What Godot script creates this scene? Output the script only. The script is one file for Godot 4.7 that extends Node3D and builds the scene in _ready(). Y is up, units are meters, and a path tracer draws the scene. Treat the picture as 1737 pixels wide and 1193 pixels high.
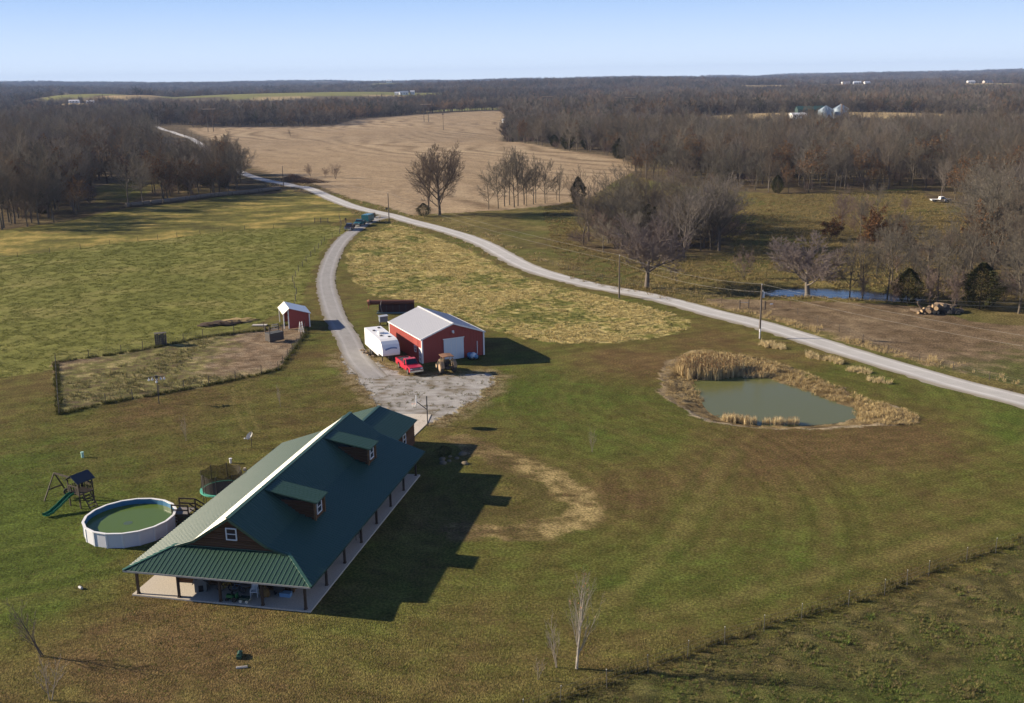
extends Node3D

const GRASS_MEAN := 0.44   # mean of the grain textures that tint the ground
var mats := {}
var noises := {}
var grain_tex: Texture2D
var blotch_tex: Texture2D
var gravel_tex: Texture2D
var fine_tex: Texture2D
var straw_tex: Texture2D
var wood_tex: Texture2D
var bump_tex: Texture2D
var mask := PackedByteArray()
const MX0 := -165.0
const MZ0 := -500.0
const MW := 640
const MH := 920
var poly := {}
var rng := RandomNumberGenerator.new()

# ---------------------------------------------------------------- mesh builder
class MB:
	var v := PackedVector3Array()
	var n := PackedVector3Array()
	var c := PackedColorArray()
	var ix := PackedInt32Array()
	var col := Color.WHITE

	func face(p: Array) -> void:   # convex polygon, counter-clockwise seen from outside
		var k := v.size()
		var a: Vector3 = p[0]
		var b: Vector3 = p[1]
		var d: Vector3 = p[2]
		var m := (b - a).cross(d - a).normalized()
		for q in p:
			v.append(q)
			n.append(m)
			c.append(col)
		for i in range(1, p.size() - 1):
			ix.append(k)
			ix.append(k + i + 1)
			ix.append(k + i)

	func box(o: Vector3, s: Vector3, q := Basis.IDENTITY) -> void:
		var x := q.x * s.x * 0.5
		var y := q.y * s.y * 0.5
		var z := q.z * s.z * 0.5
		face([o + x - y - z, o + x + y - z, o + x + y + z, o + x - y + z])
		face([o - x - y - z, o - x - y + z, o - x + y + z, o - x + y - z])
		face([o + y - x - z, o + y - x + z, o + y + x + z, o + y + x - z])
		face([o - y - x - z, o - y + x - z, o - y + x + z, o - y - x + z])
		face([o + z - x - y, o + z + x - y, o + z + x + y, o + z - x + y])
		face([o - z - x - y, o - z - x + y, o - z + x + y, o - z + x - y])

	func beam(a: Vector3, b: Vector3, w: float, h: float, up := Vector3.UP) -> void:
		var d := (b - a).normalized()
		var r := d.cross(up)
		if r.length() < 0.01:
			r = d.cross(Vector3.RIGHT)
		r = r.normalized()
		var u := r.cross(d)
		box((a + b) * 0.5, Vector3(w, h, (b - a).length()), Basis(r, u, -d))

	func slab(a: Vector3, b: Vector3, d: Vector3, e: Vector3, t: float) -> void:   # four-cornered sheet with thickness below it
		var m := (b - a).cross(d - a).normalized() * t
		face([a, b, d, e])
		face([e - m, d - m, b - m, a - m])
		face([a - m, b - m, b, a])
		face([b - m, d - m, d, b])
		face([d - m, e - m, e, d])
		face([e - m, a - m, a, e])

	func rib(a: Vector3, b: Vector3, m: Vector3, w0: float, w1: float, h: float) -> void:   # pressed roof rib with sloping flanks
		var d := (b - a).normalized()
		var s := m.cross(d).normalized()
		var u := d.cross(s)
		if u.dot(m) < 0: u = -u
		var p := [a - s * w0, a - s * w1 + u * h, a + s * w1 + u * h, a + s * w0]
		var q := [b - s * w0, b - s * w1 + u * h, b + s * w1 + u * h, b + s * w0]
		for i in 3:
			var f := [p[i], p[i + 1], q[i + 1], q[i]]
			if (p[i + 1] - p[i]).cross(q[i] - p[i]).dot(u + (s if i == 2 else (-s if i == 0 else u)) * 0.5) < 0: f.reverse()
			face(f)
		var e := [p[0], p[3], p[2], p[1]]
		if (e[1] - e[0]).cross(e[2] - e[0]).dot(d) > 0: e.reverse()
		face(e)

	func tube(path: PackedVector3Array, rad: PackedFloat32Array, sides: int, cap := false) -> void:
		var k := v.size()
		var cnt := path.size()
		var ref := Vector3.UP
		var all := path[cnt - 1] - path[0]
		if absf(all.normalized().y) > 0.8:
			ref = Vector3.RIGHT
		for i in cnt:
			var d := (path[mini(i + 1, cnt - 1)] - path[maxi(i - 1, 0)]).normalized()
			var u := d.cross(ref).normalized()
			var w := u.cross(d)
			for s in sides:
				var a := TAU * s / sides
				var m := u * cos(a) + w * sin(a)
				v.append(path[i] + m * rad[i])
				n.append(m)
				c.append(col)
		for i in cnt - 1:
			for s in sides:
				var p := k + i * sides + s
				var q := k + i * sides + (s + 1) % sides
				ix.append(p)
				ix.append(q)
				ix.append(p + sides)
				ix.append(q)
				ix.append(q + sides)
				ix.append(p + sides)
		if cap:
			var a := []
			var b := []
			for s in sides:
				a.append(v[k + s])
				b.append(v[k + cnt * sides - 1 - s])
			face(a)
			face(b)

	func cyl(a: Vector3, b: Vector3, r: float, sides := 12, r2 := -1.0) -> void:
		tube(PackedVector3Array([a, b]), PackedFloat32Array([r, r if r2 < 0 else r2]), sides, true)

	func extrude(p: PackedVector2Array, x0: float, x1: float) -> void:   # outline in (z, y), drawn along x
		var q := p
		if Geometry2D.is_polygon_clockwise(q):
			q = p.duplicate()
			q.reverse()
		var t := Geometry2D.triangulate_polygon(q)
		for i in range(0, t.size(), 3):
			var a := q[t[i]]
			var b := q[t[i + 1]]
			var d := q[t[i + 2]]
			if (b - a).cross(d - a) < 0:
				var e := b
				b = d
				d = e
			face([Vector3(x0, a.y, a.x), Vector3(x0, b.y, b.x), Vector3(x0, d.y, d.x)])
			face([Vector3(x1, a.y, a.x), Vector3(x1, d.y, d.x), Vector3(x1, b.y, b.x)])
		for i in q.size():
			var a := q[i]
			var b := q[(i + 1) % q.size()]
			face([Vector3(x0, a.y, a.x), Vector3(x1, a.y, a.x), Vector3(x1, b.y, b.x), Vector3(x0, b.y, b.x)])

	func loft(p: Array, q: Array) -> void:   # two outlines of equal length, joined and capped; counter-clockwise seen from the end q
		var r := p.duplicate()
		r.reverse()
		face(r)
		face(q)
		for i in p.size():
			var j := (i + 1) % p.size()
			face([p[i], p[j], q[j], q[i]])

	func blob(o: Vector3, r: Vector3, nz: FastNoiseLite, amp: float, sides := 12, rows := 7) -> void:
		var k := v.size()
		for i in rows + 1:
			var f := PI * i / rows
			for s in sides:
				var a := TAU * s / sides
				var m := Vector3(sin(f) * cos(a), cos(f), sin(f) * sin(a))
				var g := 1.0 + amp * nz.get_noise_3d(m.x * 90.0 + o.x * 13.0, m.y * 90.0, m.z * 90.0 + o.z * 17.0)
				v.append(o + m * r * g)
				n.append((m / r).normalized())
				c.append(col)
		for i in rows:
			for s in sides:
				var p := k + i * sides + s
				var q := k + i * sides + (s + 1) % sides
				ix.append_array(PackedInt32Array([p, p + sides, q, q, p + sides, q + sides]))

	func add(o: MB, t: Transform3D) -> void:
		var k := v.size()
		for i in o.v.size():
			v.append(t * o.v[i])
			n.append((t.basis * o.n[i]).normalized())
			c.append(o.c[i])
		for i in o.ix:
			ix.append(k + i)

	func mesh(m: Material, into: ArrayMesh = null) -> ArrayMesh:
		var am := into if into else ArrayMesh.new()
		var a := []
		a.resize(Mesh.ARRAY_MAX)
		a[Mesh.ARRAY_VERTEX] = v
		a[Mesh.ARRAY_NORMAL] = n
		a[Mesh.ARRAY_COLOR] = c
		a[Mesh.ARRAY_INDEX] = ix
		am.add_surface_from_arrays(Mesh.PRIMITIVE_TRIANGLES, a)
		am.surface_set_material(am.get_surface_count() - 1, m)
		return am

# ---------------------------------------------------------------- nodes
func tag(o: Node, label := "", category := "", group := "", kind := "") -> Node:
	if label: o.set_meta("label", label)
	if category: o.set_meta("category", category)
	if group: o.set_meta("group", group)
	if kind: o.set_meta("kind", kind)
	return o

func thing(called: String, label: String, category: String, at: Vector3, yaw := 0.0, group := "") -> Node3D:
	var o := Node3D.new()
	o.name = called
	o.position = at
	o.rotation.y = yaw
	tag(o, label, category, group)
	put(o)
	return o

func put(o: Node, parent: Node = null) -> void:   # repeats get a three-digit number
	var p: Node = parent if parent else self
	var base := String(o.name)
	if p.has_node(NodePath(base)):
		var k: int = p.get_meta("n_" + base, 0) + 1
		p.set_meta("n_" + base, k)
		o.name = "%s_%03d" % [base, k]
	p.add_child(o, true)

func part(called: String, mb: MB, m: Material, parent: Node = null, kind := "") -> MeshInstance3D:
	var o := MeshInstance3D.new()
	o.name = called
	o.mesh = mb.mesh(m)
	if kind: o.set_meta("kind", kind)
	put(o, parent)
	return o

func part_mesh(called: String, am: Mesh, parent: Node, at := Transform3D.IDENTITY) -> MeshInstance3D:
	var o := MeshInstance3D.new()
	o.name = called
	o.mesh = am
	o.transform = at
	put(o, parent)
	return o

func copy(o: Node3D, at: Vector3, yaw: float, label := "", scl := 1.0) -> Node3D:
	var r: Node3D = o.duplicate()
	var base := String(o.name)
	if base.length() > 4 and base[base.length() - 4] == "_" and base.substr(base.length() - 3).is_valid_int():
		base = base.substr(0, base.length() - 4)
	r.name = base
	put(r)
	r.position = at
	r.rotation = Vector3(0, yaw, 0)
	r.scale = Vector3.ONE * scl
	if label: r.set_meta("label", label)
	return r

func many(called: String, label: String, am: Mesh, xf: Array, cols := []) -> void:
	if xf.is_empty(): return
	var mm := MultiMesh.new()
	mm.transform_format = MultiMesh.TRANSFORM_3D
	mm.use_colors = cols.size() > 0
	mm.mesh = am
	mm.instance_count = xf.size()
	for i in xf.size():
		mm.set_instance_transform(i, xf[i])
	if cols.size():
		for i in xf.size():
			mm.set_instance_color(i, cols[i])
	var o := MultiMeshInstance3D.new()
	o.name = called
	o.multimesh = mm
	tag(o, label, "", "", "stuff")
	put(o)

# ---------------------------------------------------------------- materials
func lin(r: float, g: float, b: float) -> Color:
	return Color(r, g, b).linear_to_srgb()

func mat(key: String, r := 0.5, g := 0.5, b := 0.5, rough := 0.8, metal := 0.0) -> StandardMaterial3D:
	if mats.has(key): return mats[key]
	var m := StandardMaterial3D.new()
	m.resource_name = key
	m.albedo_color = lin(r, g, b)
	m.roughness = rough
	m.metallic = metal
	mats[key] = m
	return m

func grained(key: String, r: float, g: float, b: float, rough: float, tex: Texture2D, scl: float, metal := 0.0, relief := 0.0) -> StandardMaterial3D:
	if mats.has(key): return mats[key]
	var m := mat(key, r, g, b, rough, metal)
	m.albedo_texture = tex
	m.uv1_triplanar = true
	m.uv1_world_triplanar = false
	m.uv1_scale = Vector3.ONE * scl
	if relief > 0:
		m.heightmap_enabled = true
		m.heightmap_texture = bump_tex
		m.heightmap_scale = relief
	return m

func vcol(key: String, rough := 0.9, back := 0.0) -> StandardMaterial3D:
	if mats.has(key): return mats[key]
	var m := StandardMaterial3D.new()
	m.resource_name = key
	m.vertex_color_use_as_albedo = true
	m.roughness = rough
	m.metallic_specular = 0.2
	m.cull_mode = BaseMaterial3D.CULL_DISABLED
	if back > 0:
		m.backlight_enabled = true
		m.backlight = Color(back, back, back)
	mats[key] = m
	return m

func nz(key: String, freq := 0.01, octaves := 3, sd := 1, type := FastNoiseLite.TYPE_SIMPLEX_SMOOTH) -> FastNoiseLite:
	if noises.has(key): return noises[key]
	var f := FastNoiseLite.new()
	f.noise_type = type
	f.frequency = freq
	f.seed = sd
	f.fractal_octaves = octaves
	if octaves < 2: f.fractal_type = FastNoiseLite.FRACTAL_NONE
	noises[key] = f
	return f

func noise_tex(size: int, freq: float, octaves: int, sd: int, lo: float, hi: float, type := FastNoiseLite.TYPE_SIMPLEX_SMOOTH, ax := 1.0) -> Texture2D:
	var f := FastNoiseLite.new()
	f.noise_type = type
	f.frequency = freq
	f.seed = sd
	f.fractal_octaves = octaves
	f.fractal_gain = 0.6
	var im := f.get_seamless_image(size, size)
	im.convert(Image.FORMAT_RGB8)
	var k := (hi - lo) / (hi + lo)          # contrast about one half, then scaled
	im.adjust_bcs(1.0, k, 1.0)
	im.adjust_bcs(hi + lo, 1.0, 1.0)
	return ImageTexture.create_from_image(im)

func make_textures() -> void:
	grain_tex = noise_tex(1024, 0.045, 5, 3, 0.50, 1.0)
	blotch_tex = noise_tex(512, 0.02, 4, 5, 0.80, 1.0)
	straw_tex = noise_tex(1024, 0.045, 5, 17, 0.70, 1.0)
	fine_tex = noise_tex(512, 0.05, 4, 13, 0.82, 1.0)
	gravel_tex = noise_tex(512, 0.12, 3, 7, 0.74, 1.0, FastNoiseLite.TYPE_CELLULAR)
	wood_tex = noise_tex(512, 0.05, 5, 9, 0.62, 1.0)
	bump_tex = noise_tex(1024, 0.09, 3, 11, 0.0, 1.0)

func ground_mat(key: String, relief: float, period: float, tex: Texture2D = null, detail := true) -> StandardMaterial3D:
	if mats.has(key): return mats[key]
	var m := StandardMaterial3D.new()
	m.resource_name = key
	m.vertex_color_use_as_albedo = true
	m.roughness = 1.0
	m.metallic_specular = 0.15
	m.albedo_texture = tex if tex else grain_tex
	m.uv1_scale = Vector3.ONE / period
	if detail:
		m.detail_enabled = true
		m.detail_blend_mode = BaseMaterial3D.BLEND_MODE_MUL
		m.detail_albedo = blotch_tex
		m.detail_uv_layer = BaseMaterial3D.DETAIL_UV_2
		m.uv2_scale = Vector3.ONE / 37.0
	if relief > 0:
		m.heightmap_enabled = true
		m.heightmap_texture = bump_tex
		m.heightmap_scale = relief
	mats[key] = m
	return m

# ---------------------------------------------------------------- terrain
func v2s(a: Array) -> PackedVector2Array:
	var r := PackedVector2Array()
	for i in range(0, a.size(), 2):
		r.append(Vector2(a[i], a[i + 1]))
	return r

func make_polygons() -> void:
	var d := {
	"road": [66.6, -107.1, 61.2, -117.7, 55.2, -126.8, 47.7, -141.9, 39.5, -159.4, 33.0, -169.4, 24.9, -183.3, 15.1, -194.5, 4.2, -213.8, -9.7, -256.7, -27.5, -291.3, -36.0, -308.3, -50.0, -331.9, -62.5, -361.7, -77.6, -398.2, -83.7, -406.1, -91.2, -419.5, -102.3, -437.0, -122.2, -477.2, -144.1, -534.7, -183.1, -642.0, -223.6, -749.2, -269.8, -865.1, -318.6, -979.5, -349.3, -1042.3],
	"drive": [-36.2, -306.3, -38.9, -297.1, -41.1, -287.3, -42.0, -270.1, -41.9, -251.8, -40.4, -229.9, -37.8, -208.0, -34.3, -189.6, -29.5, -169.3, -25.3, -154.7, -22.5, -143.9, -19.7, -135.9, -17.5, -131.0],
	"yard": [-24.3, -145.7, -23.1, -147.0, -20.6, -143.1, -15.7, -135.4, -12.5, -132.6, -8.2, -133.2, -3.3, -134.1, -2.6, -129.8, -3.2, -126.1, -4.4, -122.3, -6.0, -118.8, -7.6, -115.3, -9.4, -113.7, -11.4, -114.2, -13.8, -116.5, -15.6, -119.8, -18.6, -126.9, -21.2, -133.9, -23.4, -140.7],
	"field": [-37.4, -327.1, -53.6, -356.6, -66.7, -386.5, -83.6, -429.8, -94.1, -445.2, -110.9, -475.1, -129.0, -516.3, -147.8, -573.5, -191.3, -692.0, -248.1, -848.7, -309.4, -1014.2, -224.4, -1051.3, -179.4, -1063.2, -151.9, -1226.5, -94.0, -1382.2, -9.5, -1417.8, 0.9, -1035.2, -5.8, -818.5, 6.6, -691.9, 31.8, -584.7, 52.7, -529.4, 58.2, -465.5, 39.8, -399.0, 27.9, -348.6, 15.9, -327.9, -0.9, -317.6, -18.7, -312.5, -28.9, -306.7],
	"hay": [-32.4, -287.5, -22.5, -270.1, -9.0, -236.8, 3.9, -201.2, 14.4, -186.3, 23.6, -173.8, 28.7, -164.8, 28.7, -160.1, 25.5, -154.0, 16.1, -150.1, 8.1, -149.6, 1.1, -154.1, -6.7, -166.0, -15.8, -179.8, -24.9, -186.8, -30.2, -200.9, -34.3, -218.0, -37.5, -237.9, -38.5, -256.3, -36.8, -272.8],
	"pasture": [-170.0, -190.0, -119.6, -239.9, -95.0, -262.2, -72.5, -281.4, -50.1, -287.1, -43.5, -275.8, -45.4, -259.0, -44.3, -234.4, -40.3, -203.0, -37.7, -181.9, -41.4, -164.9, -48.8, -157.3, -57.5, -147.0, -65.1, -142.2, -64.1, -139.4, -72.8, -131.8, -170, -131],
	"strip": [-170.0, -190.0, -119.6, -239.9, -95.0, -262.2, -72.5, -281.4, -50.1, -287.1, -46.7, -308.9, -51.7, -330.6, -66.7, -368.1, -83.0, -391.2, -85.8, -378.6, -108.8, -351.5, -122.8, -332.0, -130.5, -306.8, -140.8, -284.4, -170.3, -270.0],
	"pen": [-54.7, -118.6, -65.3, -142.6, -57.5, -147.0, -52.7, -151.3, -48.3, -156.9, -39.8, -161.5, -34.4, -167.5, -32.6, -158.2, -32.5, -151.1, -32.3, -140.3, -32.3, -137.2, -34.2, -135.3, -39.9, -130.2, -45.2, -126.3, -50.6, -122.6],
	"east": [66.6, -107.1, 61.2, -117.7, 55.2, -126.8, 47.7, -141.9, 39.5, -159.4, 33.0, -169.4, 24.9, -183.3, 15.1, -194.5, 4.2, -213.8, -9.7, -256.7, -27.5, -291.3, -36, -308, 20, -340, 150, -340, 150, -100],
	"mud": [35.1, -180.9, 49.1, -177.8, 59.9, -176.0, 69.8, -172.3, 74.4, -159.9, 80.0, -156.6, 130, -148, 130, -90, 72.2, -113.8, 64.3, -124.2, 57.5, -132.3, 49.4, -147.3, 44.6, -157.4, 40.9, -165.2, 34.1, -175.5],
	"rough": [120, -125, 46.9, -81.7, 42.2, -78.6, 35.5, -73.8, 30.7, -71.1, 22.5, -67.6, 15.3, -64.2, 9.1, -60.8, 4.6, -58.1, 1.9, -55.1, -4, -50, 120, -50],
	"glade": [69.6, -325.4, 88.6, -334.5, 110.3, -336.6, 99.3, -292.0, 85.2, -258.2, 76.5, -249.0, 72.3, -254.4, 56.6, -237.2, 53.7, -256.4],
	"valley": [-19.9, -277.7, -11.0, -296.4, 11.1, -299.0, 23.9, -288.3, 24.5, -259.6, 13.5, -248.9, 18.3, -236.7, 27.2, -219.7, 22.1, -196.6, 9.1, -214.1, -2.2, -243.1],
	"wood": [-165, -250, -142.0, -286.8, -131.0, -308.3, -124.6, -337.0, -108.4, -357.1, -97.3, -378.9, -96.7, -402.4, -115.9, -451.9, -130, -500, -165, -500],
	"clear": [-183.0, -463.7, -150.7, -475.6, -133.1, -381.9, -128.2, -352.7, -140.9, -354.4],
	"wood_right": [-0, -938, 2, -707, 31, -561, 50, -502, 52, -423, 61, -391, 77, -366, 92, -348, 115, -349, 144, -364, 134, -333, 133, -300, 113, -250, 102, -233, 96, -210, 96, -190, 108, -189, 447, -769],
	"clump_a": [-146, -282, -134, -291, -132, -306, -133, -326, -150, -374, -201, -467, -242, -474],
	"clump_b": [-127, -341, -115, -358, -100, -381, -110, -437, -133, -503, -155, -514, -144, -417],
	"wood_left": [-255, -489, -237, -486, -193, -490, -171, -493, -152, -506, -152, -548, -194, -668, -236, -776, -380, -1112, -620, -1205],
	"clump_c": [14, -256, 28, -279, 44, -299, 59, -293, 58, -261, 51, -233, 36, -221, 29, -225, 18, -237],
	"pond": [23.9, -129.3, 25.0, -130.8, 29.1, -132.0, 32.7, -132.1, 35.9, -127.8, 38.6, -121.8, 40.5, -118.3, 39.9, -115.2, 38.2, -113.5, 33.8, -112.5, 28.5, -112.7, 25.2, -114.8, 23.9, -117.8, 23.8, -122.1],
	"bank": [19.9, -130.7, 18.9, -125.4, 19.4, -119.9, 20.8, -115.6, 22.6, -112.5, 26.0, -110.7, 31.0, -109.4, 37.7, -109.7, 43.7, -109.8, 46.2, -110.9, 46.2, -114.8, 43.5, -119.1, 41.2, -125.5, 39.0, -131.1, 35.3, -138.1, 31.2, -142.3, 27.4, -144.5, 23.5, -141.1, 21.1, -135.9],
	"creek": [47.3, -187.8, 51.2, -190.5, 56.1, -191.3, 62.7, -189.5, 68.0, -186.0, 73.5, -180.5, 72.0, -178.0, 66.4, -179.0, 60.8, -181.2, 53.6, -183.7, 47.4, -184.4],
	"ring": [-6.0, -108.0, -4.5, -104.7, -0.6, -101.0, 3.6, -96.0, 5.9, -91.0, 6.4, -87.5, 5.0, -84.8, 2.5, -83.3, -1.0, -83.0, -4.5, -83.6],
	"mow": [22.3, -101.7, 17.4, -89.3, 13.3, -80.5, 9.5, -73.7, 5.4, -68.7],
	"mow2": [42.5, -83.1, 33.8, -79.2, 20.8, -72.8, 9.7, -68.2],
	"tracks": [-33.0, -138.5, -36.0, -130.0, -33.5, -121.0, -30.0, -112.0],
	"brush": [84, -256, 112, -300, 128, -314, 137, -298, 118, -240, 100, -192, 90, -172, 79, -178, 69, -193, 72, -212],
	"fence_right": [52, -84, 42.5, -79.1, 39.5, -77.7, 36.4, -76.1, 32.5, -73.9, 28.0, -71.0, 24.7, -69.3, 20.7, -67.4, 14.5, -64.3, 8.7, -60.8, 5.8, -59.1, 2.7, -57.4, -2, -54.5],
	}
	for k in d:
		poly[k] = v2s(d[k])
	for k in ["pond", "creek", "bank", "yard"]:      # rounded outlines
		var p: PackedVector2Array = poly[k]
		var r := PackedVector2Array()
		for i in p.size():
			for q in 2: r.append(p[i].cubic_interpolate(p[(i + 1) % p.size()], p[i - 1], p[(i + 2) % p.size()], q * 0.5))
		poly[k] = r

enum R { LAWN, HAY, PASTURE, STRIP, PEN, MUD, ROUGH, FIELD, YARD, WOOD, GLADE, BANK, FAR }

func paint(key: String, id: int) -> void:   # scan-fill a polygon into the half-metre region map
	var p: PackedVector2Array = poly[key]
	for j in MH:
		var z := MZ0 + (j + 0.5) * 0.5
		var xs: Array[float] = []
		for i in p.size():
			var a := p[i]
			var b := p[(i + 1) % p.size()]
			if (a.y > z) != (b.y > z):
				xs.append(a.x + (z - a.y) / (b.y - a.y) * (b.x - a.x))
		xs.sort()
		for q in range(0, xs.size() - 1, 2):
			var i0 := clampi(int((xs[q] - MX0) * 2.0), 0, MW)
			var i1 := clampi(int((xs[q + 1] - MX0) * 2.0), 0, MW)
			for i in range(i0, i1):
				mask[j * MW + i] = id

func make_regions() -> void:
	mask.resize(MW * MH)
	mask.fill(R.LAWN)
	for j in 430:                       # beyond z = -285 and east of the road: rough grass under the trees
		for i in MW:
			var x := MX0 + i * 0.5
			if x > 15 or j < 250: mask[j * MW + i] = R.GLADE if x > -60 else R.WOOD
	paint("east", R.GLADE)
	paint("wood", R.WOOD)
	paint("clear", R.GLADE)
	paint("wood_right", R.WOOD)
	paint("valley", R.GLADE)
	paint("field", R.FIELD)
	paint("clump_c", R.WOOD)
	paint("glade", R.GLADE)
	paint("strip", R.STRIP)
	paint("pasture", R.PASTURE)
	paint("hay", R.HAY)
	paint("pen", R.PEN)
	paint("mud", R.MUD)
	paint("rough", R.ROUGH)
	paint("bank", R.BANK)
	paint("yard", R.YARD)

func region(x: float, z: float) -> int:
	if z < MZ0 + 0.5:
		return R.FIELD if x > -320 and x < 70 and z > -1420 and Geometry2D.is_point_in_polygon(Vector2(x, z), poly["field"]) else R.FAR
	var i := int((x - MX0) * 2.0)
	var j := int((z - MZ0) * 2.0)
	if i < 0 or i >= MW or j < 0 or j >= MH:
		return R.FAR if z < -180 else (R.PASTURE if x < -100 and z < -131 else R.LAWN)
	return mask[j * MW + i]

func seg_dist(p: Vector2, l: PackedVector2Array, closed := false) -> float:
	var best := 1e9
	for i in l.size() - (0 if closed else 1):
		var q := Geometry2D.get_closest_point_to_segment(p, l[i], l[(i + 1) % l.size()])
		best = minf(best, p.distance_squared_to(q))
	return sqrt(best)

# far hills and knolls: x, z, radius x, radius z, height, ground (0 none, 1 tan field, 2 green field)
const KNOLLS := [
	[304, -1010, 120, 70, 5.4, 1], [378, -950, 75, 40, 6.0, 1], [-420, -2330, 300, 230, 22.0, 2],
	[330, -820, 270, 130, -13.0, 0], [430, -640, 200, 120, -5.0, 0], [-215, -2250, 60, 60, 15.0, 2], [1066, -2520, 110, 110, 6.0, 1], [895, -3020, 90, 120, 17.0, 1], [336, -1520, 70, 60, 11.0, 1],
	[-873, -2210, 90, 90, 27.0, 2], [-752, -2110, 60, 70, 24.0, 1], [945, -2960, 70, 60, 17.0, 1], [1299, -2910, 90, 70, 15.0, 1],
	[660, -4820, 120, 160, 32.0, 1], [-534, -4820, 90, 120, 42.0, 2], [229, -3550, 420, 500, 30.0, 0], [-731, -1810, 40, 50, 15.0, 1], [-160, -2450, 80, 60, 15.0, 2],
]

func hgt(x: float, z: float) -> float:
	var d := sqrt(x * x + z * z)
	var h := 0.0
	if d < 420.0:
		var f := smoothstep(24.0, 60.0, Vector2(x + 19, z + 100).length())
		h = nz("h1", 1.0 / 55.0, 2, 21).get_noise_2d(x, z) * 0.3 * f
	if d > 250.0:
		h += smoothstep(250.0, 900.0, d) * 3.0 * nz("h2", 1.0 / 260.0, 2, 22).get_noise_2d(x, z)
	if d > 1300.0:
		h += smoothstep(1300.0, 4200.0, d) * 20.0 * nz("h3", 1.0 / 1000.0, 3, 23).get_noise_2d(x, z)
		var a := clampf(x / -z, -0.8, 0.8) if z < -10 else 0.0
		var t := clampf((d - 1500.0) / 6700.0, 0.0, 1.15)
		h += pow(t, 1.2) * (37.0 + (140.0 if a < 0 else 42.0) * a * a + 10.0 * nz("h4", 1.0 / 1800.0, 2, 24).get_noise_2d(x, 0))
	if d > 700.0:
		for k in KNOLLS:
			var q: float = pow((x - k[0]) / k[2], 2.0) + pow((z - k[1]) / k[3], 2.0)
			if q < 5.0:
				h = lerpf(h, k[4], exp(-pow(q, 1.6) * 0.35))
	elif z > -195.0 and z < -100.0:
		if x > 12 and x < 54 and z > -152:
			h = basin("pond", x, z, h, -0.6, 4.6)
		elif x > 40 and x < 82 and z < -156:
			h = basin("creek", x, z, h, -0.6, 3.0)
	return h

func basin(key: String, x: float, z: float, h: float, water: float, width: float) -> float:
	var p := Vector2(x, z)
	var s := seg_dist(p, poly[key], true)
	if Geometry2D.is_point_in_polygon(p, poly[key]):
		return water - minf(0.9, 0.05 + s * 0.4)
	if s > width + 0.5: return h
	return lerpf(water - 0.05, h, smoothstep(0.0, width, s))

func ground(x: float, z: float) -> Vector3:
	return Vector3(x, hgt(x, z), z)

func mix3(a: Color, b: Color, c: Color, t: float) -> Color:   # t from -1 to 1
	return b.lerp(a, clampf(-t, 0, 1)) if t < 0 else b.lerp(c, clampf(t, 0, 1))

# worn and lush patches of the lawn: x, z, radius, + lush / - worn
const PATCHES := [
	[-50, -92, 13, 0.7], [-46, -74, 9, 0.8], [-36, -84, 8, 0.5], [2.0, -128, 9, 1.0], [8, -119, 9, 0.9], [14, -106, 8, 0.5], [-52, -106, 9, 0.6], [-40, -78, 6, 1.1], [-44, -88, 8, 0.7], [-37, -70, 4, 0.4], [60, -112, 12, 0.9], [46, -130, 6, 0.7],
	[16, -142, 7, -0.9], [24, -97, 8, -0.7], [11, -89, 7, -0.8], [-44, -119, 9, -0.5], [-22, -62, 9, -0.7], [-60, -132, 6, -0.6], [33, -104, 9, -0.7], [-27, -74, 5, -0.6], [14, -74, 8, 0.5], [26, -82, 10, 0.6],
	[-25, -112, 7, -0.3], [-2, -68, 8, 0.3], [30, -148, 8, -0.3], [44, -106, 6, -0.9], [20, -135, 5, -0.7], [-36, -58, 6, -0.3], [-30, -122, 6, 0.1], [0, -142, 6, 0.1], [-29, -145, 5, -0.2], [-27, -180, 8, 0.2],
]

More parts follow.
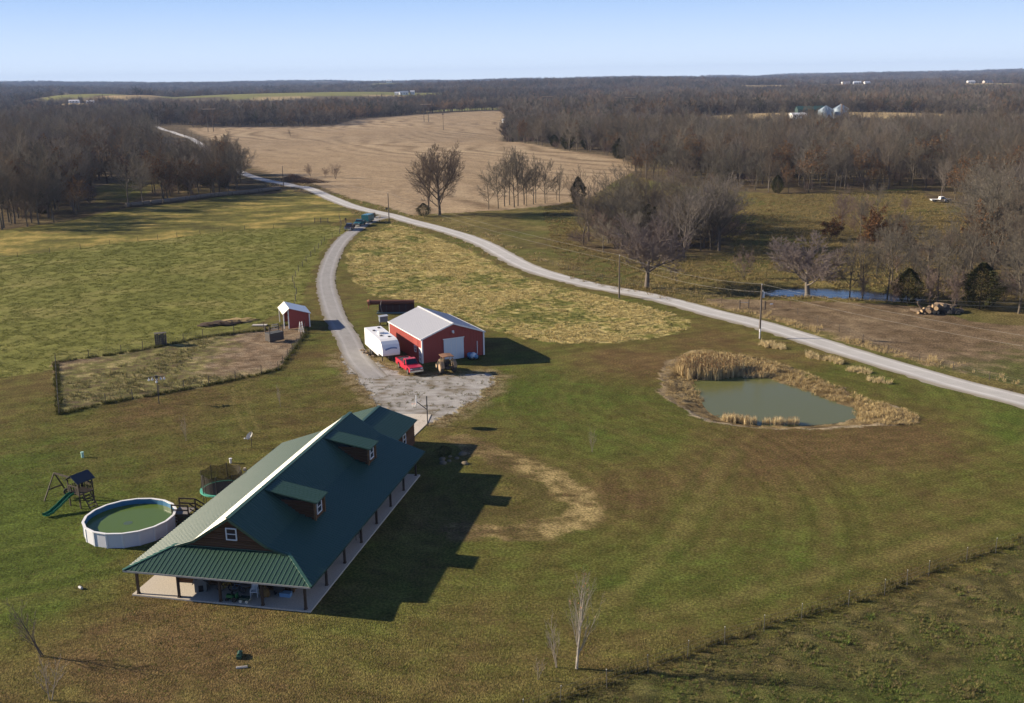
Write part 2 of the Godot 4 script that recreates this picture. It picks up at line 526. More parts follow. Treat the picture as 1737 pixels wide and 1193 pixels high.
func gcol(id: int, x: float, z: float) -> Color:
	var n1 := nz("c1", 1.0 / 24.0, 3, 31).get_noise_2d(x, z)
	var n2 := nz("c2", 1.0 / 4.5, 3, 32).get_noise_2d(x, z)
	var n3 := nz("c3", 1.0 / 1.1, 2, 33).get_noise_2d(x * 0.45 + z * 0.1, z)
	match id:
		R.LAWN:
			var t := n1 * 0.75 + n2 * 0.5 + n3 * 0.3 - 0.08
			for p in PATCHES:
				var q: float = (pow(x - p[0], 2.0) + pow((z - p[1]) * 0.75, 2.0)) / (p[2] * p[2])
				if q < 2.5: t += p[3] * exp(-q * 1.2)
			var c := mix3(Color(0.135, 0.092, 0.042), Color(0.122, 0.112, 0.034), Color(0.088, 0.118, 0.024), t)
			c = c * (1.0 + n2 * 0.14 + n3 * 0.16)
			# mower passes: arcs round the gravel loop and the pond, straight strips elsewhere
			var dl := Vector2(x + 1.0, (z + 92.0) * 0.9).length()
			var dp := Vector2((x - 31.0) * 0.8, z + 122.0).length()
			var ds := x * 0.42 + z * 0.9
			var pass_at := dl if dl < 34.0 and z > -110 and x > -12 else (dp if dp < 26.0 else ds)
			var bandn := nz("mowband", 1.0 / 3.4, 2, 37).get_noise_1d(pass_at)
			c = c * (1.0 + 0.08 * sin(pass_at * TAU / 1.5 + n2) + 0.24 * bandn)
			c = c.lerp(Color(0.125, 0.088, 0.04), clampf(bandn * 0.9 - 0.1, 0.0, 0.35))
			var p2 := Vector2(x, z)
			if x > -8 and x < 45 and z > -110 and z < -64:
				if x < 12 and z < -78:
					var s := seg_dist(p2, poly["ring"]) + n2 * 1.5 + n3 * 0.7
					var w := 1.0 - smoothstep(1.4, 2.1, s)
					w *= clampf(0.85 + n2 * 0.9 + n3 * 0.5, 0.0, 1.0)
					if w > 0:
						c = c.lerp(mix3(Color(0.15, 0.10, 0.06), Color(0.24, 0.18, 0.085), Color(0.36, 0.28, 0.13), (n2 * 1.2 + n3 * 0.9 + clampf((x - 1) * 0.15, -0.35, 0.5) + 0.1) * 1.5), w)
					elif s < 4.0 and x < 5.5 and z > -99 and z < -83:
						c = c.lerp(Color(0.115, 0.098, 0.038), 0.5)
				var s1 := minf(seg_dist(p2, poly["mow"]), seg_dist(p2, poly["mow2"])) + n2 * 0.4
				c = c.lerp(Color(0.185, 0.165, 0.058), 0.42 * (1.0 - smoothstep(0.4, 1.0, s1)))
				c = c.lerp(Color(0.075, 0.10, 0.022), 0.35 * smoothstep(0.9, 1.4, s1) * (1.0 - smoothstep(1.6, 2.6, s1)))
			if x < -26 and x > -42 and z < -108 and z > -142:
				var st := absf(seg_dist(p2, poly["tracks"]) - 0.75)
				c = c.lerp(Color(0.19, 0.16, 0.06), 0.5 * (1.0 - smoothstep(0.12, 0.4, st)))
			var yd := seg_dist(p2, poly["yard"], true) if x > -30 and x < 6 and z < -104 and z > -152 else 9.0
			if yd < 3.5:
				c = c.lerp(Color(0.30, 0.235, 0.14) if n3 > -0.2 else Color(0.16, 0.11, 0.06), (1.0 - smoothstep(0.3, 3.0, yd + n2 * 1.5)) * 0.8)
			return c
		R.HAY:
			var s := n1 * 1.0 + n2 * 0.7 + n3 * 0.9 + 0.05
			return mix3(Color(0.135, 0.145, 0.042), Color(0.32, 0.28, 0.095), Color(0.54, 0.44, 0.195), s * 2.2 + 0.3)
		R.PASTURE:
			var s := n1 * 0.6 + nz("c7", 1.0 / 9.0, 5, 38).get_noise_2d(x * 0.6, z) * 0.6 + (n3 * 0.35 if z > -205.0 else 0.0) + n1 * 0.3
			return mix3(Color(0.125, 0.135, 0.036), Color(0.175, 0.178, 0.050), Color(0.27, 0.24, 0.09), s * 1.0)
		R.STRIP:
			var s := n1 * 0.9 + nz("c4", 1.0 / 7.0, 3, 34).get_noise_2d(x * 0.35, z * 0.8) * 1.0 + n3 * 0.4
			return mix3(Color(0.095, 0.088, 0.030), Color(0.165, 0.155, 0.044), Color(0.38, 0.29, 0.095), s * 1.3)
		R.PEN:
			var dirt := smoothstep(-46.0, -40.0, x + n2 * 5.0) * smoothstep(-131.0, -138.0, z + n2 * 4.0)
			dirt = maxf(dirt, smoothstep(-2.5, -6.0, x * 0.9 + z * 0.42 + 110.5 + n2 * 4.0) * 0.85)
			var s := n2 * 0.9 + n3 * 1.2
			var weeds := mix3(Color(0.15, 0.115, 0.07), Color(0.17, 0.17, 0.06), Color(0.38, 0.32, 0.16), s * 1.3)
			var soil := mix3(Color(0.16, 0.115, 0.075), Color(0.25, 0.185, 0.125), Color(0.33, 0.26, 0.18), s * 1.2)
			return weeds.lerp(soil, dirt)
		R.MUD:
			var s := n1 * 0.7 + n2 * 0.7 + n3 * 0.5
			var brown := mix3(Color(0.12, 0.085, 0.048), Color(0.185, 0.135, 0.085), Color(0.28, 0.215, 0.135), s * 1.2)
			var g := smoothstep(8.0, -8.0, (z + 134.0) * -1.0 + (x - 62.0) * -0.6 + n2 * 9.0)
			var edge := 1.0 - smoothstep(2.0, 7.0, seg_dist(Vector2(x, z), poly["road"]) + n2 * 3.0)
			brown = brown.lerp(mix3(Color(0.12, 0.12, 0.04), Color(0.24, 0.20, 0.08), Color(0.42, 0.33, 0.14), n2 + n3), edge)
			return brown.lerp(mix3(Color(0.10, 0.085, 0.04), Color(0.085, 0.115, 0.026), Color(0.25, 0.21, 0.09), n2 + n3 * 0.6), g * 0.8)
		R.ROUGH:
			var s := n2 * 0.9 + n3 * 1.0
			var c := mix3(Color(0.085, 0.080, 0.034), Color(0.135, 0.122, 0.048), Color(0.23, 0.185, 0.085), s * 1.4)
			return c.lerp(Color(0.095, 0.13, 0.032), clampf((z + 66.0 + x * 0.35) * 0.08 - 0.4 + n1 + n2, 0, 0.8))
		R.FIELD:
			var b := nz("c5", 1.0 / 170.0, 2, 35).get_noise_2d(x, z)
			var q := seg_dist(Vector2(x, z), poly["road"]) / 17.0 + b * 2.0
			var line := pow(0.5 + 0.5 * sin(q * TAU), 2.5) * clampf(0.45 + b * 1.2 + n1 * 1.1, 0.0, 1.0)
			var c := mix3(Color(0.27, 0.20, 0.125), Color(0.345, 0.262, 0.17), Color(0.43, 0.34, 0.225), n1 * 0.8 + n2 * 0.5 + b * 0.8)
			return c.lerp(Color(0.15, 0.105, 0.065), line * 0.85)
		R.YARD:
			var s := n2 * 0.9 + n3 * 0.8 + n1 * 0.4
			return mix3(Color(0.20, 0.165, 0.115), Color(0.36, 0.35, 0.34), Color(0.47, 0.46, 0.455), s * 1.5 + 0.2)
		R.WOOD:
			return mix3(Color(0.085, 0.065, 0.040), Color(0.125, 0.095, 0.058), Color(0.17, 0.145, 0.06), n1 + n2)
		R.GLADE:
			return mix3(Color(0.105, 0.078, 0.042), Color(0.145, 0.125, 0.045), Color(0.25, 0.20, 0.085), n1 * 0.9 + n2 * 0.8 + n3 * 0.4).lerp(Color(0.115, 0.122, 0.036), clampf(nz("c6", 1.0 / 38.0, 2, 36).get_noise_2d(x, z) * 2.2 - 0.1, 0, 0.75)).lerp(Color(0.15, 0.115, 0.055) * (1.0 + n2 * 0.4), 0.65 * smoothstep(64.0, 80.0, x + n1 * 8.0) * smoothstep(-310.0, -280.0, z + n1 * 20.0))
		R.BANK:
			var rim := seg_dist(Vector2(x, z), poly["bank"], true)
			var c := mix3(Color(0.13, 0.092, 0.05), Color(0.24, 0.18, 0.095), Color(0.38, 0.30, 0.17), n2 * 1.2 + n3)
			return c.lerp(Color(0.43, 0.36, 0.255), (1.0 - smoothstep(0.3, 1.1, rim)) * (0.85 if z > -118.0 else 0.35))
	var f := 0
	for k in KNOLLS:
		if k[5] > 0:
			var q: float = pow((x - k[0]) / k[2], 2.0) + pow((z - k[1]) / k[3], 2.0)
			if q < 1.0 + n1 * 0.4: f = k[5]
	if f == 1: return Color(0.38, 0.29, 0.155) * (1.0 + n1 * 0.25)
	if f == 2: return Color(0.20, 0.20, 0.068) * (1.0 + n1 * 0.25)
	if z < -1500 and nz("gap", 1.0 / 420.0, 2, 73).get_noise_2d(x, z) > 0.30:
		return (Color(0.36, 0.28, 0.15) if nz("gapkind", 1.0 / 700.0, 1, 74).get_noise_2d(x, z) > -0.05 else Color(0.19, 0.19, 0.07)) * (1.0 + n1 * 0.25)
	return Color(0.115, 0.09, 0.058) * (1.0 + n1 * 0.3)

func lines(seg: Array) -> PackedFloat32Array:
	var r := PackedFloat32Array()
	for s in seg:
		var a: float = s[0]
		var b: float = s[1]
		var cnt := maxi(1, int(round(absf(b - a) / s[2])))
		for i in cnt:
			r.append(a + (b - a) * i / cnt)
	r.append(seg[seg.size() - 1][1])
	return r

var region_mesh := {}

func band(xs: PackedFloat32Array, zs: PackedFloat32Array, rough: float) -> void:
	var nx := xs.size()
	var nzz := zs.size()
	var cnt := nx * (nzz + 1)
	var v := PackedVector3Array()
	v.resize(cnt)
	var c := PackedColorArray()
	c.resize(cnt)
	var ids := PackedByteArray()
	ids.resize(cnt)
	var wa := nz("w1", 1.0 / 5.0, 3, 41)
	var micro := nz("m1", 1.0 / 1.6, 2, 42)
	var relief := [0.0, 0.07, 0.02, 0.04, 0.12, 0.05, 0.14, 0.04, 0.0, 0.1, 0.07, 0.2, 0.0]
	for j in nzz:
		for i in nx:
			var x := xs[i]
			var z := zs[j]
			var k := j * nx + i
			var id := region(x + wa.get_noise_2d(x, z) * 1.1, z + wa.get_noise_2d(x + 90.0, z) * 1.1) if z > -520 else region(x, z)
			ids[k] = id
			var y := hgt(x, z)
			if rough > 0: y += micro.get_noise_2d(x * 0.7, z) * relief[id] * rough if z > -205.0 else micro.get_noise_2d(x * 0.22, z * 0.22) * relief[id] * 1.6
			v[k] = Vector3(x, y, z)
			c[k] = gcol(id, x, z) * (1.0 / (0.8 if id == R.YARD else (0.56 if id == R.HAY or id == R.STRIP or id == R.FIELD or id == R.PASTURE else GRASS_MEAN)))
	for i in nx:     # a skirt under the far edge, so that no gap opens to the next band
		var k := nzz * nx + i
		var o := (nzz - 1) * nx + i
		v[k] = v[o] + Vector3(0, -2.0, -0.05)
		c[k] = c[o]
		ids[k] = ids[o]
	var nn := PackedVector3Array()
	nn.resize(cnt)
	for j in nzz + 1:
		for i in nx:
			var jj := mini(j, nzz - 1)
			var a := v[jj * nx + maxi(i - 1, 0)]
			var b := v[jj * nx + mini(i + 1, nx - 1)]
			var e := v[maxi(jj - 1, 0) * nx + i]
			var f := v[mini(jj + 1, nzz - 1) * nx + i]
			nn[j * nx + i] = (b - a).cross(e - f).normalized() * -1.0 if (b - a).cross(e - f).y < 0 else (b - a).cross(e - f).normalized()
	var lists := {}
	for j in nzz:
		for i in nx - 1:
			var k := j * nx + i
			var id := ids[k]
			if not lists.has(id): lists[id] = PackedInt32Array()
			lists[id].append_array(PackedInt32Array([k, k + nx, k + 1, k + 1, k + nx, k + nx + 1]))
	for id in lists:
		var ind: PackedInt32Array = lists[id]
		var to := PackedInt32Array()
		to.resize(cnt)
		to.fill(-1)
		var v2 := PackedVector3Array()
		var n2 := PackedVector3Array()
		var c2 := PackedColorArray()
		var uv := PackedVector2Array()
		for q in ind.size():
			var k := ind[q]
			if to[k] < 0:
				to[k] = v2.size()
				v2.append(v[k])
				n2.append(nn[k])
				c2.append(c[k])
				uv.append(Vector2(v[k].x, v[k].z))
			ind[q] = to[k]
		var a := []
		a.resize(Mesh.ARRAY_MAX)
		a[Mesh.ARRAY_VERTEX] = v2
		a[Mesh.ARRAY_NORMAL] = n2
		a[Mesh.ARRAY_COLOR] = c2
		a[Mesh.ARRAY_TEX_UV] = uv
		a[Mesh.ARRAY_TEX_UV2] = uv
		a[Mesh.ARRAY_INDEX] = ind
		if not region_mesh.has(id): region_mesh[id] = ArrayMesh.new()
		region_mesh[id].add_surface_from_arrays(Mesh.PRIMITIVE_TRIANGLES, a)

func build_ground() -> void:
	band(lines([[-1500, -130, 90], [-130, -88, 0.9], [-88, 74, 0.3], [74, 130, 0.9], [130, 1500, 90]]), lines([[-40, -46, 3], [-46, -205, 0.5]]), 1.0)
	band(lines([[-1500, -280, 80], [-280, -190, 2.5], [-190, 180, 0.75], [180, 280, 2.5], [280, 1500, 80]]), lines([[-205, -450, 1.6]]), 1.3)
	band(lines([[-1600, -760, 60], [-760, 760, 4.5], [760, 1600, 60]]), lines([[-450, -900, 4], [-900, -1500, 8]]), 0.0)
	band(lines([[-5200, 5200, 34]]), lines([[-1500, -9600, 42]]), 0.0)
	band(lines([[-1500, 1500, 30]]), lines([[400, -40, 30]]), 0.0)
	var info := {
		R.LAWN: ["lawn", "mown olive green lawn with worn brown patches around the house", 8.0, 15.0, grain_tex],
		R.HAY: ["hay_meadow", "straw yellow uncut meadow between the driveway and the road", 14.0, 22.0, straw_tex],
		R.PASTURE: ["pasture", "yellow green grazed pasture left of the driveway", 9.0, 26.0, straw_tex],
		R.STRIP: ["far_pasture", "olive pasture with straw bands below the row of bales", 14.0, 26.0, straw_tex],
		R.PEN: ["pen_ground", "trampled brown soil and pale weeds inside the fenced animal pen", 18.0, 13.0, grain_tex],
		R.MUD: ["bare_field", "bare brown field on the far side of the gravel road", 16.0, 18.0, grain_tex],
		R.ROUGH: ["rough_pasture", "dark tufted rough pasture beyond the wire fence at lower right", 18.0, 9.0, grain_tex],
		R.FIELD: ["stubble_field", "wide tan harvested stubble field with curved drill rows", 12.0, 45.0, straw_tex],
		R.YARD: ["gravel_yard", "pale gravel yard in front of the red barn", 5.0, 2.2, gravel_tex],
		R.WOOD: ["woodland_floor", "brown leaf covered ground under the bare trees", 14.0, 20.0, grain_tex],
		R.GLADE: ["rough_grassland", "yellowish rough grass in the valley and glades", 16.0, 20.0, grain_tex],
		R.BANK: ["pond_bank", "brown eroded bank around the near pond", 18.0, 8.0, grain_tex],
		R.FAR: ["farmland", "rolling far land with woods and small fields", 0.0, 160.0, grain_tex],
	}
	for id in region_mesh:
		var o := MeshInstance3D.new()
		o.name = info[id][0]
		o.mesh = region_mesh[id]
		for s in o.mesh.get_surface_count():
			o.mesh.surface_set_material(s, ground_mat("ground_" + info[id][0], info[id][2], info[id][3], info[id][4], id != R.YARD))
		tag(o, info[id][1], "", "", "structure")
		put(o)

# ---------------------------------------------------------------- roads and water
func smooth_line(p: PackedVector2Array, step: float) -> PackedVector2Array:
	var r := PackedVector2Array()
	for i in p.size() - 1:
		var a := p[maxi(i - 1, 0)]
		var b := p[i]
		var c := p[i + 1]
		var d := p[mini(i + 2, p.size() - 1)]
		var cnt := maxi(2, int(b.distance_to(c) / step))
		for k in cnt:
			r.append(b.cubic_interpolate(c, a, d, float(k) / cnt))
	r.append(p[p.size() - 1])
	return r

func ribbon(called: String, label: String, key: String, half: float, lift: float, edge: Color, mid: Color, track: Color, taper := 0.0) -> void:
	var l := smooth_line(poly[key], 1.2)
	var v := PackedVector3Array()
	var n := PackedVector3Array()
	var c := PackedColorArray()
	var uv := PackedVector2Array()
	var ind := PackedInt32Array()
	var steps := [-1.0, -0.9, -0.62, -0.48, -0.34, 0.0, 0.34, 0.48, 0.62, 0.9, 1.0]
	var rag := nz("rag", 1.0 / 2.6, 3, 51)
	var st := nz("stain", 1.0 / 1.3, 3, 52)
	for i in l.size():
		var t := (l[mini(i + 1, l.size() - 1)] - l[maxi(i - 1, 0)]).normalized()
		var s := Vector2(-t.y, t.x)
		var w := half + taper * (1.0 - smoothstep(0.0, 9.0, l[i].distance_to(l[0])))
		for k in steps.size():
			var f: float = steps[k]
			var off := f * w
			if absf(f) > 0.95: off += signf(f) * rag.get_noise_2d(l[i].x + f * 30.0, l[i].y) * 0.7
			var p := l[i] + s * off
			var d := p.length()
			var sink := 0.14 * (1.0 - smoothstep(0.0, 5.0, l[i].distance_to(l[l.size() - 1])))
			var y := hgt(p.x, p.y) + lift - sink + d * 0.0003 + (0.05 * (1.0 - f * f)) - (0.12 if absf(f) > 0.95 else 0.0)
			v.append(Vector3(p.x, y, p.y))
			n.append(Vector3.UP)
			uv.append(p)
			var q := edge if absf(f) > 0.85 else (track if absf(absf(f) - 0.48) < 0.05 else mid)
			c.append(q * (1.0 + st.get_noise_2d(p.x, p.y) * 0.16) * 1.18)
	var m := steps.size()
	for i in l.size() - 1:
		for k in m - 1:
			var a := i * m + k
			ind.append_array(PackedInt32Array([a, a + m, a + 1, a + 1, a + m, a + m + 1]))
	var arr := []
	arr.resize(Mesh.ARRAY_MAX)
	arr[Mesh.ARRAY_VERTEX] = v
	arr[Mesh.ARRAY_NORMAL] = n
	arr[Mesh.ARRAY_COLOR] = c
	arr[Mesh.ARRAY_TEX_UV] = uv
	arr[Mesh.ARRAY_TEX_UV2] = uv
	arr[Mesh.ARRAY_INDEX] = ind
	var am := ArrayMesh.new()
	am.add_surface_from_arrays(Mesh.PRIMITIVE_TRIANGLES, arr)
	am.surface_set_material(0, ground_mat("road_gravel", 3.0, 2.4, gravel_tex, false))
	var o := MeshInstance3D.new()
	o.name = called
	o.mesh = am
	tag(o, label, "", "", "structure")
	put(o)

func water(called: String, label: String, key: String, y: float, r: float, g: float, b: float, grow: float) -> void:
	var p: PackedVector2Array = Geometry2D.offset_polygon(poly[key], grow)[0]
	var t := Geometry2D.triangulate_polygon(p)
	var mb := MB.new()
	for i in range(0, t.size(), 3):
		var a := p[t[i]]
		var e := p[t[i + 1]]
		var f := p[t[i + 2]]
		if (e - a).cross(f - a) > 0:
			var q := e
			e = f
			f = q
		mb.face([Vector3(a.x, y, a.y), Vector3(e.x, y, e.y), Vector3(f.x, y, f.y)])
	var m := mat("water_" + key, r, g, b, 0.09)
	if key == "pond": m.metallic_specular = 0.24
	m.heightmap_enabled = true
	m.heightmap_texture = bump_tex
	m.heightmap_scale = 0.35
	m.uv1_triplanar = true
	m.uv1_world_triplanar = true
	m.uv1_scale = Vector3.ONE * 0.12
	tag(part(called, mb, m), label, "", "", "structure")

# ---------------------------------------------------------------- trees
func sway(d: Vector3, amount: float, r: RandomNumberGenerator) -> Vector3:
	return (d + Vector3(r.randf_range(-1, 1), r.randf_range(-1, 1), r.randf_range(-1, 1)) * amount).normalized()

# p: kids per level, angle, ratio of child length, lift (tendency upward), start of branching, wander
func grow(trunk: MB, crown: MB, tips: Array, o: Vector3, dir: Vector3, length: float, rad: float, lev: int, p: Dictionary, r: RandomNumberGenerator) -> void:
	var last: int = p.kids.size()
	var seg: int = [6, 4, 3, 2, 1][mini(lev, 4)]
	if lev == last: seg = 1
	var path := PackedVector3Array([o])
	var rr := PackedFloat32Array([rad])
	var d := dir
	var q := o
	for i in seg:
		d = sway(d, p.wander * (0.5 if lev == 0 else 1.0), r)
		d = (d + Vector3.UP * p.lift * (0.25 if lev == 0 else 1.0) / seg).normalized()
		q += d * length / seg
		path.append(q)
		rr.append(rad * lerpf(1.0, 0.35 if lev < last else 0.4, float(i + 1) / seg))
	var mb := trunk if lev <= 1 else crown
	mb.tube(path, rr, 7 if lev == 0 else (5 if lev == 1 else (4 if lev == 2 else 3)))
	if lev == last:
		tips.append(q)
		return
	var kids: int = p.kids[lev]
	var turn := r.randf() * TAU
	var from: float = p.from if lev == 0 else 0.25
	for k in kids:
		var t := lerpf(from, 1.0, (k + r.randf_range(0.2, 0.8)) / kids)
		if k == kids - 1: t = 1.0
		var f := t * seg
		var i := mini(int(f), seg - 1)
		var at := path[i].lerp(path[i + 1], f - i)
		var along := (path[i + 1] - path[i]).normalized()
		turn += 2.4 + r.randf_range(-0.5, 0.5)
		var side := along.cross(Vector3.RIGHT if absf(along.x) < 0.8 else Vector3.UP).normalized().rotated(along, turn)
		var ang: float = p.angle[mini(lev, p.angle.size() - 1)] * r.randf_range(0.7, 1.25) * (0.45 if t > 0.97 else 1.0)
		var cd := along.rotated(along.cross(side).normalized(), ang)
		var shape: float = lerpf(1.0, p.top, (t - from) / maxf(0.01, 1.0 - from)) if lev == 0 else lerpf(1.0, 0.65, t)
		var ratio: float = p.ratio[mini(lev, p.ratio.size() - 1)]
		grow(trunk, crown, tips, at, cd, length * ratio * shape * r.randf_range(0.75, 1.2), maxf(lerpf(rad, rad * 0.4, t) * p.thin, p.twig), lev + 1, p, r)

func leaf_cards(mb: MB, tips: Array, share: float, size: float, per: int, cols: Array, r: RandomNumberGenerator) -> void:
	for t in tips:
		if r.randf() > share: continue
		for k in per:
			var o: Vector3 = t + Vector3(r.randf_range(-1, 1), r.randf_range(-1, 1), r.randf_range(-1, 1)) * size * 2.0
			var a := Vector3(r.randf_range(-1, 1), r.randf_range(-1, 1), r.randf_range(-1, 1)).normalized()
			var b := a.cross(Vector3(r.randf_range(-1, 1), 0.3, r.randf_range(-1, 1))).normalized()
			mb.col = cols[r.randi() % cols.size()]
			var s := size * r.randf_range(0.6, 1.3)
			mb.face([o - a * s, o + b * s * 0.7, o + a * s, o - b * s * 0.7])

const BARK := Color(0.110, 0.096, 0.076)
const TWIG := Color(0.140, 0.124, 0.101)

# returns {trunk: MB, crown: MB, leaves: MB or null}
func bare(sd: int, height: float, p: Dictionary, bark := BARK, twig := TWIG) -> Dictionary:
	var r := RandomNumberGenerator.new()
	r.seed = sd
	var t := MB.new()
	t.col = bark
	var c := MB.new()
	c.col = twig
	var tips := []
	for s in p.get("stems", 1):
		var lean: float = p.get("spread", 0.0)
		var dir := Vector3(r.randf_range(-1, 1) * lean, 1, r.randf_range(-1, 1) * lean).normalized()
		grow(t, c, tips, Vector3(r.randf_range(-1, 1), 0, r.randf_range(-1, 1)) * lean * 0.4 + Vector3(0, -0.15, 0), dir, height * p.bole * r.randf_range(0.85, 1.0), height * p.girth, 0, p, r)
	var out := {"trunk": t, "crown": c, "leaves": null}
	if p.has("leaf"):
		var l := MB.new()
		leaf_cards(l, tips, p.leaf, p.get("leaf_size", 0.22), p.get("leaf_per", 3), p.leaf_cols, r)
		out.leaves = l
	return out

const RUST := [Color(0.15, 0.075, 0.034), Color(0.12, 0.062, 0.03), Color(0.19, 0.10, 0.045), Color(0.10, 0.055, 0.03)]
const P_WOOD := {"kids": [11, 8, 7, 5], "angle": [0.9, 0.75, 0.7, 0.6], "ratio": [0.58, 0.5, 0.5, 0.55], "lift": 0.28, "from": 0.24, "wander": 0.16, "top": 0.6, "thin": 0.58, "twig": 0.022, "bole": 0.92, "girth": 0.014}
const P_VASE := {"kids": [10, 8, 7, 5], "angle": [0.62, 0.6, 0.6, 0.6], "ratio": [0.62, 0.5, 0.48, 0.5], "lift": 0.4, "from": 0.18, "wander": 0.14, "top": 0.7, "thin": 0.6, "twig": 0.020, "bole": 0.85, "girth": 0.016}
const P_SLIM := {"kids": [12, 6, 6, 4], "angle": [0.65, 0.65, 0.6, 0.6], "ratio": [0.42, 0.5, 0.5, 0.5], "lift": 0.5, "from": 0.3, "wander": 0.1, "top": 0.5, "thin": 0.55, "twig": 0.020, "bole": 0.98, "girth": 0.011}
const P_BUSHY := {"kids": [8, 7, 6, 4], "angle": [0.7, 0.7, 0.65, 0.6], "ratio": [0.55, 0.5, 0.5, 0.5], "lift": 0.3, "from": 0.15, "wander": 0.16, "top": 0.7, "thin": 0.6, "twig": 0.016, "bole": 0.85, "girth": 0.012, "stems": 3, "spread": 0.45}
const P_OAK := {"kids": [12, 9, 8, 7, 3], "angle": [1.12, 0.8, 0.75, 0.7, 0.6], "ratio": [1.3, 0.52, 0.5, 0.5, 0.5], "lift": 0.30, "from": 0.42, "wander": 0.20, "top": 0.75, "thin": 0.55, "twig": 0.024, "bole": 0.52, "girth": 0.036}
const P_GREAT := {"kids": [18, 10, 8, 6, 3], "angle": [0.85, 0.65, 0.65, 0.6, 0.6], "ratio": [0.80, 0.5, 0.48, 0.48, 0.5], "lift": 0.22, "from": 0.15, "wander": 0.11, "top": 0.55, "thin": 0.5, "twig": 0.026, "bole": 0.76, "girth": 0.024}
const P_FAR := {"kids": [9, 7, 6], "angle": [0.9, 0.7, 0.6], "ratio": [0.6, 0.52, 0.6], "lift": 0.3, "from": 0.2, "wander": 0.14, "top": 0.6, "thin": 0.7, "twig": 0.075, "bole": 0.9, "girth": 0.016}
const P_SAPLING := {"kids": [9, 4, 3], "angle": [0.5, 0.5, 0.5], "ratio": [0.42, 0.45, 0.5], "lift": 0.5, "from": 0.2, "wander": 0.08, "top": 0.6, "thin": 0.5, "twig": 0.009, "bole": 1.0, "girth": 0.010, "stems": 2, "spread": 0.22}
const P_BIRCH := {"kids": [9, 5, 4, 3], "angle": [0.36, 0.42, 0.5, 0.5], "ratio": [0.5, 0.5, 0.45, 0.5], "lift": 0.35, "from": 0.14, "wander": 0.06, "top": 0.45, "thin": 0.45, "twig": 0.006, "bole": 0.92, "girth": 0.0105, "stems": 2, "spread": 0.10}

func cedar(sd: int, height: float, wide: float, oval := false) -> Dictionary:
	var r := RandomNumberGenerator.new()
	r.seed = sd
	var t := MB.new()
	t.col = Color(0.10, 0.075, 0.055)
	t.cyl(Vector3(0, -0.2, 0), Vector3(0, height * 0.9, 0), height * 0.018, 6, 0.02)
	var l := MB.new()
	var n := nz("cedar", 0.02, 2, 61)
	for k in 9000:
		var f := pow(r.randf(), 0.8)
		var prof := sin(PI * clampf(f * 0.86 + 0.12, 0, 1)) if oval else pow(1.0 - f, 0.75) * smoothstep(-0.12, 0.14, f)
		var a := r.randf() * TAU
		var lump := 1.0 + 0.6 * n.get_noise_3d(cos(a) * 60.0, f * 150.0, sin(a) * 60.0 + sd * 31)
		var rad := wide * prof * lump * sqrt(r.randf_range(0.35, 1.0))
		var o := Vector3(cos(a) * rad, height * (0.03 + 0.97 * f), sin(a) * rad)
		var out := (Vector3(cos(a), r.randf_range(0.1, 1.0), sin(a)) + Vector3(r.randf_range(-0.5, 0.5), 0, r.randf_range(-0.5, 0.5))).normalized()
		var sd2 := out.cross(Vector3.UP).normalized().rotated(out, r.randf() * PI)
		var s := height * r.randf_range(0.011, 0.028)
		var g := r.randf_range(0.7, 1.3)
		l.col = Color(0.060 * g, 0.062 * g, 0.028 * g) if r.randf() < 0.94 else Color(0.07 * g, 0.055 * g, 0.025 * g)
		l.face([o - sd2 * s * 0.5, o + sd2 * s * 0.5, o + out * s * 1.5])
	return {"trunk": t, "crown": l, "leaves": null}

func joined(d: Dictionary) -> ArrayMesh:
	var am: ArrayMesh = d.trunk.mesh(vcol("bark"))
	if d.crown.v.size(): d.crown.mesh(vcol("twigs"), am)
	if d.leaves: d.leaves.mesh(vcol("leaves", 0.8, 0.4), am)
	return am

func parts(d: Dictionary) -> Array:
	return [d.trunk.mesh(vcol("bark")), d.crown.mesh(vcol("twigs")) if d.crown.v.size() else null, d.leaves.mesh(vcol("leaves", 0.8, 0.4)) if d.leaves else null]

func tree(called: String, label: String, category: String, ms: Array, at: Vector3, yaw: float, scl: Vector3, group := "") -> Node3D:
	var o := thing(called, label, category, at, yaw, group)
	o.scale = scl
	part_mesh("trunk", ms[0], o)
	if ms[1]: part_mesh("crown", ms[1], o)
	if ms[2]: part_mesh("foliage", ms[2], o)
	return o

var cam_at := Vector3(0, 38, 0)
var cam_basis := Basis.IDENTITY

func in_view(p: Vector3, m := 1.12) -> bool:
	var q := (p - cam_at) * cam_basis      # camera axes
	return q.z < -20 and absf(q.x) < -q.z * 0.4963 * m + 12 and absf(q.y) < -q.z * 0.341 * m + 22

func scatter(key: String, spacing: float, sd: int) -> Array:
	var r := RandomNumberGenerator.new()
	r.seed = sd
	var p: PackedVector2Array = poly[key]
	var lo := p[0]
	var hi := p[0]
	for q in p:
		lo = lo.min(q)
		hi = hi.max(q)
	var out := []
	var z := lo.y
	while z < hi.y:
		var x := lo.x
		while x < hi.x:
			var q := Vector2(x + r.randf_range(-0.6, 0.6) * spacing, z + r.randf_range(-0.6, 0.6) * spacing)
			if Geometry2D.is_point_in_polygon(q, p): out.append(q)
			x += spacing
		z += spacing
	return out

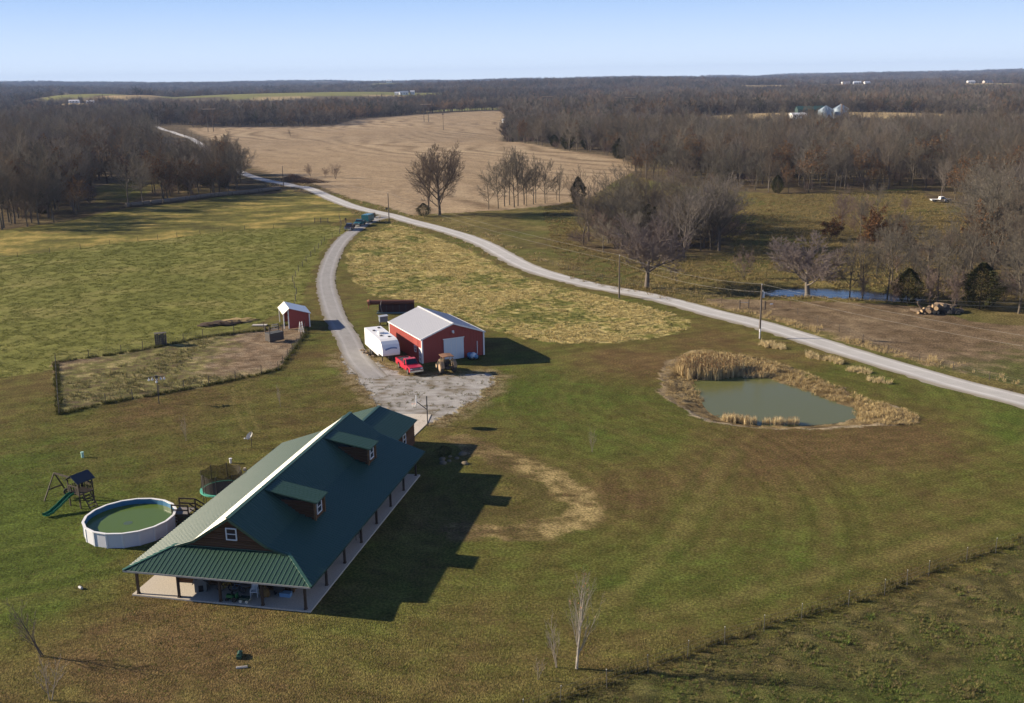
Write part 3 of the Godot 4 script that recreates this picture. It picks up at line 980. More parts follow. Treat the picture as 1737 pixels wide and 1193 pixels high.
func build_woods() -> void:
	var kinds := []      # [parts, joined, height, name, category]
	for k in 4:
		var d := bare(100 + k, 14.0, P_WOOD, BARK * [1.0, 1.15, 0.85, 1.3][k], [Color(0.128, 0.116, 0.096), Color(0.155, 0.128, 0.098), Color(0.108, 0.100, 0.084), Color(0.19, 0.170, 0.140)][k])
		kinds.append([parts(d), joined(d)])
	for k in 2:
		var d := bare(120 + k, 14.0, P_VASE, Color(0.135, 0.115, 0.10), [Color(0.17, 0.152, 0.135), Color(0.14, 0.116, 0.093)][k])
		kinds.append([parts(d), joined(d)])
	var pr := P_WOOD.duplicate()
	pr.merge({"leaf": 0.35, "leaf_size": 0.14, "leaf_per": 2, "leaf_cols": RUST})
	for k in 2:
		var d := bare(140 + k, 13.0, pr)
		kinds.append([parts(d), joined(d)])
	var cd := cedar(7, 9.0, 2.9, true)
	kinds.append([parts(cd), joined(cd)])
	var bs := bare(160, 6.0, P_BUSHY, Color(0.15, 0.12, 0.10), Color(0.19, 0.145, 0.125))
	kinds.append([parts(bs), joined(bs)])
	var names := ["bare_tree", "bare_tree", "bare_tree", "bare_tree", "bare_tree", "bare_tree", "rusty_tree", "rusty_tree", "cedar_tree", "bare_shrub"]
	var spots := []      # [x, z, area, distance]
	var areas := {"clump_a": ["the left wood edge", 6.2], "clump_b": ["the wood behind the bales", 6.0], "wood_left": ["the left woodland", 7.5], "clump_c": ["the oak thicket", 5.2], "wood_right": ["the right woodland", 7.2]}
	var sd := 300
	for key in areas:
		sd += 1
		for q in scatter(key, areas[key][1], sd):
			var p := Vector2(q.x, q.y)
			var g := region(q.x, q.y)
			if g == R.FIELD or g == R.STRIP: continue
			if seg_dist(p, poly["road"]) < (7.0 if q.y > -480 else 30.0): continue
			if Geometry2D.is_point_in_polygon(p, poly["clear"]) or Geometry2D.is_point_in_polygon(p, poly["glade"]): continue
			spots.append([q.x, q.y, key, p.length()])
	spots.sort_custom(func(a, b): return a[3] < b[3])
	var r := RandomNumberGenerator.new()
	r.seed = 77
	var single := 0
	var rest := []
	for k in kinds.size(): rest.append([])
	var look := {"bare_tree": "bare grey brown tree", "rusty_tree": "bare tree with rusty brown leaves left", "cedar_tree": "dark green cedar", "bare_shrub": "low bare many-stemmed shrub"}
	for s in spots:
		var at := ground(s[0], s[1])
		if not in_view(at + Vector3(0, 6, 0)): continue
		var u := r.randf()
		var v := nz("kind", 1.0 / 60.0, 2, 71).get_noise_2d(s[0], s[1])
		var k := r.randi() % 6
		if u < 0.10 + v * 0.5 and s[2] != "clump_c": k = 6 + r.randi() % 2
		elif u > 0.975: k = 8
		elif u > 0.84: k = 9
		var sc := r.randf_range(0.62, 1.22) * (0.8 if s[2] == "clump_c" else 1.0) * (1.12 if s[2] == "clump_a" else 1.0)
		var sv := Vector3(sc * r.randf_range(0.9, 1.2), sc, sc * r.randf_range(0.9, 1.2))
		if s[1] < -235 and s[0] > 80 and absf(s[0] * 318.0 + s[1] * 132.0) / 344.3 < 7.0 and s[3] < 352: continue
		if s[2] == "clump_c" and k < 6: sv = Vector3(sv.x * 1.35, sv.y, sv.z * 1.35)
		if s[2] == "clump_c" and r.randf() < 0.3:
			k = 9
			sv *= 1.5
		if k == 9: sv *= Vector3(1.15, 0.9, 1.15)
		if single < 270 and s[3] < 460:
			single += 1
			var where: String = areas[s[2]][0]
			tree(names[k], "%s among its like in %s" % [look[names[k]], where], "shrub" if k == 9 else "tree", kinds[k][0], at, r.randf() * TAU, sv, "%ss in %s" % [look[names[k]], where])
		else:
			rest[k].append(Transform3D(Basis(Vector3.UP, r.randf() * TAU).scaled(sv), at))
	var all_names := ["woodland", "woodland", "woodland", "woodland", "woodland", "woodland", "rusty_woodland", "rusty_woodland", "cedar_growth", "undergrowth"]
	for k in kinds.size():
		many(all_names[k], "mass of bare winter trees standing behind the nearest ones", kinds[k][1], rest[k])
	# far woods
	var far := []
	for k in 3:
		var d := bare(200 + k, 13.0, P_FAR, Color(0.11, 0.097, 0.08), Color(0.175, 0.158, 0.132))
		far.append(joined(d))
	var xf := [[], [], []]
	var cl := [[], [], []]
	var fr := RandomNumberGenerator.new()
	fr.seed = 91
	var tone := nz("tone", 1.0 / 90.0, 3, 72)
	var gap := nz("gap", 1.0 / 420.0, 2, 73)
	for zone in [[-440.0, -1500.0, 9.0, 1.1], [-1500.0, -3200.0, 12.5, 1.25], [-3200.0, -9300.0, 27.0, 2.3]]:
		var z: float = zone[0]
		while z > zone[1]:
			var half := -z * 0.56 + 30.0
			var x := -half
			while x < half:
				var px: float = x + fr.randf_range(-0.6, 0.6) * zone[2]
				var pz: float = z + fr.randf_range(-0.6, 0.6) * zone[2]
				x += zone[2]
				if pz > -1420 and pz < -290 and Geometry2D.is_point_in_polygon(Vector2(px, pz), poly["field"]): continue
				if pz > -1150 and px > -420 and px < -60 and seg_dist(Vector2(px, pz), poly["road"]) < 26.0: continue
				var pq := Vector2(px, pz)
				if pz > -1210 and (Geometry2D.is_point_in_polygon(pq, poly["wood_right"]) or Geometry2D.is_point_in_polygon(pq, poly["wood_left"]) or Geometry2D.is_point_in_polygon(pq, poly["clump_b"])): continue
				var open := false
				if pz < -700:
					for kn in KNOLLS:
						if kn[5] > 0:
							var dz: float = pz - kn[1]
							var q: float = pow((px - kn[0]) / kn[2], 2.0) + pow(dz / (kn[3] * (2.4 if dz > 0 else 1.0)), 2.0)
							if q < 1.15: open = true
				if open: continue
				if pz < -1500 and gap.get_noise_2d(px, pz) > 0.30: continue
				var y := hgt(px, pz)
				var k := fr.randi() % 3
				var s: float = zone[3] * fr.randf_range(0.75, 1.55)
				var sy: float = fr.randf_range(0.55, 1.2) * (1.0 + (zone[3] - 1.0) * 0.15)
				xf[k].append(Transform3D(Basis(Vector3.UP, fr.randf() * TAU).scaled(Vector3(s, sy, s)), Vector3(px, y - 0.3, pz)))
				var t := tone.get_noise_2d(px, pz) + fr.randf_range(-0.25, 0.25)
				var c := Color(0.86, 0.83, 0.84) if t < 0.22 else Color(1.0, 0.76, 0.58)
				if fr.randf() < 0.05: c = Color(0.30, 0.38, 0.24)
				cl[k].append(c * fr.randf_range(0.5, 1.35) * (1.0 + 0.5 * tone.get_noise_2d(px * 0.3, pz * 0.3)))
			z -= zone[2]
	for k in 3:
		many("distant_woodland", "bare woodland rolling away to the horizon", far[k], xf[k], cl[k])

func build_single_trees() -> void:
	var oak := parts(bare(11, 11.5, P_OAK, Color(0.15, 0.128, 0.11), Color(0.20, 0.165, 0.15)))
	var oak2 := parts(bare(13, 10.0, P_OAK, Color(0.16, 0.138, 0.12), Color(0.215, 0.18, 0.165)))
	var great := parts(bare(17, 19.5, P_GREAT, Color(0.11, 0.088, 0.07), Color(0.15, 0.12, 0.098)))
	tree("oak_tree", "gnarled bare oak with pale dead limbs beside the road, left of the far pond", "tree", oak, ground(25.7, -191.5), 0.4, Vector3(1.25, 1.25, 1.25))
	tree("oak_tree", "wide spreading bare oak standing at the edge of the far pond", "tree", oak2, ground(53.1, -181.3), 2.0, Vector3(1.5, 1.08, 1.5))
	tree("great_tree", "tall rounded bare tree alone at the edge of the stubble field by the road", "tree", great, ground(-20.9, -307.5), 1.0, Vector3(1.05, 1.0, 1.05))
	var great2 := parts(bare(18, 15.5, P_VASE, Color(0.12, 0.095, 0.075), Color(0.17, 0.13, 0.10)))
	tree("bare_tree", "smaller bare tree leaning against the tall rounded one by the stubble field", "tree", great2, ground(-24.5, -311.0), 0.2, Vector3(1.05, 1.1, 1.05))
	var slim := [parts(bare(31, 13.0, P_SLIM)), parts(bare(32, 13.0, P_SLIM)), parts(bare(33, 13.0, P_WOOD))]
	var row := [[-6.5, -319.5, 0.75, 2], [-3.6, -322, 0.95, 2], [-1.6, -327, 1.05, 2], [0.0, -330, 1.25, 0], [1.4, -324, 1.1, 2], [2.6, -327, 1.3, 1], [4.6, -331, 1.15, 2], [5.4, -327, 0.8, 0], [7.6, -331, 0.9, 2], [8.4, -335, 1.1, 1], [11.4, -333, 0.95, 2], [12.2, -338, 0.6, 0], [16.2, -336, 0.85, 1], [15.4, -341, 0.5, 2]]
	var rr := RandomNumberGenerator.new()
	rr.seed = 5
	for i in row.size():
		var e: Array = row[i]
		tree("slim_tree", "slim bare tree in the row along the stubble field's lower edge", "tree", slim[e[3]], ground(e[0], e[1]), rr.randf() * TAU, Vector3.ONE * e[2], "slim trees in the row by the stubble field")
	var ced := [parts(cedar(41, 8.5, 2.5, true)), parts(cedar(42, 8.5, 3.3, true)), parts(cedar(43, 5.5, 2.7, true))]
	tree("cedar_tree", "rounded dark cedar at the right end of the slim tree row", "tree", ced[0], ground(21.5, -326), 0.3, Vector3(0.95, 1.05, 0.95))
	tree("cedar_tree", "dark cedar bush at the foot of the tall rounded tree", "tree", ced[2], ground(-25.5, -305.5), 0.3, Vector3(0.8, 0.7, 0.8))
	tree("cedar_tree", "large dark cedar right of the log pile", "tree", ced[1], ground(78.8, -169.5), 1.3, Vector3(0.95, 0.92, 0.95))
	tree("cedar_tree", "ragged dark cedar between the log pile and the far pond", "tree", ced[1], ground(68.5, -174.5), 2.3, Vector3(0.75, 0.72, 0.75))
	var shrubs := [parts(bare(51, 6.5, P_BUSHY, Color(0.15, 0.12, 0.10), Color(0.20, 0.155, 0.14))), parts(bare(52, 6.5, P_BUSHY, Color(0.16, 0.12, 0.095), Color(0.21, 0.155, 0.125)))]
	var pr := P_BUSHY.duplicate()
	pr.merge({"leaf": 0.6, "leaf_size": 0.12, "leaf_per": 2, "leaf_cols": RUST})
	var rusty := parts(bare(53, 7.0, pr))
	tree("bare_shrub", "wide mauve grey thicket in the glade, left of the white pickup", "shrub", shrubs[0], ground(85.5, -265), 0.1, Vector3(1.6, 1.35, 1.5))
	tree("bare_shrub", "grey thicket just right of the wide mauve one in the glade", "shrub", shrubs[1], ground(92, -268), 1.1, Vector3(1.2, 1.1, 1.2))
	tree("rusty_shrub", "rust leaved small oak alone in the glade above the far pond", "tree", rusty, ground(83.0, -231), 0.5, Vector3(1.1, 1.25, 1.1))
	tree("rusty_shrub", "rust leaved bush below the mauve thicket", "shrub", rusty, ground(77.0, -247), 2.5, Vector3(0.9, 0.7, 0.9))
	tree("rusty_shrub", "bright rust bush at the right edge of the picture, behind the cedar", "shrub", rusty, ground(99.5, -217), 1.5, Vector3(1.2, 1.0, 1.2))
	var bank := [[60.5, -180.5, 0.75, 2, 1.0], [63.0, -181.0, 0.8, 0, 1.1], [66.5, -178.5, 0.85, 2, 1.0], [70.5, -176.5, 0.7, 1, 1.3], [73.5, -174.0, 0.72, 2, 1.2], [76.0, -172.0, 0.7, 1, 1.3], [83.5, -165.5, 0.8, 2, 1.5], [86.5, -169.0, 0.85, 2, 1.4], [80.5, -178.0, 0.8, 0, 1.4], [76.5, -186.0, 0.8, 2, 1.3], [90.0, -190.0, 0.9, 2, 1.3], [84.0, -196.0, 0.85, 1, 1.2], [93.0, -205.0, 0.9, 2, 1.2], [85.0, -160.0, 0.62, 2, 1.6], [71.5, -190.5, 0.75, 2, 1.2]]
	for e in bank:
		tree("bare_tree", "bare grey tree in the belt along the far pond", "tree", slim[e[3]], ground(e[0], e[1]), rr.randf() * TAU, Vector3(e[2] * e[4], e[2], e[2] * e[4]), "bare trees along the far pond")
	for e in [[66.0, -174.8], [62.0, -178.5], [71.5, -172.5], [74.6, -170.0], [81.5, -171.5], [88.0, -176.0], [45.5, -199.0], [58.0, -197.0], [-86.0, -452.0], [-79.0, -447.0], [-73.0, -438.0], [97, -228], [104, -226]]:
		tree("bare_shrub", "low grey brush tangled along the water or field edge", "shrub", shrubs[rr.randi() % 2], ground(e[0], e[1]), rr.randf() * TAU, Vector3.ONE * rr.randf_range(0.55, 0.9), "brush along the water and field edges")
	var brush := scatter("brush", 5.6, 611)
	for q in brush:
		var g := ground(q.x, q.y)
		if rr.randf() < 0.25 or Geometry2D.is_point_in_polygon(Vector2(q.x, q.y), poly["creek"]): continue
		if q.y < -235 and absf(q.x * 318.0 + q.y * 132.0) / 344.3 < 8.0: continue
		if rr.randf() < 0.62:
			var rust: bool = rr.randf() < 0.13
			tree("rusty_shrub" if rust else "bare_shrub", "rust leaved bush in the brushy ground right of the far pond" if rust else "bare grey brush clump in the brushy ground right of the far pond", "shrub", rusty if rust else shrubs[rr.randi() % 2], g, rr.randf() * TAU, Vector3(1.25, 1.0, 1.25) * rr.randf_range(0.3, 0.75), "rusty bushes right of the far pond" if rust else "brush right of the far pond")
		else:
			var t := rr.randf_range(0.4, 0.72)
			tree("bare_tree", "small bare tree in the brushy ground right of the far pond", "tree", slim[rr.randi() % 3], g, rr.randf() * TAU, Vector3(t * 1.2, t, t * 1.2), "small bare trees right of the far pond")
	# saplings on the lawn
	var bp := P_BIRCH.duplicate()
	bp.merge({"leaf": 0.05, "leaf_size": 0.06, "leaf_per": 1, "leaf_cols": [Color(0.5, 0.3, 0.2), Color(0.35, 0.16, 0.08)]})
	var birch := parts(bare(61, 6.9, bp, Color(0.33, 0.30, 0.26), Color(0.30, 0.27, 0.235)))
	tree("young_maple", "pale slender young tree with upswept limbs by the fence at the bottom", "tree", birch, ground(4.0, -61.4), 0.6, Vector3.ONE)
	var sap := parts(bare(62, 3.4, P_SAPLING, Color(0.30, 0.26, 0.22), Color(0.34, 0.29, 0.25)))
	var sap2 := parts(bare(63, 3.4, P_SAPLING, Color(0.12, 0.10, 0.085), Color(0.16, 0.13, 0.11)))
	tree("sapling", "thin pale sapling just left of the slender young tree's trunk", "tree", sap, ground(2.7, -61.6), 0.6, Vector3(0.9, 0.95, 0.9))
	tree("sapling", "tiny pale sapling left of the two by the bottom fence", "tree", sap, ground(1.4, -60.2), 2.6, Vector3(0.5, 0.45, 0.5))
	tree("sapling", "dark bare sapling on the lawn at lower left", "tree", sap2, ground(-32.9, -63.9), 1.6, Vector3(1.5, 1.1, 1.5))
	tree("sapling", "grey sapling in the bottom left corner", "tree", sap, ground(-30.0, -58.6), 3.1, Vector3(1.15, 0.85, 1.15))
	tree("sapling", "hair-thin sapling on the lawn below the animal pen", "tree", sap, ground(-36.3, -108.4), 0.2, Vector3(0.55, 0.75, 0.55))
	tree("sapling", "hair-thin sapling on the lawn right of the birdhouse pole", "tree", sap, ground(-28.4, -120.5), 1.2, Vector3(0.5, 0.72, 0.5))
	tree("sapling", "greenish thin sapling on the open lawn between house and near pond", "tree", sap, ground(8.3, -102.8), 2.2, Vector3(0.55, 0.7, 0.55))
	tree("sapling", "leafless sapling standing alone in the stubble field", "tree", sap2, ground(-172.5, -833.0), 2.2, Vector3(2.4, 1.6, 2.4))

# ---------------------------------------------------------------- grasses
func tuft(sd: int, blades: int, height: float, spread: float, width: float, cols: Array) -> ArrayMesh:
	var r := RandomNumberGenerator.new()
	r.seed = sd
	var mb := MB.new()
	for b in blades:
		var a := r.randf() * TAU
		var o := Vector3(cos(a), 0, sin(a)) * spread * 0.45 * sqrt(r.randf())
		var lean := Vector3(cos(a), 0, sin(a)) * spread * r.randf_range(0.2, 0.8) + Vector3(r.randf_range(-1, 1), 0, r.randf_range(-1, 1)) * spread * 0.3
		var h := height * r.randf_range(0.55, 1.1)
		var s := Vector3(-sin(a), 0, cos(a)).rotated(Vector3.UP, r.randf_range(-0.8, 0.8)) * width
		mb.col = cols[r.randi() % cols.size()]
		var m := o + lean * 0.4 + Vector3(0, h * 0.6, 0)
		mb.face([o - s, o + s, m + s * 0.8, m - s * 0.8])
		mb.face([m - s * 0.8, m + s * 0.8, o + lean + Vector3(0, h, 0)])
	return mb.mesh(vcol("grass_blades", 0.9, 0.5))

func cattail(sd: int) -> ArrayMesh:
	var r := RandomNumberGenerator.new()
	r.seed = sd
	var mb := MB.new()
	for b in 9:
		var a := r.randf() * TAU
		var o := Vector3(cos(a), 0, sin(a)) * 0.3 * r.randf()
		var lean := Vector3(0.30, 0, 0.05) * r.randf_range(0.2, 1.3) + Vector3(r.randf_range(-1, 1), 0, r.randf_range(-1, 1)) * 0.22
		var h := r.randf_range(1.3, 2.3)
		var s := Vector3(cos(a * 3.0), 0, sin(a * 3.0)) * 0.028
		mb.col = [Color(0.58, 0.47, 0.27), Color(0.50, 0.39, 0.22), Color(0.64, 0.53, 0.32), Color(0.38, 0.28, 0.15)][r.randi() % 4]
		var m := o + lean * 0.45 + Vector3(0, h * 0.65, 0)
		mb.face([o - s, o + s, m + s, m - s])
		mb.face([m - s, m + s, o + lean + Vector3(0, h * (0.8 if b % 3 == 0 else 1.0), 0)])
	mb.col = Color(0.20, 0.12, 0.06)
	mb.cyl(Vector3(0.25, 1.75, 0), Vector3(0.29, 1.95, 0.02), 0.03, 5)
	return mb.mesh(vcol("grass_blades", 0.9, 0.5))

func strew(called: String, label: String, am: ArrayMesh, count: int, lo: Vector2, hi: Vector2, ok: Callable, smin: float, smax: float, sd: int) -> void:
	var r := RandomNumberGenerator.new()
	r.seed = sd
	var xf := []
	for i in count:
		var x := r.randf_range(lo.x, hi.x)
		var z := r.randf_range(lo.y, hi.y)
		var s := r.randf_range(smin, smax)
		var yaw := r.randf() * TAU
		if not in_view(Vector3(x, 0, z), 1.05): continue
		var f: float = ok.call(x, z)
		if f <= 0.0: continue
		s *= f
		xf.append(Transform3D(Basis(Vector3.UP, yaw).scaled(Vector3(s, s, s)), ground(x, z) - Vector3(0, 0.03, 0)))
	many(called, label, am, xf)

func build_grass() -> void:
	var n2 := nz("c2", 1.0 / 4.5, 3, 32)
	var n1 := nz("c1", 1.0 / 24.0, 3, 31)
	var n3y := nz("c3", 1.0 / 1.1, 2, 33)
	var straw := [Color(0.48, 0.38, 0.20), Color(0.42, 0.325, 0.16), Color(0.56, 0.45, 0.25), Color(0.33, 0.25, 0.125)]
	var olive := [Color(0.14, 0.135, 0.048), Color(0.17, 0.155, 0.06), Color(0.11, 0.125, 0.034), Color(0.24, 0.195, 0.09)]
	var green := [Color(0.10, 0.15, 0.032), Color(0.125, 0.165, 0.042), Color(0.09, 0.125, 0.03)]
	var brown := [Color(0.17, 0.125, 0.075), Color(0.22, 0.165, 0.095), Color(0.13, 0.10, 0.06)]
	# beyond the right-hand fence
	var in_rough := func(x, z): return (0.55 + maxf(0.0, n2.get_noise_2d(x, z)) * 0.9) if region(x, z) == R.ROUGH and n2.get_noise_2d(x, z) > -0.35 else 0.0
	strew("rough_grass", "dark olive grass tufts of the rough pasture at lower right", tuft(1, 10, 0.24, 0.22, 0.012, olive), 26000, Vector2(-4, -84), Vector2(52, -50), in_rough, 0.6, 1.3, 401)
	strew("rough_grass", "green grass tufts of the rough pasture at lower right", tuft(2, 10, 0.2, 0.24, 0.014, green), 12000, Vector2(5, -84), Vector2(52, -50), func(x, z): return (0.5 + maxf(0.0, n2.get_noise_2d(z, x)) * 0.9) if region(x, z) == R.ROUGH and z + x * 0.35 + n2.get_noise_2d(z, x) * 12.0 > -56 else 0.0, 0.6, 1.3, 402)
	strew("rough_weeds", "brown dead weeds of the rough pasture at lower right", tuft(3, 9, 0.3, 0.2, 0.010, brown), 9000, Vector2(-4, -84), Vector2(52, -50), in_rough, 0.6, 1.3, 403)
	strew("fence_grass", "dark unmown grass strip under the right-hand wire fence", tuft(4, 14, 0.5, 0.3, 0.013, [Color(0.07, 0.075, 0.025), Color(0.10, 0.095, 0.035), Color(0.055, 0.065, 0.02), Color(0.15, 0.12, 0.055)]), 22000, Vector2(-4, -86), Vector2(54, -50), func(x, z): return 1.0 if seg_dist(Vector2(x, z + 0.5), poly["fence_right"]) < 0.42 + n2.get_noise_2d(x, z) * 0.5 else 0.0, 0.6, 1.25, 404)
	# mown lawn
	var on_lawn := func(x, z): return 1.0 if region(x, z) == R.LAWN and not (x > -31 and x < -8 and z < -69 and z > -112 and (x + 29.7) * -0.211 + (z + 72.5) * -0.977 > -1.0 and (x + 29.7) * 0.977 - (z + 72.5) * -0.211 > -0.6) else 0.0
	strew("lawn_grass", "short olive and green grass of the mown lawn", tuft(21, 8, 0.075, 0.22, 0.011, [Color(0.12, 0.125, 0.035), Color(0.095, 0.125, 0.026), Color(0.15, 0.13, 0.05)]), 90000, Vector2(-60, -135), Vector2(50, -52), on_lawn, 0.7, 1.5, 421)
	strew("lawn_grass", "dry brown grass blades in the mown lawn", tuft(22, 7, 0.065, 0.22, 0.011, [Color(0.20, 0.145, 0.07), Color(0.26, 0.20, 0.10), Color(0.14, 0.10, 0.05)]), 50000, Vector2(-60, -135), Vector2(50, -52), func(x, z): return 1.0 if n1.get_noise_2d(x, z) < 0.15 and (on_lawn as Callable).call(x, z) > 0.5 else 0.0, 0.7, 1.5, 422)
	strew("fallen_leaves", "fallen leaves and clippings scattered on the lawn", tuft(23, 3, 0.05, 0.3, 0.03, [Color(0.36, 0.28, 0.17), Color(0.25, 0.16, 0.08)]), 5000, Vector2(-60, -135), Vector2(50, -52), func(x, z): return 1.0 if n2.get_noise_2d(x * 0.4, z * 0.4) > 0.15 and (on_lawn as Callable).call(x, z) > 0.5 else 0.0, 0.5, 1.2, 423)
	strew("yard_weeds", "brown and green weeds growing through the gravel yard", tuft(24, 9, 0.16, 0.3, 0.02, [Color(0.16, 0.13, 0.06), Color(0.11, 0.12, 0.035), Color(0.24, 0.18, 0.09)]), 5000, Vector2(-26, -148), Vector2(-1, -112), func(x, z): return 1.0 if region(x, z) == R.YARD and n2.get_noise_2d(x * 1.5, z * 1.5) + n3y.get_noise_2d(x, z) * 0.6 > 0.22 else 0.0, 0.5, 1.2, 424)
	strew("yard_edge_grass", "straw coloured grass along the ragged edge of the gravel yard", tuft(25, 10, 0.16, 0.35, 0.018, [Color(0.36, 0.28, 0.15), Color(0.28, 0.20, 0.10), Color(0.20, 0.16, 0.07)]), 9000, Vector2(-28, -150), Vector2(3, -108), func(x, z): return 1.0 if region(x, z) == R.LAWN and seg_dist(Vector2(x, z), poly["yard"], true) < 1.2 + n2.get_noise_2d(x, z) * 1.5 else 0.0, 0.5, 1.2, 425)
	# meadow and pastures
	strew("meadow_grass", "straw coloured grass standing in the meadow by the driveway", tuft(5, 9, 0.28, 0.6, 0.03, [Color(0.62, 0.52, 0.26), Color(0.56, 0.46, 0.22), Color(0.46, 0.37, 0.16)]), 46000, Vector2(-40, -290), Vector2(32, -148), func(x, z): return 1.0 if region(x, z) == R.HAY and n1.get_noise_2d(x, z) + n2.get_noise_2d(x, z) * 0.8 > -0.02 else 0.0, 0.6, 1.3, 405)
	strew("meadow_grass", "green grass standing in the meadow by the driveway", tuft(6, 9, 0.18, 0.5, 0.03, [Color(0.13, 0.145, 0.04), Color(0.16, 0.16, 0.05), Color(0.24, 0.21, 0.08)]), 26000, Vector2(-40, -290), Vector2(32, -148), func(x, z): return 1.0 if region(x, z) == R.HAY else 0.0, 0.6, 1.3, 406)
	strew("pasture_grass", "yellow green grass clumps of the left pasture", tuft(7, 9, 0.16, 0.5, 0.03, [Color(0.20, 0.205, 0.055), Color(0.18, 0.19, 0.05), Color(0.30, 0.27, 0.10), Color(0.15, 0.16, 0.042)]), 60000, Vector2(-125, -288), Vector2(-38, -132), func(x, z): return 1.0 if region(x, z) == R.PASTURE and n2.get_noise_2d(x * 1.3, z) > -0.15 else 0.0, 0.6, 1.35, 407)
	strew("pen_weeds", "pale weeds growing inside the animal pen", tuft(8, 10, 0.42, 0.4, 0.022, [Color(0.36, 0.31, 0.16), Color(0.20, 0.20, 0.08), Color(0.16, 0.15, 0.06), Color(0.28, 0.23, 0.11)]), 9000, Vector2(-66, -168), Vector2(-32, -118), func(x, z): return 1.0 if region(x, z) == R.PEN and n2.get_noise_2d(x, z) > -0.1 and not (x > -46 and z < -135) and x * 0.9 + z * 0.42 > -108.5 else 0.0, 0.5, 1.2, 408)
	strew("pen_edge_grass", "dark unmown grass line under the pen fence", tuft(9, 14, 0.5, 0.32, 0.018, [Color(0.075, 0.082, 0.026), Color(0.10, 0.10, 0.035), Color(0.06, 0.07, 0.02)]), 26000, Vector2(-67, -168), Vector2(-31, -117), func(x, z): return 1.0 if seg_dist(Vector2(x, z), poly["pen"], true) < 0.34 + n2.get_noise_2d(x, z) * 0.3 else 0.0, 0.6, 1.2, 409)
	# the near pond
	var where_1 := func(x, z):
		var p := Vector2(x, z)
		if Geometry2D.is_point_in_polygon(p, poly["pond"]): return 0.0
		if not Geometry2D.is_point_in_polygon(p, poly["bank"]): return 0.0
		var s := seg_dist(p, poly["pond"], true)
		var near: float = 1.0 if z < -121 or x > 40 else (0.45 if n2.get_noise_2d(x * 2.0, z * 2.0) > 0.1 else 0.0)
		return near * (0.7 if x > 24.0 else 0.4) * (1.0 if s > 0.6 else 0.6) if n2.get_noise_2d(x, z) > -0.2 else 0.0
	strew("bank_grass", "tawny dead grass hanging over the near pond's bank", tuft(10, 14, 0.6, 0.6, 0.02, straw), 12000, Vector2(17, -146), Vector2(48, -108), where_1, 0.6, 1.3, 410)
	var where_2 := func(x, z):
		var p := Vector2(x, z)
		if Geometry2D.is_point_in_polygon(p, poly["pond"]) or not Geometry2D.is_point_in_polygon(p, poly["bank"]): return 0.0
		return (0.8 if x > 23.0 else 0.45) if (z < -121 or x > 41 or x < 23) and n2.get_noise_2d(x, z) < 0.15 else 0.0
	strew("bank_grass", "brown dead grass hanging over the near pond's bank", tuft(12, 14, 0.5, 0.6, 0.02, [Color(0.24, 0.175, 0.085), Color(0.17, 0.125, 0.06), Color(0.34, 0.26, 0.13)]), 6000, Vector2(17, -146), Vector2(48, -108), where_2, 0.6, 1.2, 411)
	var where_3 := func(x, z):
		var q := Vector2((x - 26.4) / 4.3, (z + 133.4) / 2.7)
		if q.length() < 1.0 + n2.get_noise_2d(x, z) * 0.3: return 1.0
		return 0.55 if Vector2((x - 32.5) / 3.0, (z + 133.0) / 1.5).length() < 1.0 else 0.0
	strew("cattails", "tall tan cattails along the back of the near pond", cattail(3), 5200, Vector2(20, -142), Vector2(36, -116), where_3, 0.75, 1.1, 412)
	var where_4 := func(x, z):
		for e in [[25.9, -114.0, 1.7, 0.9], [27.3, -113.3, 0.9, 0.8], [30.4, -113.0, 1.6, 0.7], [32.2, -112.8, 0.7, 0.6]]:
			if Vector2((x - e[0]) / e[2], (z - e[1]) / e[3]).length() < 1.0: return 0.55
		return 0.0
	strew("cattails", "short cattail clumps in the near pond's front shallows", cattail(5), 2600, Vector2(24, -117), Vector2(42, -110), where_4, 0.6, 1.05, 413)
	# verges
	var where_5 := func(x, z):
		var s := seg_dist(Vector2(x, z), poly["road"])
		return 1.0 if s > 3.2 and s < 6.5 + n2.get_noise_2d(x, z) * 5.0 and region(x, z) == R.MUD and n2.get_noise_2d(x * 0.6, z * 0.6) > -0.1 else 0.0
	strew("verge_grass", "tall straw grass along the far verge of the gravel road", tuft(11, 12, 0.75, 0.5, 0.02, straw), 14000, Vector2(30, -190), Vector2(76, -100), where_5, 0.4, 1.0, 414)
	var where_6 := func(x, z):
		for e in [[37.9, -146.0, 2.4, 1.1, 0.9], [43.2, -138.2, 3.2, 1.0, 0.9], [46.0, -131.5, 1.8, 1.0, 0.9], [46.8, -126.8, 1.6, 0.8, 0.8]]:
			var q := Vector2(x - e[0], z - e[1]).rotated(-e[4])
			if Vector2(q.x / e[2], q.y / e[3]).length() < 1.0 + n2.get_noise_2d(x, z) * 0.5: return 1.0
		return 0.0
	strew("verge_grass", "straw grass clumps in the ditch between near pond and road", tuft(13, 16, 0.8, 0.5, 0.02, [Color(0.55, 0.45, 0.25), Color(0.48, 0.38, 0.20), Color(0.60, 0.50, 0.30)]), 4000, Vector2(33, -152), Vector2(50, -118), where_6, 0.4, 1.1, 415)
	var where_7 := func(x, z):
		var s := seg_dist(Vector2(x, z), poly["road"])
		return 1.0 if s > 3.4 and s < 8.0 + n2.get_noise_2d(x, z) * 4.0 and z < -215 and (region(x, z) == R.GLADE or region(x, z) == R.LAWN or region(x, z) == R.WOOD) and n2.get_noise_2d(x * 0.5, z * 0.5) > 0.0 else 0.0
	strew("verge_grass", "straw grass between the gravel road and the stubble field", tuft(14, 12, 0.6, 0.7, 0.04, straw), 16000, Vector2(-100, -460), Vector2(15, -190), where_7, 0.5, 1.1, 416)
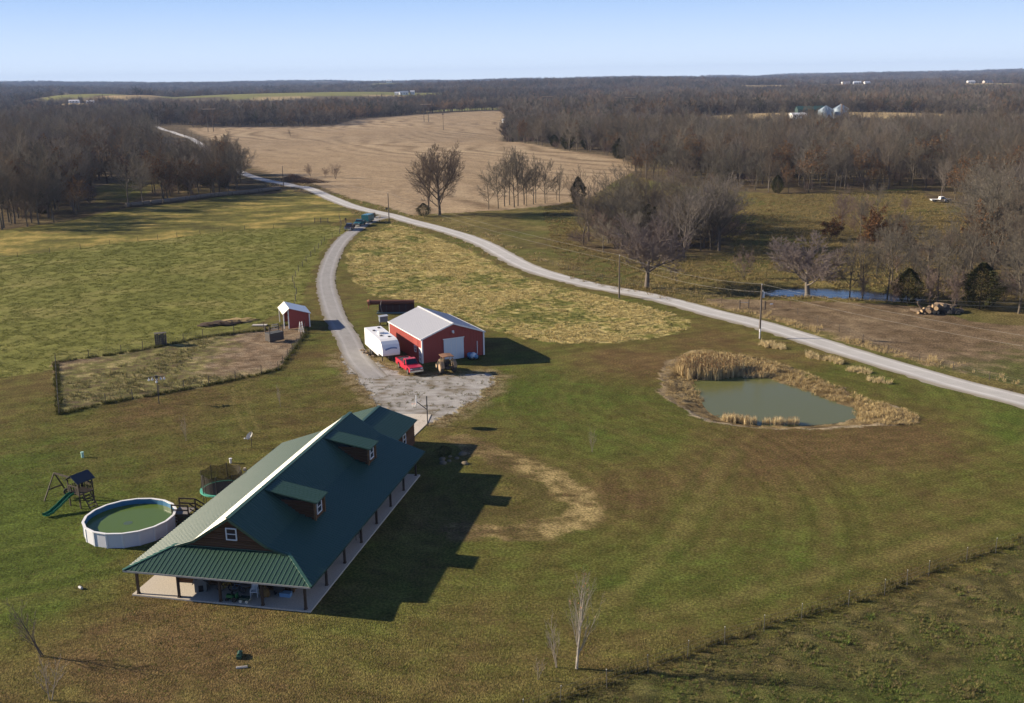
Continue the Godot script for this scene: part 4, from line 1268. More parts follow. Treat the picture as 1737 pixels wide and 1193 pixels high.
	strew("field_brush", "reddish brown brush at the corner of the stubble field", tuft(15, 16, 1.3, 1.6, 0.05, [Color(0.16, 0.10, 0.065), Color(0.20, 0.135, 0.09), Color(0.12, 0.085, 0.06)]), 1500, Vector2(-96, -465), Vector2(-70, -420), func(x, z): return 1.0 if seg_dist(Vector2(x, z), poly["road"]) > 5.0 and seg_dist(Vector2(x, z), poly["road"]) < 16.0 else 0.0, 0.5, 1.0, 417)
	strew("glade_grass", "dry grass under and between the trees of the valley", tuft(16, 10, 0.5, 0.8, 0.04, [Color(0.24, 0.19, 0.085), Color(0.15, 0.125, 0.05), Color(0.13, 0.135, 0.045), Color(0.30, 0.23, 0.11)]), 40000, Vector2(10, -350), Vector2(140, -176), func(x, z): return 1.0 if region(x, z) == R.GLADE and n2.get_noise_2d(x, z) > -0.15 else 0.0, 0.5, 1.2, 418)

# ---------------------------------------------------------------- buildings
func P(u: float, v: float, h: float) -> Vector3:    # across, away, up
	return Vector3(u, h, -v)

func sheet(mb: MB, pts: Array, t: float) -> void:   # roof sheet seen from above, any winding
	var p := pts.duplicate()
	var m: Vector3 = (p[1] - p[0]).cross(p[2] - p[0]).normalized()
	if m.y < 0:      # turn it over, but keep the first corner, from which the faces fan out
		var rest := p.slice(1)
		rest.reverse()
		p = [p[0]] + rest
		m = -m
	mb.face(p)
	var q := []
	for a in p: q.append(a - m * t)
	for i in p.size():
		var j := (i + 1) % p.size()
		mb.face([p[i], q[i], q[j], p[j]])
	var under := q.slice(1)
	under.reverse()
	mb.face([q[0]] + under)

func log_wall(mb: MB, a: Vector3, b: Vector3, h0: float, h1: float, out: Vector3, step := 0.2, bulge := 0.05) -> void:
	var n := int(round((h1 - h0) / step))
	for i in n:
		var y0 := h0 + (h1 - h0) * i / n
		var y1 := h0 + (h1 - h0) * (i + 1) / n
		log_row(mb, a, b, y0, y1, out, bulge)

func log_row(mb: MB, a: Vector3, b: Vector3, y0: float, y1: float, out: Vector3, bulge: float) -> void:
	var g := 1.0 + 0.16 * sin(y0 * 37.0 + a.x * 3.1 + a.z)
	mb.col = Color(0.115 * g, 0.062 * g, 0.036 * g)
	var d := (y1 - y0) * 0.3
	var l0 := a + Vector3(0, y0 - a.y, 0)
	var r0 := b + Vector3(0, y0 - b.y, 0)
	var o := out * bulge
	var p := [l0, r0, r0 + Vector3(0, d, 0) + o, l0 + Vector3(0, d, 0) + o, l0 + Vector3(0, y1 - y0 - d, 0) + o, r0 + Vector3(0, y1 - y0 - d, 0) + o, l0 + Vector3(0, y1 - y0, 0), r0 + Vector3(0, y1 - y0, 0)]
	if (b - a).cross(Vector3.UP).dot(out) < 0:
		mb.face([p[1], p[0], p[3], p[2]])
		mb.face([p[2], p[3], p[4], p[5]])
		mb.face([p[5], p[4], p[6], p[7]])
	else:
		mb.face([p[0], p[1], p[2], p[3]])
		mb.face([p[3], p[2], p[5], p[4]])
		mb.face([p[4], p[5], p[7], p[6]])

func window(parent: Node, at: Vector3, right: Vector3, w: float, h: float, out: Vector3, m: Material, bars := 1, called := "window") -> void:
	var f := MB.new()
	var t := 0.09
	var q := Basis(right, Vector3.UP, right.cross(Vector3.UP))
	f.box(at + right * (w - t) * 0.5 + out * 0.03, Vector3(t, h, 0.09), q)
	f.box(at - right * (w - t) * 0.5 + out * 0.03, Vector3(t, h, 0.09), q)
	f.box(at + Vector3.UP * (h - t) * 0.5 + out * 0.03, Vector3(w - 2 * t, t, 0.09), q)
	f.box(at - Vector3.UP * (h - t) * 0.5 + out * 0.03, Vector3(w - 2 * t, t, 0.09), q)
	for b in bars:
		f.box(at + Vector3.UP * h * (float(b + 1) / (bars + 1) - 0.5) + out * 0.025, Vector3(w - 2 * t, 0.06, 0.07), q)
	var fr := part(called, f, m, parent)
	if parent is MeshInstance3D: return
	var g := MB.new()
	g.box(at + out * 0.005, Vector3(w - 2 * t + 0.01, h - 2 * t + 0.01, 0.03), q)
	part("pane", g, mat("dark_glass", 0.02, 0.025, 0.035, 0.08), fr)

func house_roof_h(u: float) -> float:
	var q := u if u < 7.35 else 14.7 - u
	return 2.3 + (q + 0.3) * 0.351 if q < 4.26 else 3.9 + (q - 4.26) * 0.68

func build_house() -> void:
	var o := thing("log_house", "long log-sided house with dark green ribbed metal roof, two dormers and wraparound porch", "house", Vector3(-29.668, 0, -72.507), deg_to_rad(-12.2))
	var green := grained("green_roof", 0.033, 0.083, 0.058, 0.42, fine_tex, 0.22)
	var logs := vcol("log_siding", 0.75)
	var brown := grained("brown_timber", 0.085, 0.055, 0.036, 0.8, wood_tex, 1.0)
	var white := mat("white_frame", 0.72, 0.73, 0.75, 0.5)
	var conc := grained("concrete", 0.62, 0.56, 0.48, 0.9, fine_tex, 0.25)
	var mb := MB.new()
	mb.box(P(7.35, 14.0, 0.03), Vector3(14.7, 0.18, 28.0))
	part("porch_slab", mb, conc, o)
	# walls
	mb = MB.new()
	log_wall(mb, P(2.5, 2.6, 0), P(12.2, 2.6, 0), 0.12, 3.3, Vector3(0, 0, 1))
	var y := 3.3
	while y < 5.75:
		var top := y + 0.2
		var hw := (6.0 - top) / 0.68 if top > 3.9 else 3.09 + (3.9 - top) / 0.351
		log_row(mb, P(7.35 - hw, 2.6, 0), P(7.35 + hw, 2.6, 0), y, top, Vector3(0, 0, 1), 0.05)
		y = top
	part("front_wall", mb, logs, o)
	mb = MB.new()
	log_wall(mb, P(12.2, 2.6, 0), P(12.2, 26.4, 0), 0.12, 3.25, Vector3(1, 0, 0))
	part("side_wall", mb, logs, o)
	mb = MB.new()
	log_wall(mb, P(2.5, 2.6, 0), P(2.5, 26.4, 0), 0.12, 3.25, Vector3(-1, 0, 0))
	part("side_wall", mb, logs, o)
	mb = MB.new()
	log_wall(mb, P(2.5, 26.4, 0), P(12.2, 26.4, 0), 0.12, 3.3, Vector3(0, 0, -1))
	y = 3.3
	while y < 5.75:
		var top := y + 0.2
		var hw := (6.0 - top) / 0.68 if top > 3.9 else 3.09 + (3.9 - top) / 0.351
		log_row(mb, P(7.35 - hw, 28.6, 0), P(7.35 + hw, 28.6, 0), y, top, Vector3(0, 0, -1), 0.05)
		y = top
	part("rear_wall", mb, logs, o)
	mb = MB.new()
	for c in [[2.5, 2.6], [12.2, 2.6]]:
		mb = MB.new()
		mb.box(P(c[0], c[1], 1.7), Vector3(0.24, 3.1, 0.24))
		part("corner_post", mb, grained("honey_timber", 0.24, 0.125, 0.05, 0.7, wood_tex, 1.0), o)
	# roof: lower porch slopes, upper slopes, front shed
	for s in [0, 1]:
		var X := func(u: float): return u if s == 0 else 14.7 - u
		mb = MB.new()
		sheet(mb, [P(X.call(2.4), 2.35, 3.248), P(X.call(4.26), 2.35, 3.9), P(X.call(4.26), 28.9, 3.9), P(X.call(-0.3), 28.9, 2.3), P(X.call(-0.3), -0.35, 2.3)], 0.06)
		var low := part("lower_roof", mb, green, o)
		mb = MB.new()
		sheet(mb, [P(X.call(4.26), 2.3, 3.904), P(X.call(7.35), 2.3, 6.0), P(X.call(7.35), 28.9, 6.0), P(X.call(4.26), 28.9, 3.904)], 0.06)
		var up := part("upper_roof", mb, green, o)
		var r1 := MB.new()
		var r2 := MB.new()
		var v := -0.1
		while v < 28.8:
			var ue := minf(4.26, v + 0.05) if v < 2.35 else 4.26
			if ue > 0.1:
				r1.rib(P(X.call(-0.3), v, 2.302), P(X.call(ue), v, 2.302 + (ue + 0.3) * 0.351), Vector3.UP, 0.05, 0.02, 0.03)
			if v > 2.4:
				r2.rib(P(X.call(4.26), v, 3.906), P(X.call(7.3), v, 5.968), Vector3.UP, 0.05, 0.02, 0.03)
			v += 0.36
		part("roof_rib", r1, green, low, "stuff")
		part("roof_rib", r2, green, up, "stuff")
		mb = MB.new()
		mb.beam(P(X.call(4.26), 2.28, 3.82), P(X.call(7.35), 2.28, 5.92), 0.06, 0.2)
		mb.beam(P(X.call(2.4), 2.33, 3.17), P(X.call(4.26), 2.33, 3.82), 0.06, 0.16)
		part("rake_trim", mb, green, o)
		mb = MB.new()
		mb.beam(P(X.call(-0.32), -0.35, 2.335), P(X.call(2.66), 2.62, 3.385), 0.24, 0.05)
		part("hip_cap", mb, mat("green_cap", 0.05, 0.12, 0.085, 0.28), o)
		mb = MB.new()
		mb.beam(P(X.call(-0.32), -0.36, 2.23), P(X.call(-0.32), 28.9, 2.23), 0.05, 0.13)
		part("eave_trim", mb, green, o)
		mb = MB.new()
		mb.beam(P(X.call(0.35), 0.2, 2.2), P(X.call(0.35), 27.8, 2.2), 0.14, 0.2)
		part("porch_beam", mb, brown, o)
	mb = MB.new()
	sheet(mb, [P(-0.3, -0.35, 2.302), P(15.0, -0.35, 2.302), P(12.03, 2.62, 3.345), P(2.67, 2.62, 3.345)], 0.06)
	var fr := part("front_roof", mb, green, o)
	mb = MB.new()
	var u := -0.05
	while u < 14.8:
		var ve := minf(2.62, minf(u - 0.05, 14.65 - u))
		if ve > 0.0: mb.rib(P(u, -0.35, 2.304), P(u, ve, 2.304 + (ve + 0.35) * 0.351), Vector3.UP, 0.05, 0.02, 0.03)
		u += 0.36
	part("roof_rib", mb, green, fr, "stuff")
	mb = MB.new()
	mb.beam(P(-0.3, -0.37, 2.23), P(15.0, -0.37, 2.23), 0.05, 0.13)
	part("eave_trim", mb, mat("pale_trim", 0.30, 0.31, 0.30, 0.5), o)
	mb = MB.new()
	mb.beam(P(2.7, 2.56, 3.40), P(12.0, 2.56, 3.40), 0.12, 0.04)
	part("wall_flashing", mb, mat("green_cap"), o)
	mb = MB.new()
	mb.beam(P(0.42, 0.3, 2.16), P(14.28, 0.3, 2.16), 0.14, 0.2)
	part("porch_beam", mb, brown, o)
	mb = MB.new()
	mb.beam(P(7.35, 2.28, 6.03), P(7.35, 28.9, 6.03), 0.34, 0.04)
	part("ridge_cap", mb, green, o)
	# porch posts
	var post := MB.new()
	post.box(Vector3(0, 1.1, 0), Vector3(0.17, 2.0, 0.17))
	post.box(Vector3(0, 0.16, 0), Vector3(0.22, 0.1, 0.22))
	var pm := post.mesh(brown)
	for k in 5: part_mesh("porch_post", pm, o, Transform3D(Basis.IDENTITY, P(0.45 + k * 3.45, 0.22, 0)))
	for k in 7:
		part_mesh("porch_post", pm, o, Transform3D(Basis.IDENTITY, P(14.35, 4.1 + k * 3.93, 0)))
		part_mesh("porch_post", pm, o, Transform3D(Basis.IDENTITY, P(0.35, 4.1 + k * 3.93, 0)))
	# gable window with grille in the upper sash
	window(o, P(7.46, 2.6, 4.62) + Vector3(0, 0, 0.06), Vector3.RIGHT, 0.92, 1.02, Vector3(0, 0, 1), white)
	# ground floor windows and doors under the porch
	for w in [[4.6, 1.1], [10.2, 1.1]]:
		window(o, P(w[0], 2.6, 1.7) + Vector3(0, 0, 0.06), Vector3.RIGHT, 1.0, 1.3, Vector3(0, 0, 1), white)
	for w in [5.5, 9.5, 17.0, 22.0]:
		window(o, P(12.2, w, 1.6) + Vector3(0.06, 0, 0), Vector3(0, 0, -1), 1.0, 1.3, Vector3(1, 0, 0), white)
	mb = MB.new()
	mb.box(P(12.26, 13.2, 1.13), Vector3(0.06, 2.05, 0.95))
	var door := part("door", mb, mat("green_door", 0.03, 0.06, 0.045, 0.5), o)
	mb = MB.new()
	mb.box(P(12.32, 12.85, 1.1), Vector3(0.06, 0.05, 0.1))
	part("handle", mb, mat("brass", 0.5, 0.35, 0.12, 0.35, 0.8), door)
	# dormers
	for v0 in [8.4, 21.25]:
		var v1: float = v0 + 2.35
		mb = MB.new()
		for e in [[v0 + 0.2, 1.0], [v1 - 0.2, -1.0]]:
			var hh := 3.5
			while hh < 5.2:
				var t0 := hh + 0.2
				var ua := maxf(8.0, 14.7 - (4.26 + (hh - 3.9) / 0.68) if hh > 3.9 else 14.7 - ((hh - 2.3) / 0.351 - 0.3))
				if t0 < 5.13: log_row(mb, P(ua - 0.1, e[0], 0), P(11.75, e[0], 0), hh, t0, Vector3(0, 0, e[1]), 0.04)
				hh = t0
		log_wall(mb, P(11.75, v0 + 0.2, 0), P(11.75, v1 - 0.2, 0), 3.4, 5.08, Vector3(1, 0, 0), 0.2, 0.04)
		var dm := part("dormer", mb, logs, o)
		mb = MB.new()
		sheet(mb, [P(7.4, v0, 5.94), P(12.1, v0, 5.06), P(12.1, v1, 5.06), P(7.4, v1, 5.94)], 0.1)
		var q: float = v0 + 0.15
		while q < v1:
			mb.rib(P(7.5, q, 5.922), P(12.1, q, 5.062), Vector3.UP, 0.055, 0.02, 0.03)
			q += 0.36
		part("dormer_roof", mb, green, dm)
		for e in [v0 + 0.2, v1 - 0.2]:
			mb = MB.new()
			mb.box(P(11.79, e, 4.2), Vector3(0.16, 1.66, 0.16))
			part("corner_trim", mb, mat("honey_timber"), dm)
		window(dm, P(11.82, (v0 + v1) * 0.5 - 0.2, 4.38), Vector3(0, 0, -1), 0.95, 1.12, Vector3(1, 0, 0), white)
		mb = MB.new()
		mb.box(P(11.83, (v0 + v1) * 0.5 - 0.2, 4.38), Vector3(0.03, 0.96, 0.79))
		part("pane", mb, mat("dark_glass"), dm)
	# rear wing with its own lower gable
	mb = MB.new()
	log_wall(mb, P(11.3, 26.5, 0), P(11.3, 37.1, 0), 0.0, 2.7, Vector3(1, 0, 0))
	log_wall(mb, P(3.4, 26.5, 0), P(3.4, 37.1, 0), 0.0, 2.7, Vector3(-1, 0, 0))
	log_wall(mb, P(3.4, 37.1, 0), P(11.3, 37.1, 0), 0.0, 2.7, Vector3(0, 0, -1))
	var wing := part("garage_wing", mb, logs, o)
	for s in [0, 1]:
		var X := func(a: float): return a if s == 0 else 14.7 - a
		mb = MB.new()
		sheet(mb, [P(X.call(3.05), 26.6, 2.63), P(X.call(3.05), 37.4, 2.63), P(X.call(7.35), 37.4, 4.0), P(X.call(7.35), 26.6, 4.0)], 0.08)
		var rf := part("wing_roof", mb, green, o)
		mb = MB.new()
		var v := 28.8
		while v < 37.3:
			mb.rib(P(X.call(3.05), v, 2.632), P(X.call(7.3), v, 3.986), Vector3.UP, 0.055, 0.02, 0.03)
			v += 0.36
		part("roof_rib", mb, green, rf, "stuff")
	mb = MB.new()
	mb.beam(P(7.35, 28.9, 4.03), P(7.35, 37.45, 4.03), 0.3, 0.04)
	part("ridge_cap", mb, green, o)
	window(o, P(11.36, 33.4, 1.75), Vector3(0, 0, -1), 0.95, 1.15, Vector3(1, 0, 0), white)
	mb = MB.new()
	mb.box(P(7.35, 37.14, 1.15), Vector3(4.8, 2.2, 0.06))
	part("garage_door", mb, mat("cream_door", 0.55, 0.5, 0.42, 0.6), wing)
	# drive apron
	var ap := MB.new()
	sheet(ap, [Vector3(-14.5, 0.06, -112.0), Vector3(-11.2, 0.06, -108.0), Vector3(-9.9, 0.06, -113.0), Vector3(-9.7, 0.06, -116.3), Vector3(-16.0, 0.06, -117.0)], 0.2)
	tag(part("concrete_apron", ap, conc), "pale concrete apron between garage wing and gravel yard", "", "", "structure")

func build_barn() -> void:
	var yaw := atan2(0.446, 0.895)
	var o := thing("red_barn", "red metal barn with pale grey gabled roof and white sliding door", "barn", Vector3(-12.563, 0, -139.52), yaw)
	var red := grained("barn_red", 0.37, 0.062, 0.050, 0.55, fine_tex, 0.35)
	var white := mat("white_trim", 0.78, 0.78, 0.78, 0.5)
	var roof := mat("galvalume", 0.46, 0.47, 0.51, 0.4, 0.1)
	var W := 9.53
	var D := 13.0
	var mb := MB.new()
	mb.face([P(0, 0, 0), P(W, 0, 0), P(W, 0, 3.5), P(W / 2, 0, 5.18), P(0, 0, 3.5)])
	part("front_wall", mb, red, o)
	mb = MB.new()
	mb.face([P(W, D, 0), P(0, D, 0), P(0, D, 3.5), P(W / 2, D, 5.18), P(W, D, 3.5)])
	part("rear_wall", mb, red, o)
	mb = MB.new()
	mb.face([P(0, D, 0), P(0, 0, 0), P(0, 0, 3.5), P(0, D, 3.5)])
	part("side_wall", mb, red, o)
	mb = MB.new()
	mb.face([P(W, 0, 0), P(W, D, 0), P(W, D, 3.5), P(W, 0, 3.5)])
	part("side_wall", mb, red, o)
	mb = MB.new()      # wall ribs
	var q := 0.3
	while q < W:
		var top := 3.5 + 1.68 * (1.0 - absf(q - W / 2) / (W / 2)) - 0.06
		if q < 3.1 or q > 6.5: mb.box(P(q, 0, top / 2) + Vector3(0, 0, 0.012), Vector3(0.05, top, 0.024))
		else: mb.box(P(q, 0, (3.15 + top) / 2) + Vector3(0, 0, 0.012), Vector3(0.05, top - 3.15, 0.024))
		q += 0.45
	q = 0.3
	while q < D:
		if absf(q - 2.5) > 0.55 and q > 1.0:
			mb.box(P(0, q, 1.75) + Vector3(-0.012, 0, 0), Vector3(0.024, 3.4, 0.05))
		mb.box(P(W, q, 1.75) + Vector3(0.012, 0, 0), Vector3(0.024, 3.4, 0.05))
		q += 0.45
	part("wall_rib", mb, red, o, "stuff")
	for s in [0, 1]:
		var X := func(a: float): return a if s == 0 else W - a
		mb = MB.new()
		sheet(mb, [P(X.call(-0.2), -0.12, 3.45), P(X.call(W / 2), -0.12, 5.22), P(X.call(W / 2), D + 0.1, 5.22), P(X.call(-0.2), D + 0.1, 3.45)], 0.06)
		var r := part("roof", mb, roof, o)
		mb = MB.new()
		q = 0.1
		while q < D:
			mb.rib(P(X.call(-0.2), q, 3.452), P(X.call(W / 2 - 0.1), q, 5.185), Vector3.UP, 0.055, 0.02, 0.03)
			q += 0.46
		part("roof_rib", mb, roof, r, "stuff")
		mb = MB.new()
		mb.beam(P(X.call(-0.22), -0.15, 3.42), P(X.call(W / 2), -0.15, 5.2), 0.08, 0.2)
		part("rake_trim", mb, white, o)
		mb = MB.new()
		mb.beam(P(X.call(-0.22), -0.12, 3.42), P(X.call(-0.22), D + 0.1, 3.42), 0.06, 0.14)
		part("eave_trim", mb, white, o)
		for v in [0.0, D]:
			mb = MB.new()
			mb.box(P(X.call(0.03), v, 1.7), Vector3(0.2, 3.4, 0.2))
			part("corner_trim", mb, white, o)
	mb = MB.new()
	mb.beam(P(W / 2, -0.14, 5.25), P(W / 2, D + 0.12, 5.25), 0.3, 0.04)
	part("ridge_cap", mb, white, o)
	mb = MB.new()
	mb.box(P(4.8, -0.07, 1.51), Vector3(3.06, 3.02, 0.06))
	var dr := part("sliding_door", mb, mat("door_white", 0.62, 0.68, 0.74, 0.55), o)
	mb = MB.new()
	for k in 4:
		mb.box(P(3.6 + k * 0.8, -0.105, 1.5), Vector3(0.05, 2.9, 0.02))
	part("door_seam", mb, white, dr)
	mb = MB.new()
	mb.box(P(4.8, -0.11, 3.08), Vector3(3.3, 0.12, 0.1))
	part("door_track", mb, white, dr)
	mb = MB.new()
	mb.box(P(4.73, -0.1, 4.06), Vector3(0.3, 0.3, 0.12))
	mb.cyl(P(4.73, -0.12, 4.0), P(4.73, -0.32, 3.92), 0.13, 10)
	part("wall_lamp", mb, white, o)
	mb = MB.new()
	mb.cyl(P(8.44, -0.07, 0.3), P(8.45, -0.07, 2.2), 0.05, 8)
	part("downpipe", mb, white, o)
	window(o, P(0, 2.5, 1.6) + Vector3(-0.02, 0, 0), Vector3(0, 0, 1), 0.7, 0.95, Vector3(-1, 0, 0), white)
	mb = MB.new()
	mb.box(P(-0.05, 0.62, 1.05), Vector3(0.06, 2.1, 0.9))
	var wd := part("walk_door", mb, white, o)
	mb = MB.new()
	for k in 3: mb.box(P(-0.085, 0.62, 0.5 + k * 0.6), Vector3(0.02, 0.4, 0.6))
	part("door_panel", mb, mat("door_grey", 0.4, 0.42, 0.46, 0.6), wd)

func build_small_buildings() -> void:
	# open-fronted red shed by the pen
	var fx := Vector2(0.94, -0.34).normalized()
	var o := thing("red_shed", "small red shed with blue-white metal roof at the corner of the animal pen", "shed", Vector3(-35.9, 0, -162.2), atan2(-fx.y, fx.x))
	var red := mat("barn_red")
	var white := mat("white_trim")
	var roof := mat("shed_roof", 0.55, 0.60, 0.66, 0.4, 0.3)
	var mb := MB.new()
	mb.face([P(0, 0, 0), P(3.3, 0, 0), P(3.3, 0, 2.3), P(0.15, 0, 3.3), P(0, 0, 3.2)])
	part("front_wall", mb, red, o)
	mb = MB.new()
	mb.face([P(3.3, 0, 0), P(3.3, 5.4, 0), P(3.3, 5.4, 2.3), P(3.3, 0, 2.3)])
	mb.face([P(3.28, 5.4, 0), P(0, 5.4, 0), P(0, 5.4, 3.2), P(0.15, 5.4, 3.3), P(3.28, 5.4, 2.3)])
	part("rear_walls", mb, red, o)
	mb = MB.new()
	sheet(mb, [P(0.15, -0.3, 3.38), P(3.6, -0.3, 2.28), P(3.6, 5.7, 2.28), P(0.15, 5.7, 3.38)], 0.06)
	part("roof", mb, roof, o)
	mb = MB.new()
	sheet(mb, [P(0.15, -0.3, 3.38), P(-0.95, -0.3, 2.45), P(-0.95, 5.7, 2.45), P(0.15, 5.7, 3.38)], 0.06)
	part("roof", mb, mat("shed_roof_pale", 0.66, 0.64, 0.60, 0.6), o)
	mb = MB.new()
	mb.box(P(-0.02, -0.05, 1.55), Vector3(0.16, 3.1, 0.1))
	part("corner_trim", mb, white, o)
	mb = MB.new()
	mb.box(P(3.32, -0.05, 1.1), Vector3(0.16, 2.2, 0.1))
	part("corner_trim", mb, white, o)
	for v in [0.1, 5.3]:
		mb = MB.new()
		mb.box(P(-0.75, v, 1.25), Vector3(0.14, 2.5, 0.14))
		part("post", mb, white, o)
	# wooden feeder with railed top
	o = thing("feeder", "dark weathered wooden livestock stand with rails on top inside the pen", "feeder", Vector3(-36.6, 0, -154.6), 0.75)
	var grey := grained("grey_wood", 0.12, 0.105, 0.095, 0.9, wood_tex, 1.0)
	mb = MB.new()
	mb.box(Vector3(0, 0.62, 0.7), Vector3(2.4, 1.2, 0.08))
	mb.box(Vector3(-1.2, 0.62, 0), Vector3(0.08, 1.2, 1.4))
	part("side_boards", mb, grey, o)
	mb = MB.new()
	mb.box(Vector3(0, 1.25, 0), Vector3(2.5, 0.08, 1.5))
	part("deck", mb, mat("dark_deck", 0.07, 0.075, 0.08, 0.8), o)
	for x in [-1.15, 1.15]:
		for z in [-0.65, 0.65]:
			mb = MB.new()
			mb.box(Vector3(x, 1.2, z), Vector3(0.12, 2.4, 0.12))
			part("post", mb, grey, o)
	for h in [1.6, 1.95, 2.25]:
		mb = MB.new()
		mb.box(Vector3(0.6, h, -0.7), Vector3(1.2, 0.12, 0.04))
		part("rail", mb, mat("pale_board", 0.45, 0.42, 0.38, 0.8), o)
	# upright boarded blind on the pen fence
	o = thing("board_shelter", "narrow shelter of upright weathered grey boards on the pen fence", "shelter", Vector3(-53.3, 0, -152.2), 0.35)
	for k in 6:
		mb = MB.new()
		mb.box(Vector3(-0.75 + k * 0.28, 0.95 + 0.05 * sin(k * 2.1), 0.5), Vector3(0.26, 1.9 + 0.1 * sin(k * 2.1), 0.04), Basis(Vector3.BACK, 0.015 * sin(k * 5.0)))
		part("board", mb, grey, o)
	for k in 4:
		mb = MB.new()
		mb.box(Vector3(0.82, 0.95, 0.36 - k * 0.27), Vector3(0.04, 1.95, 0.25))
		part("board", mb, grey, o)
	mb = MB.new()
	mb.box(Vector3(-0.02, 1.98, 0), Vector3(1.7, 0.05, 1.05))
	part("cover", mb, grey, o)
	# white step ladder against the shed corner of the pen
	o = thing("step_ladder", "white step ladder leaning at the pen gate beside the red shed", "ladder", Vector3(-33.4, 0, -159.4), 0.5)
	mb = MB.new()
	for s in [-0.25, 0.25]:
		mb.beam(Vector3(s, 0, 0.5), Vector3(s * 0.7, 1.8, 0), 0.06, 0.06)
		mb.beam(Vector3(s, 0, -0.5), Vector3(s * 0.7, 1.8, 0), 0.05, 0.05)
	part("rails", mb, white, o)
	for k in 5:
		mb = MB.new()
		mb.box(Vector3(0, 0.3 + k * 0.32, 0.5 - (0.3 + k * 0.32) * 0.277), Vector3(0.44, 0.04, 0.12))
		part("step", mb, white, o)
	mb = MB.new()
	mb.box(Vector3(0, 0.12, 0), Vector3(2.4, 0.12, 0.9))
	mb.box(Vector3(0, 0.03, 0.3), Vector3(2.2, 0.1, 0.1))
	tag(part("pallet", mb, mat("pale_board")), "pale wooden pallet lying on the soil behind the pen's wooden stand", "pallet")
	get_node("pallet").position = ground(-41.2, -164.5)
	# manure and hay heap
	mb = MB.new()
	mb.blob(Vector3.ZERO, Vector3(3.4, 0.4, 1.3), nz("heap", 0.02, 3, 81), 1.1, 40, 14)
	var hp := part("dark_heap", mb, grained("manure", 0.075, 0.05, 0.035, 1.0, fine_tex, 0.4, 0.0, 8.0))
	tag(hp, "low dark heap of soil and old hay beyond the pen fence", "heap")
	hp.position = ground(-48.0, -165.5)
	hp.rotation.y = 0.25
	mb = MB.new()
	mb.blob(Vector3.ZERO, Vector3(3.0, 0.3, 1.3), nz("heap"), 1.2, 40, 14)
	hp = part("hay_heap", mb, grained("old_hay", 0.40, 0.30, 0.14, 1.0, fine_tex, 0.4, 0.0, 8.0))
	tag(hp, "scattered yellow hay beside the dark heap behind the pen", "heap")
	hp.position = ground(-45.6, -167.6)
	hp.rotation.y = 0.3

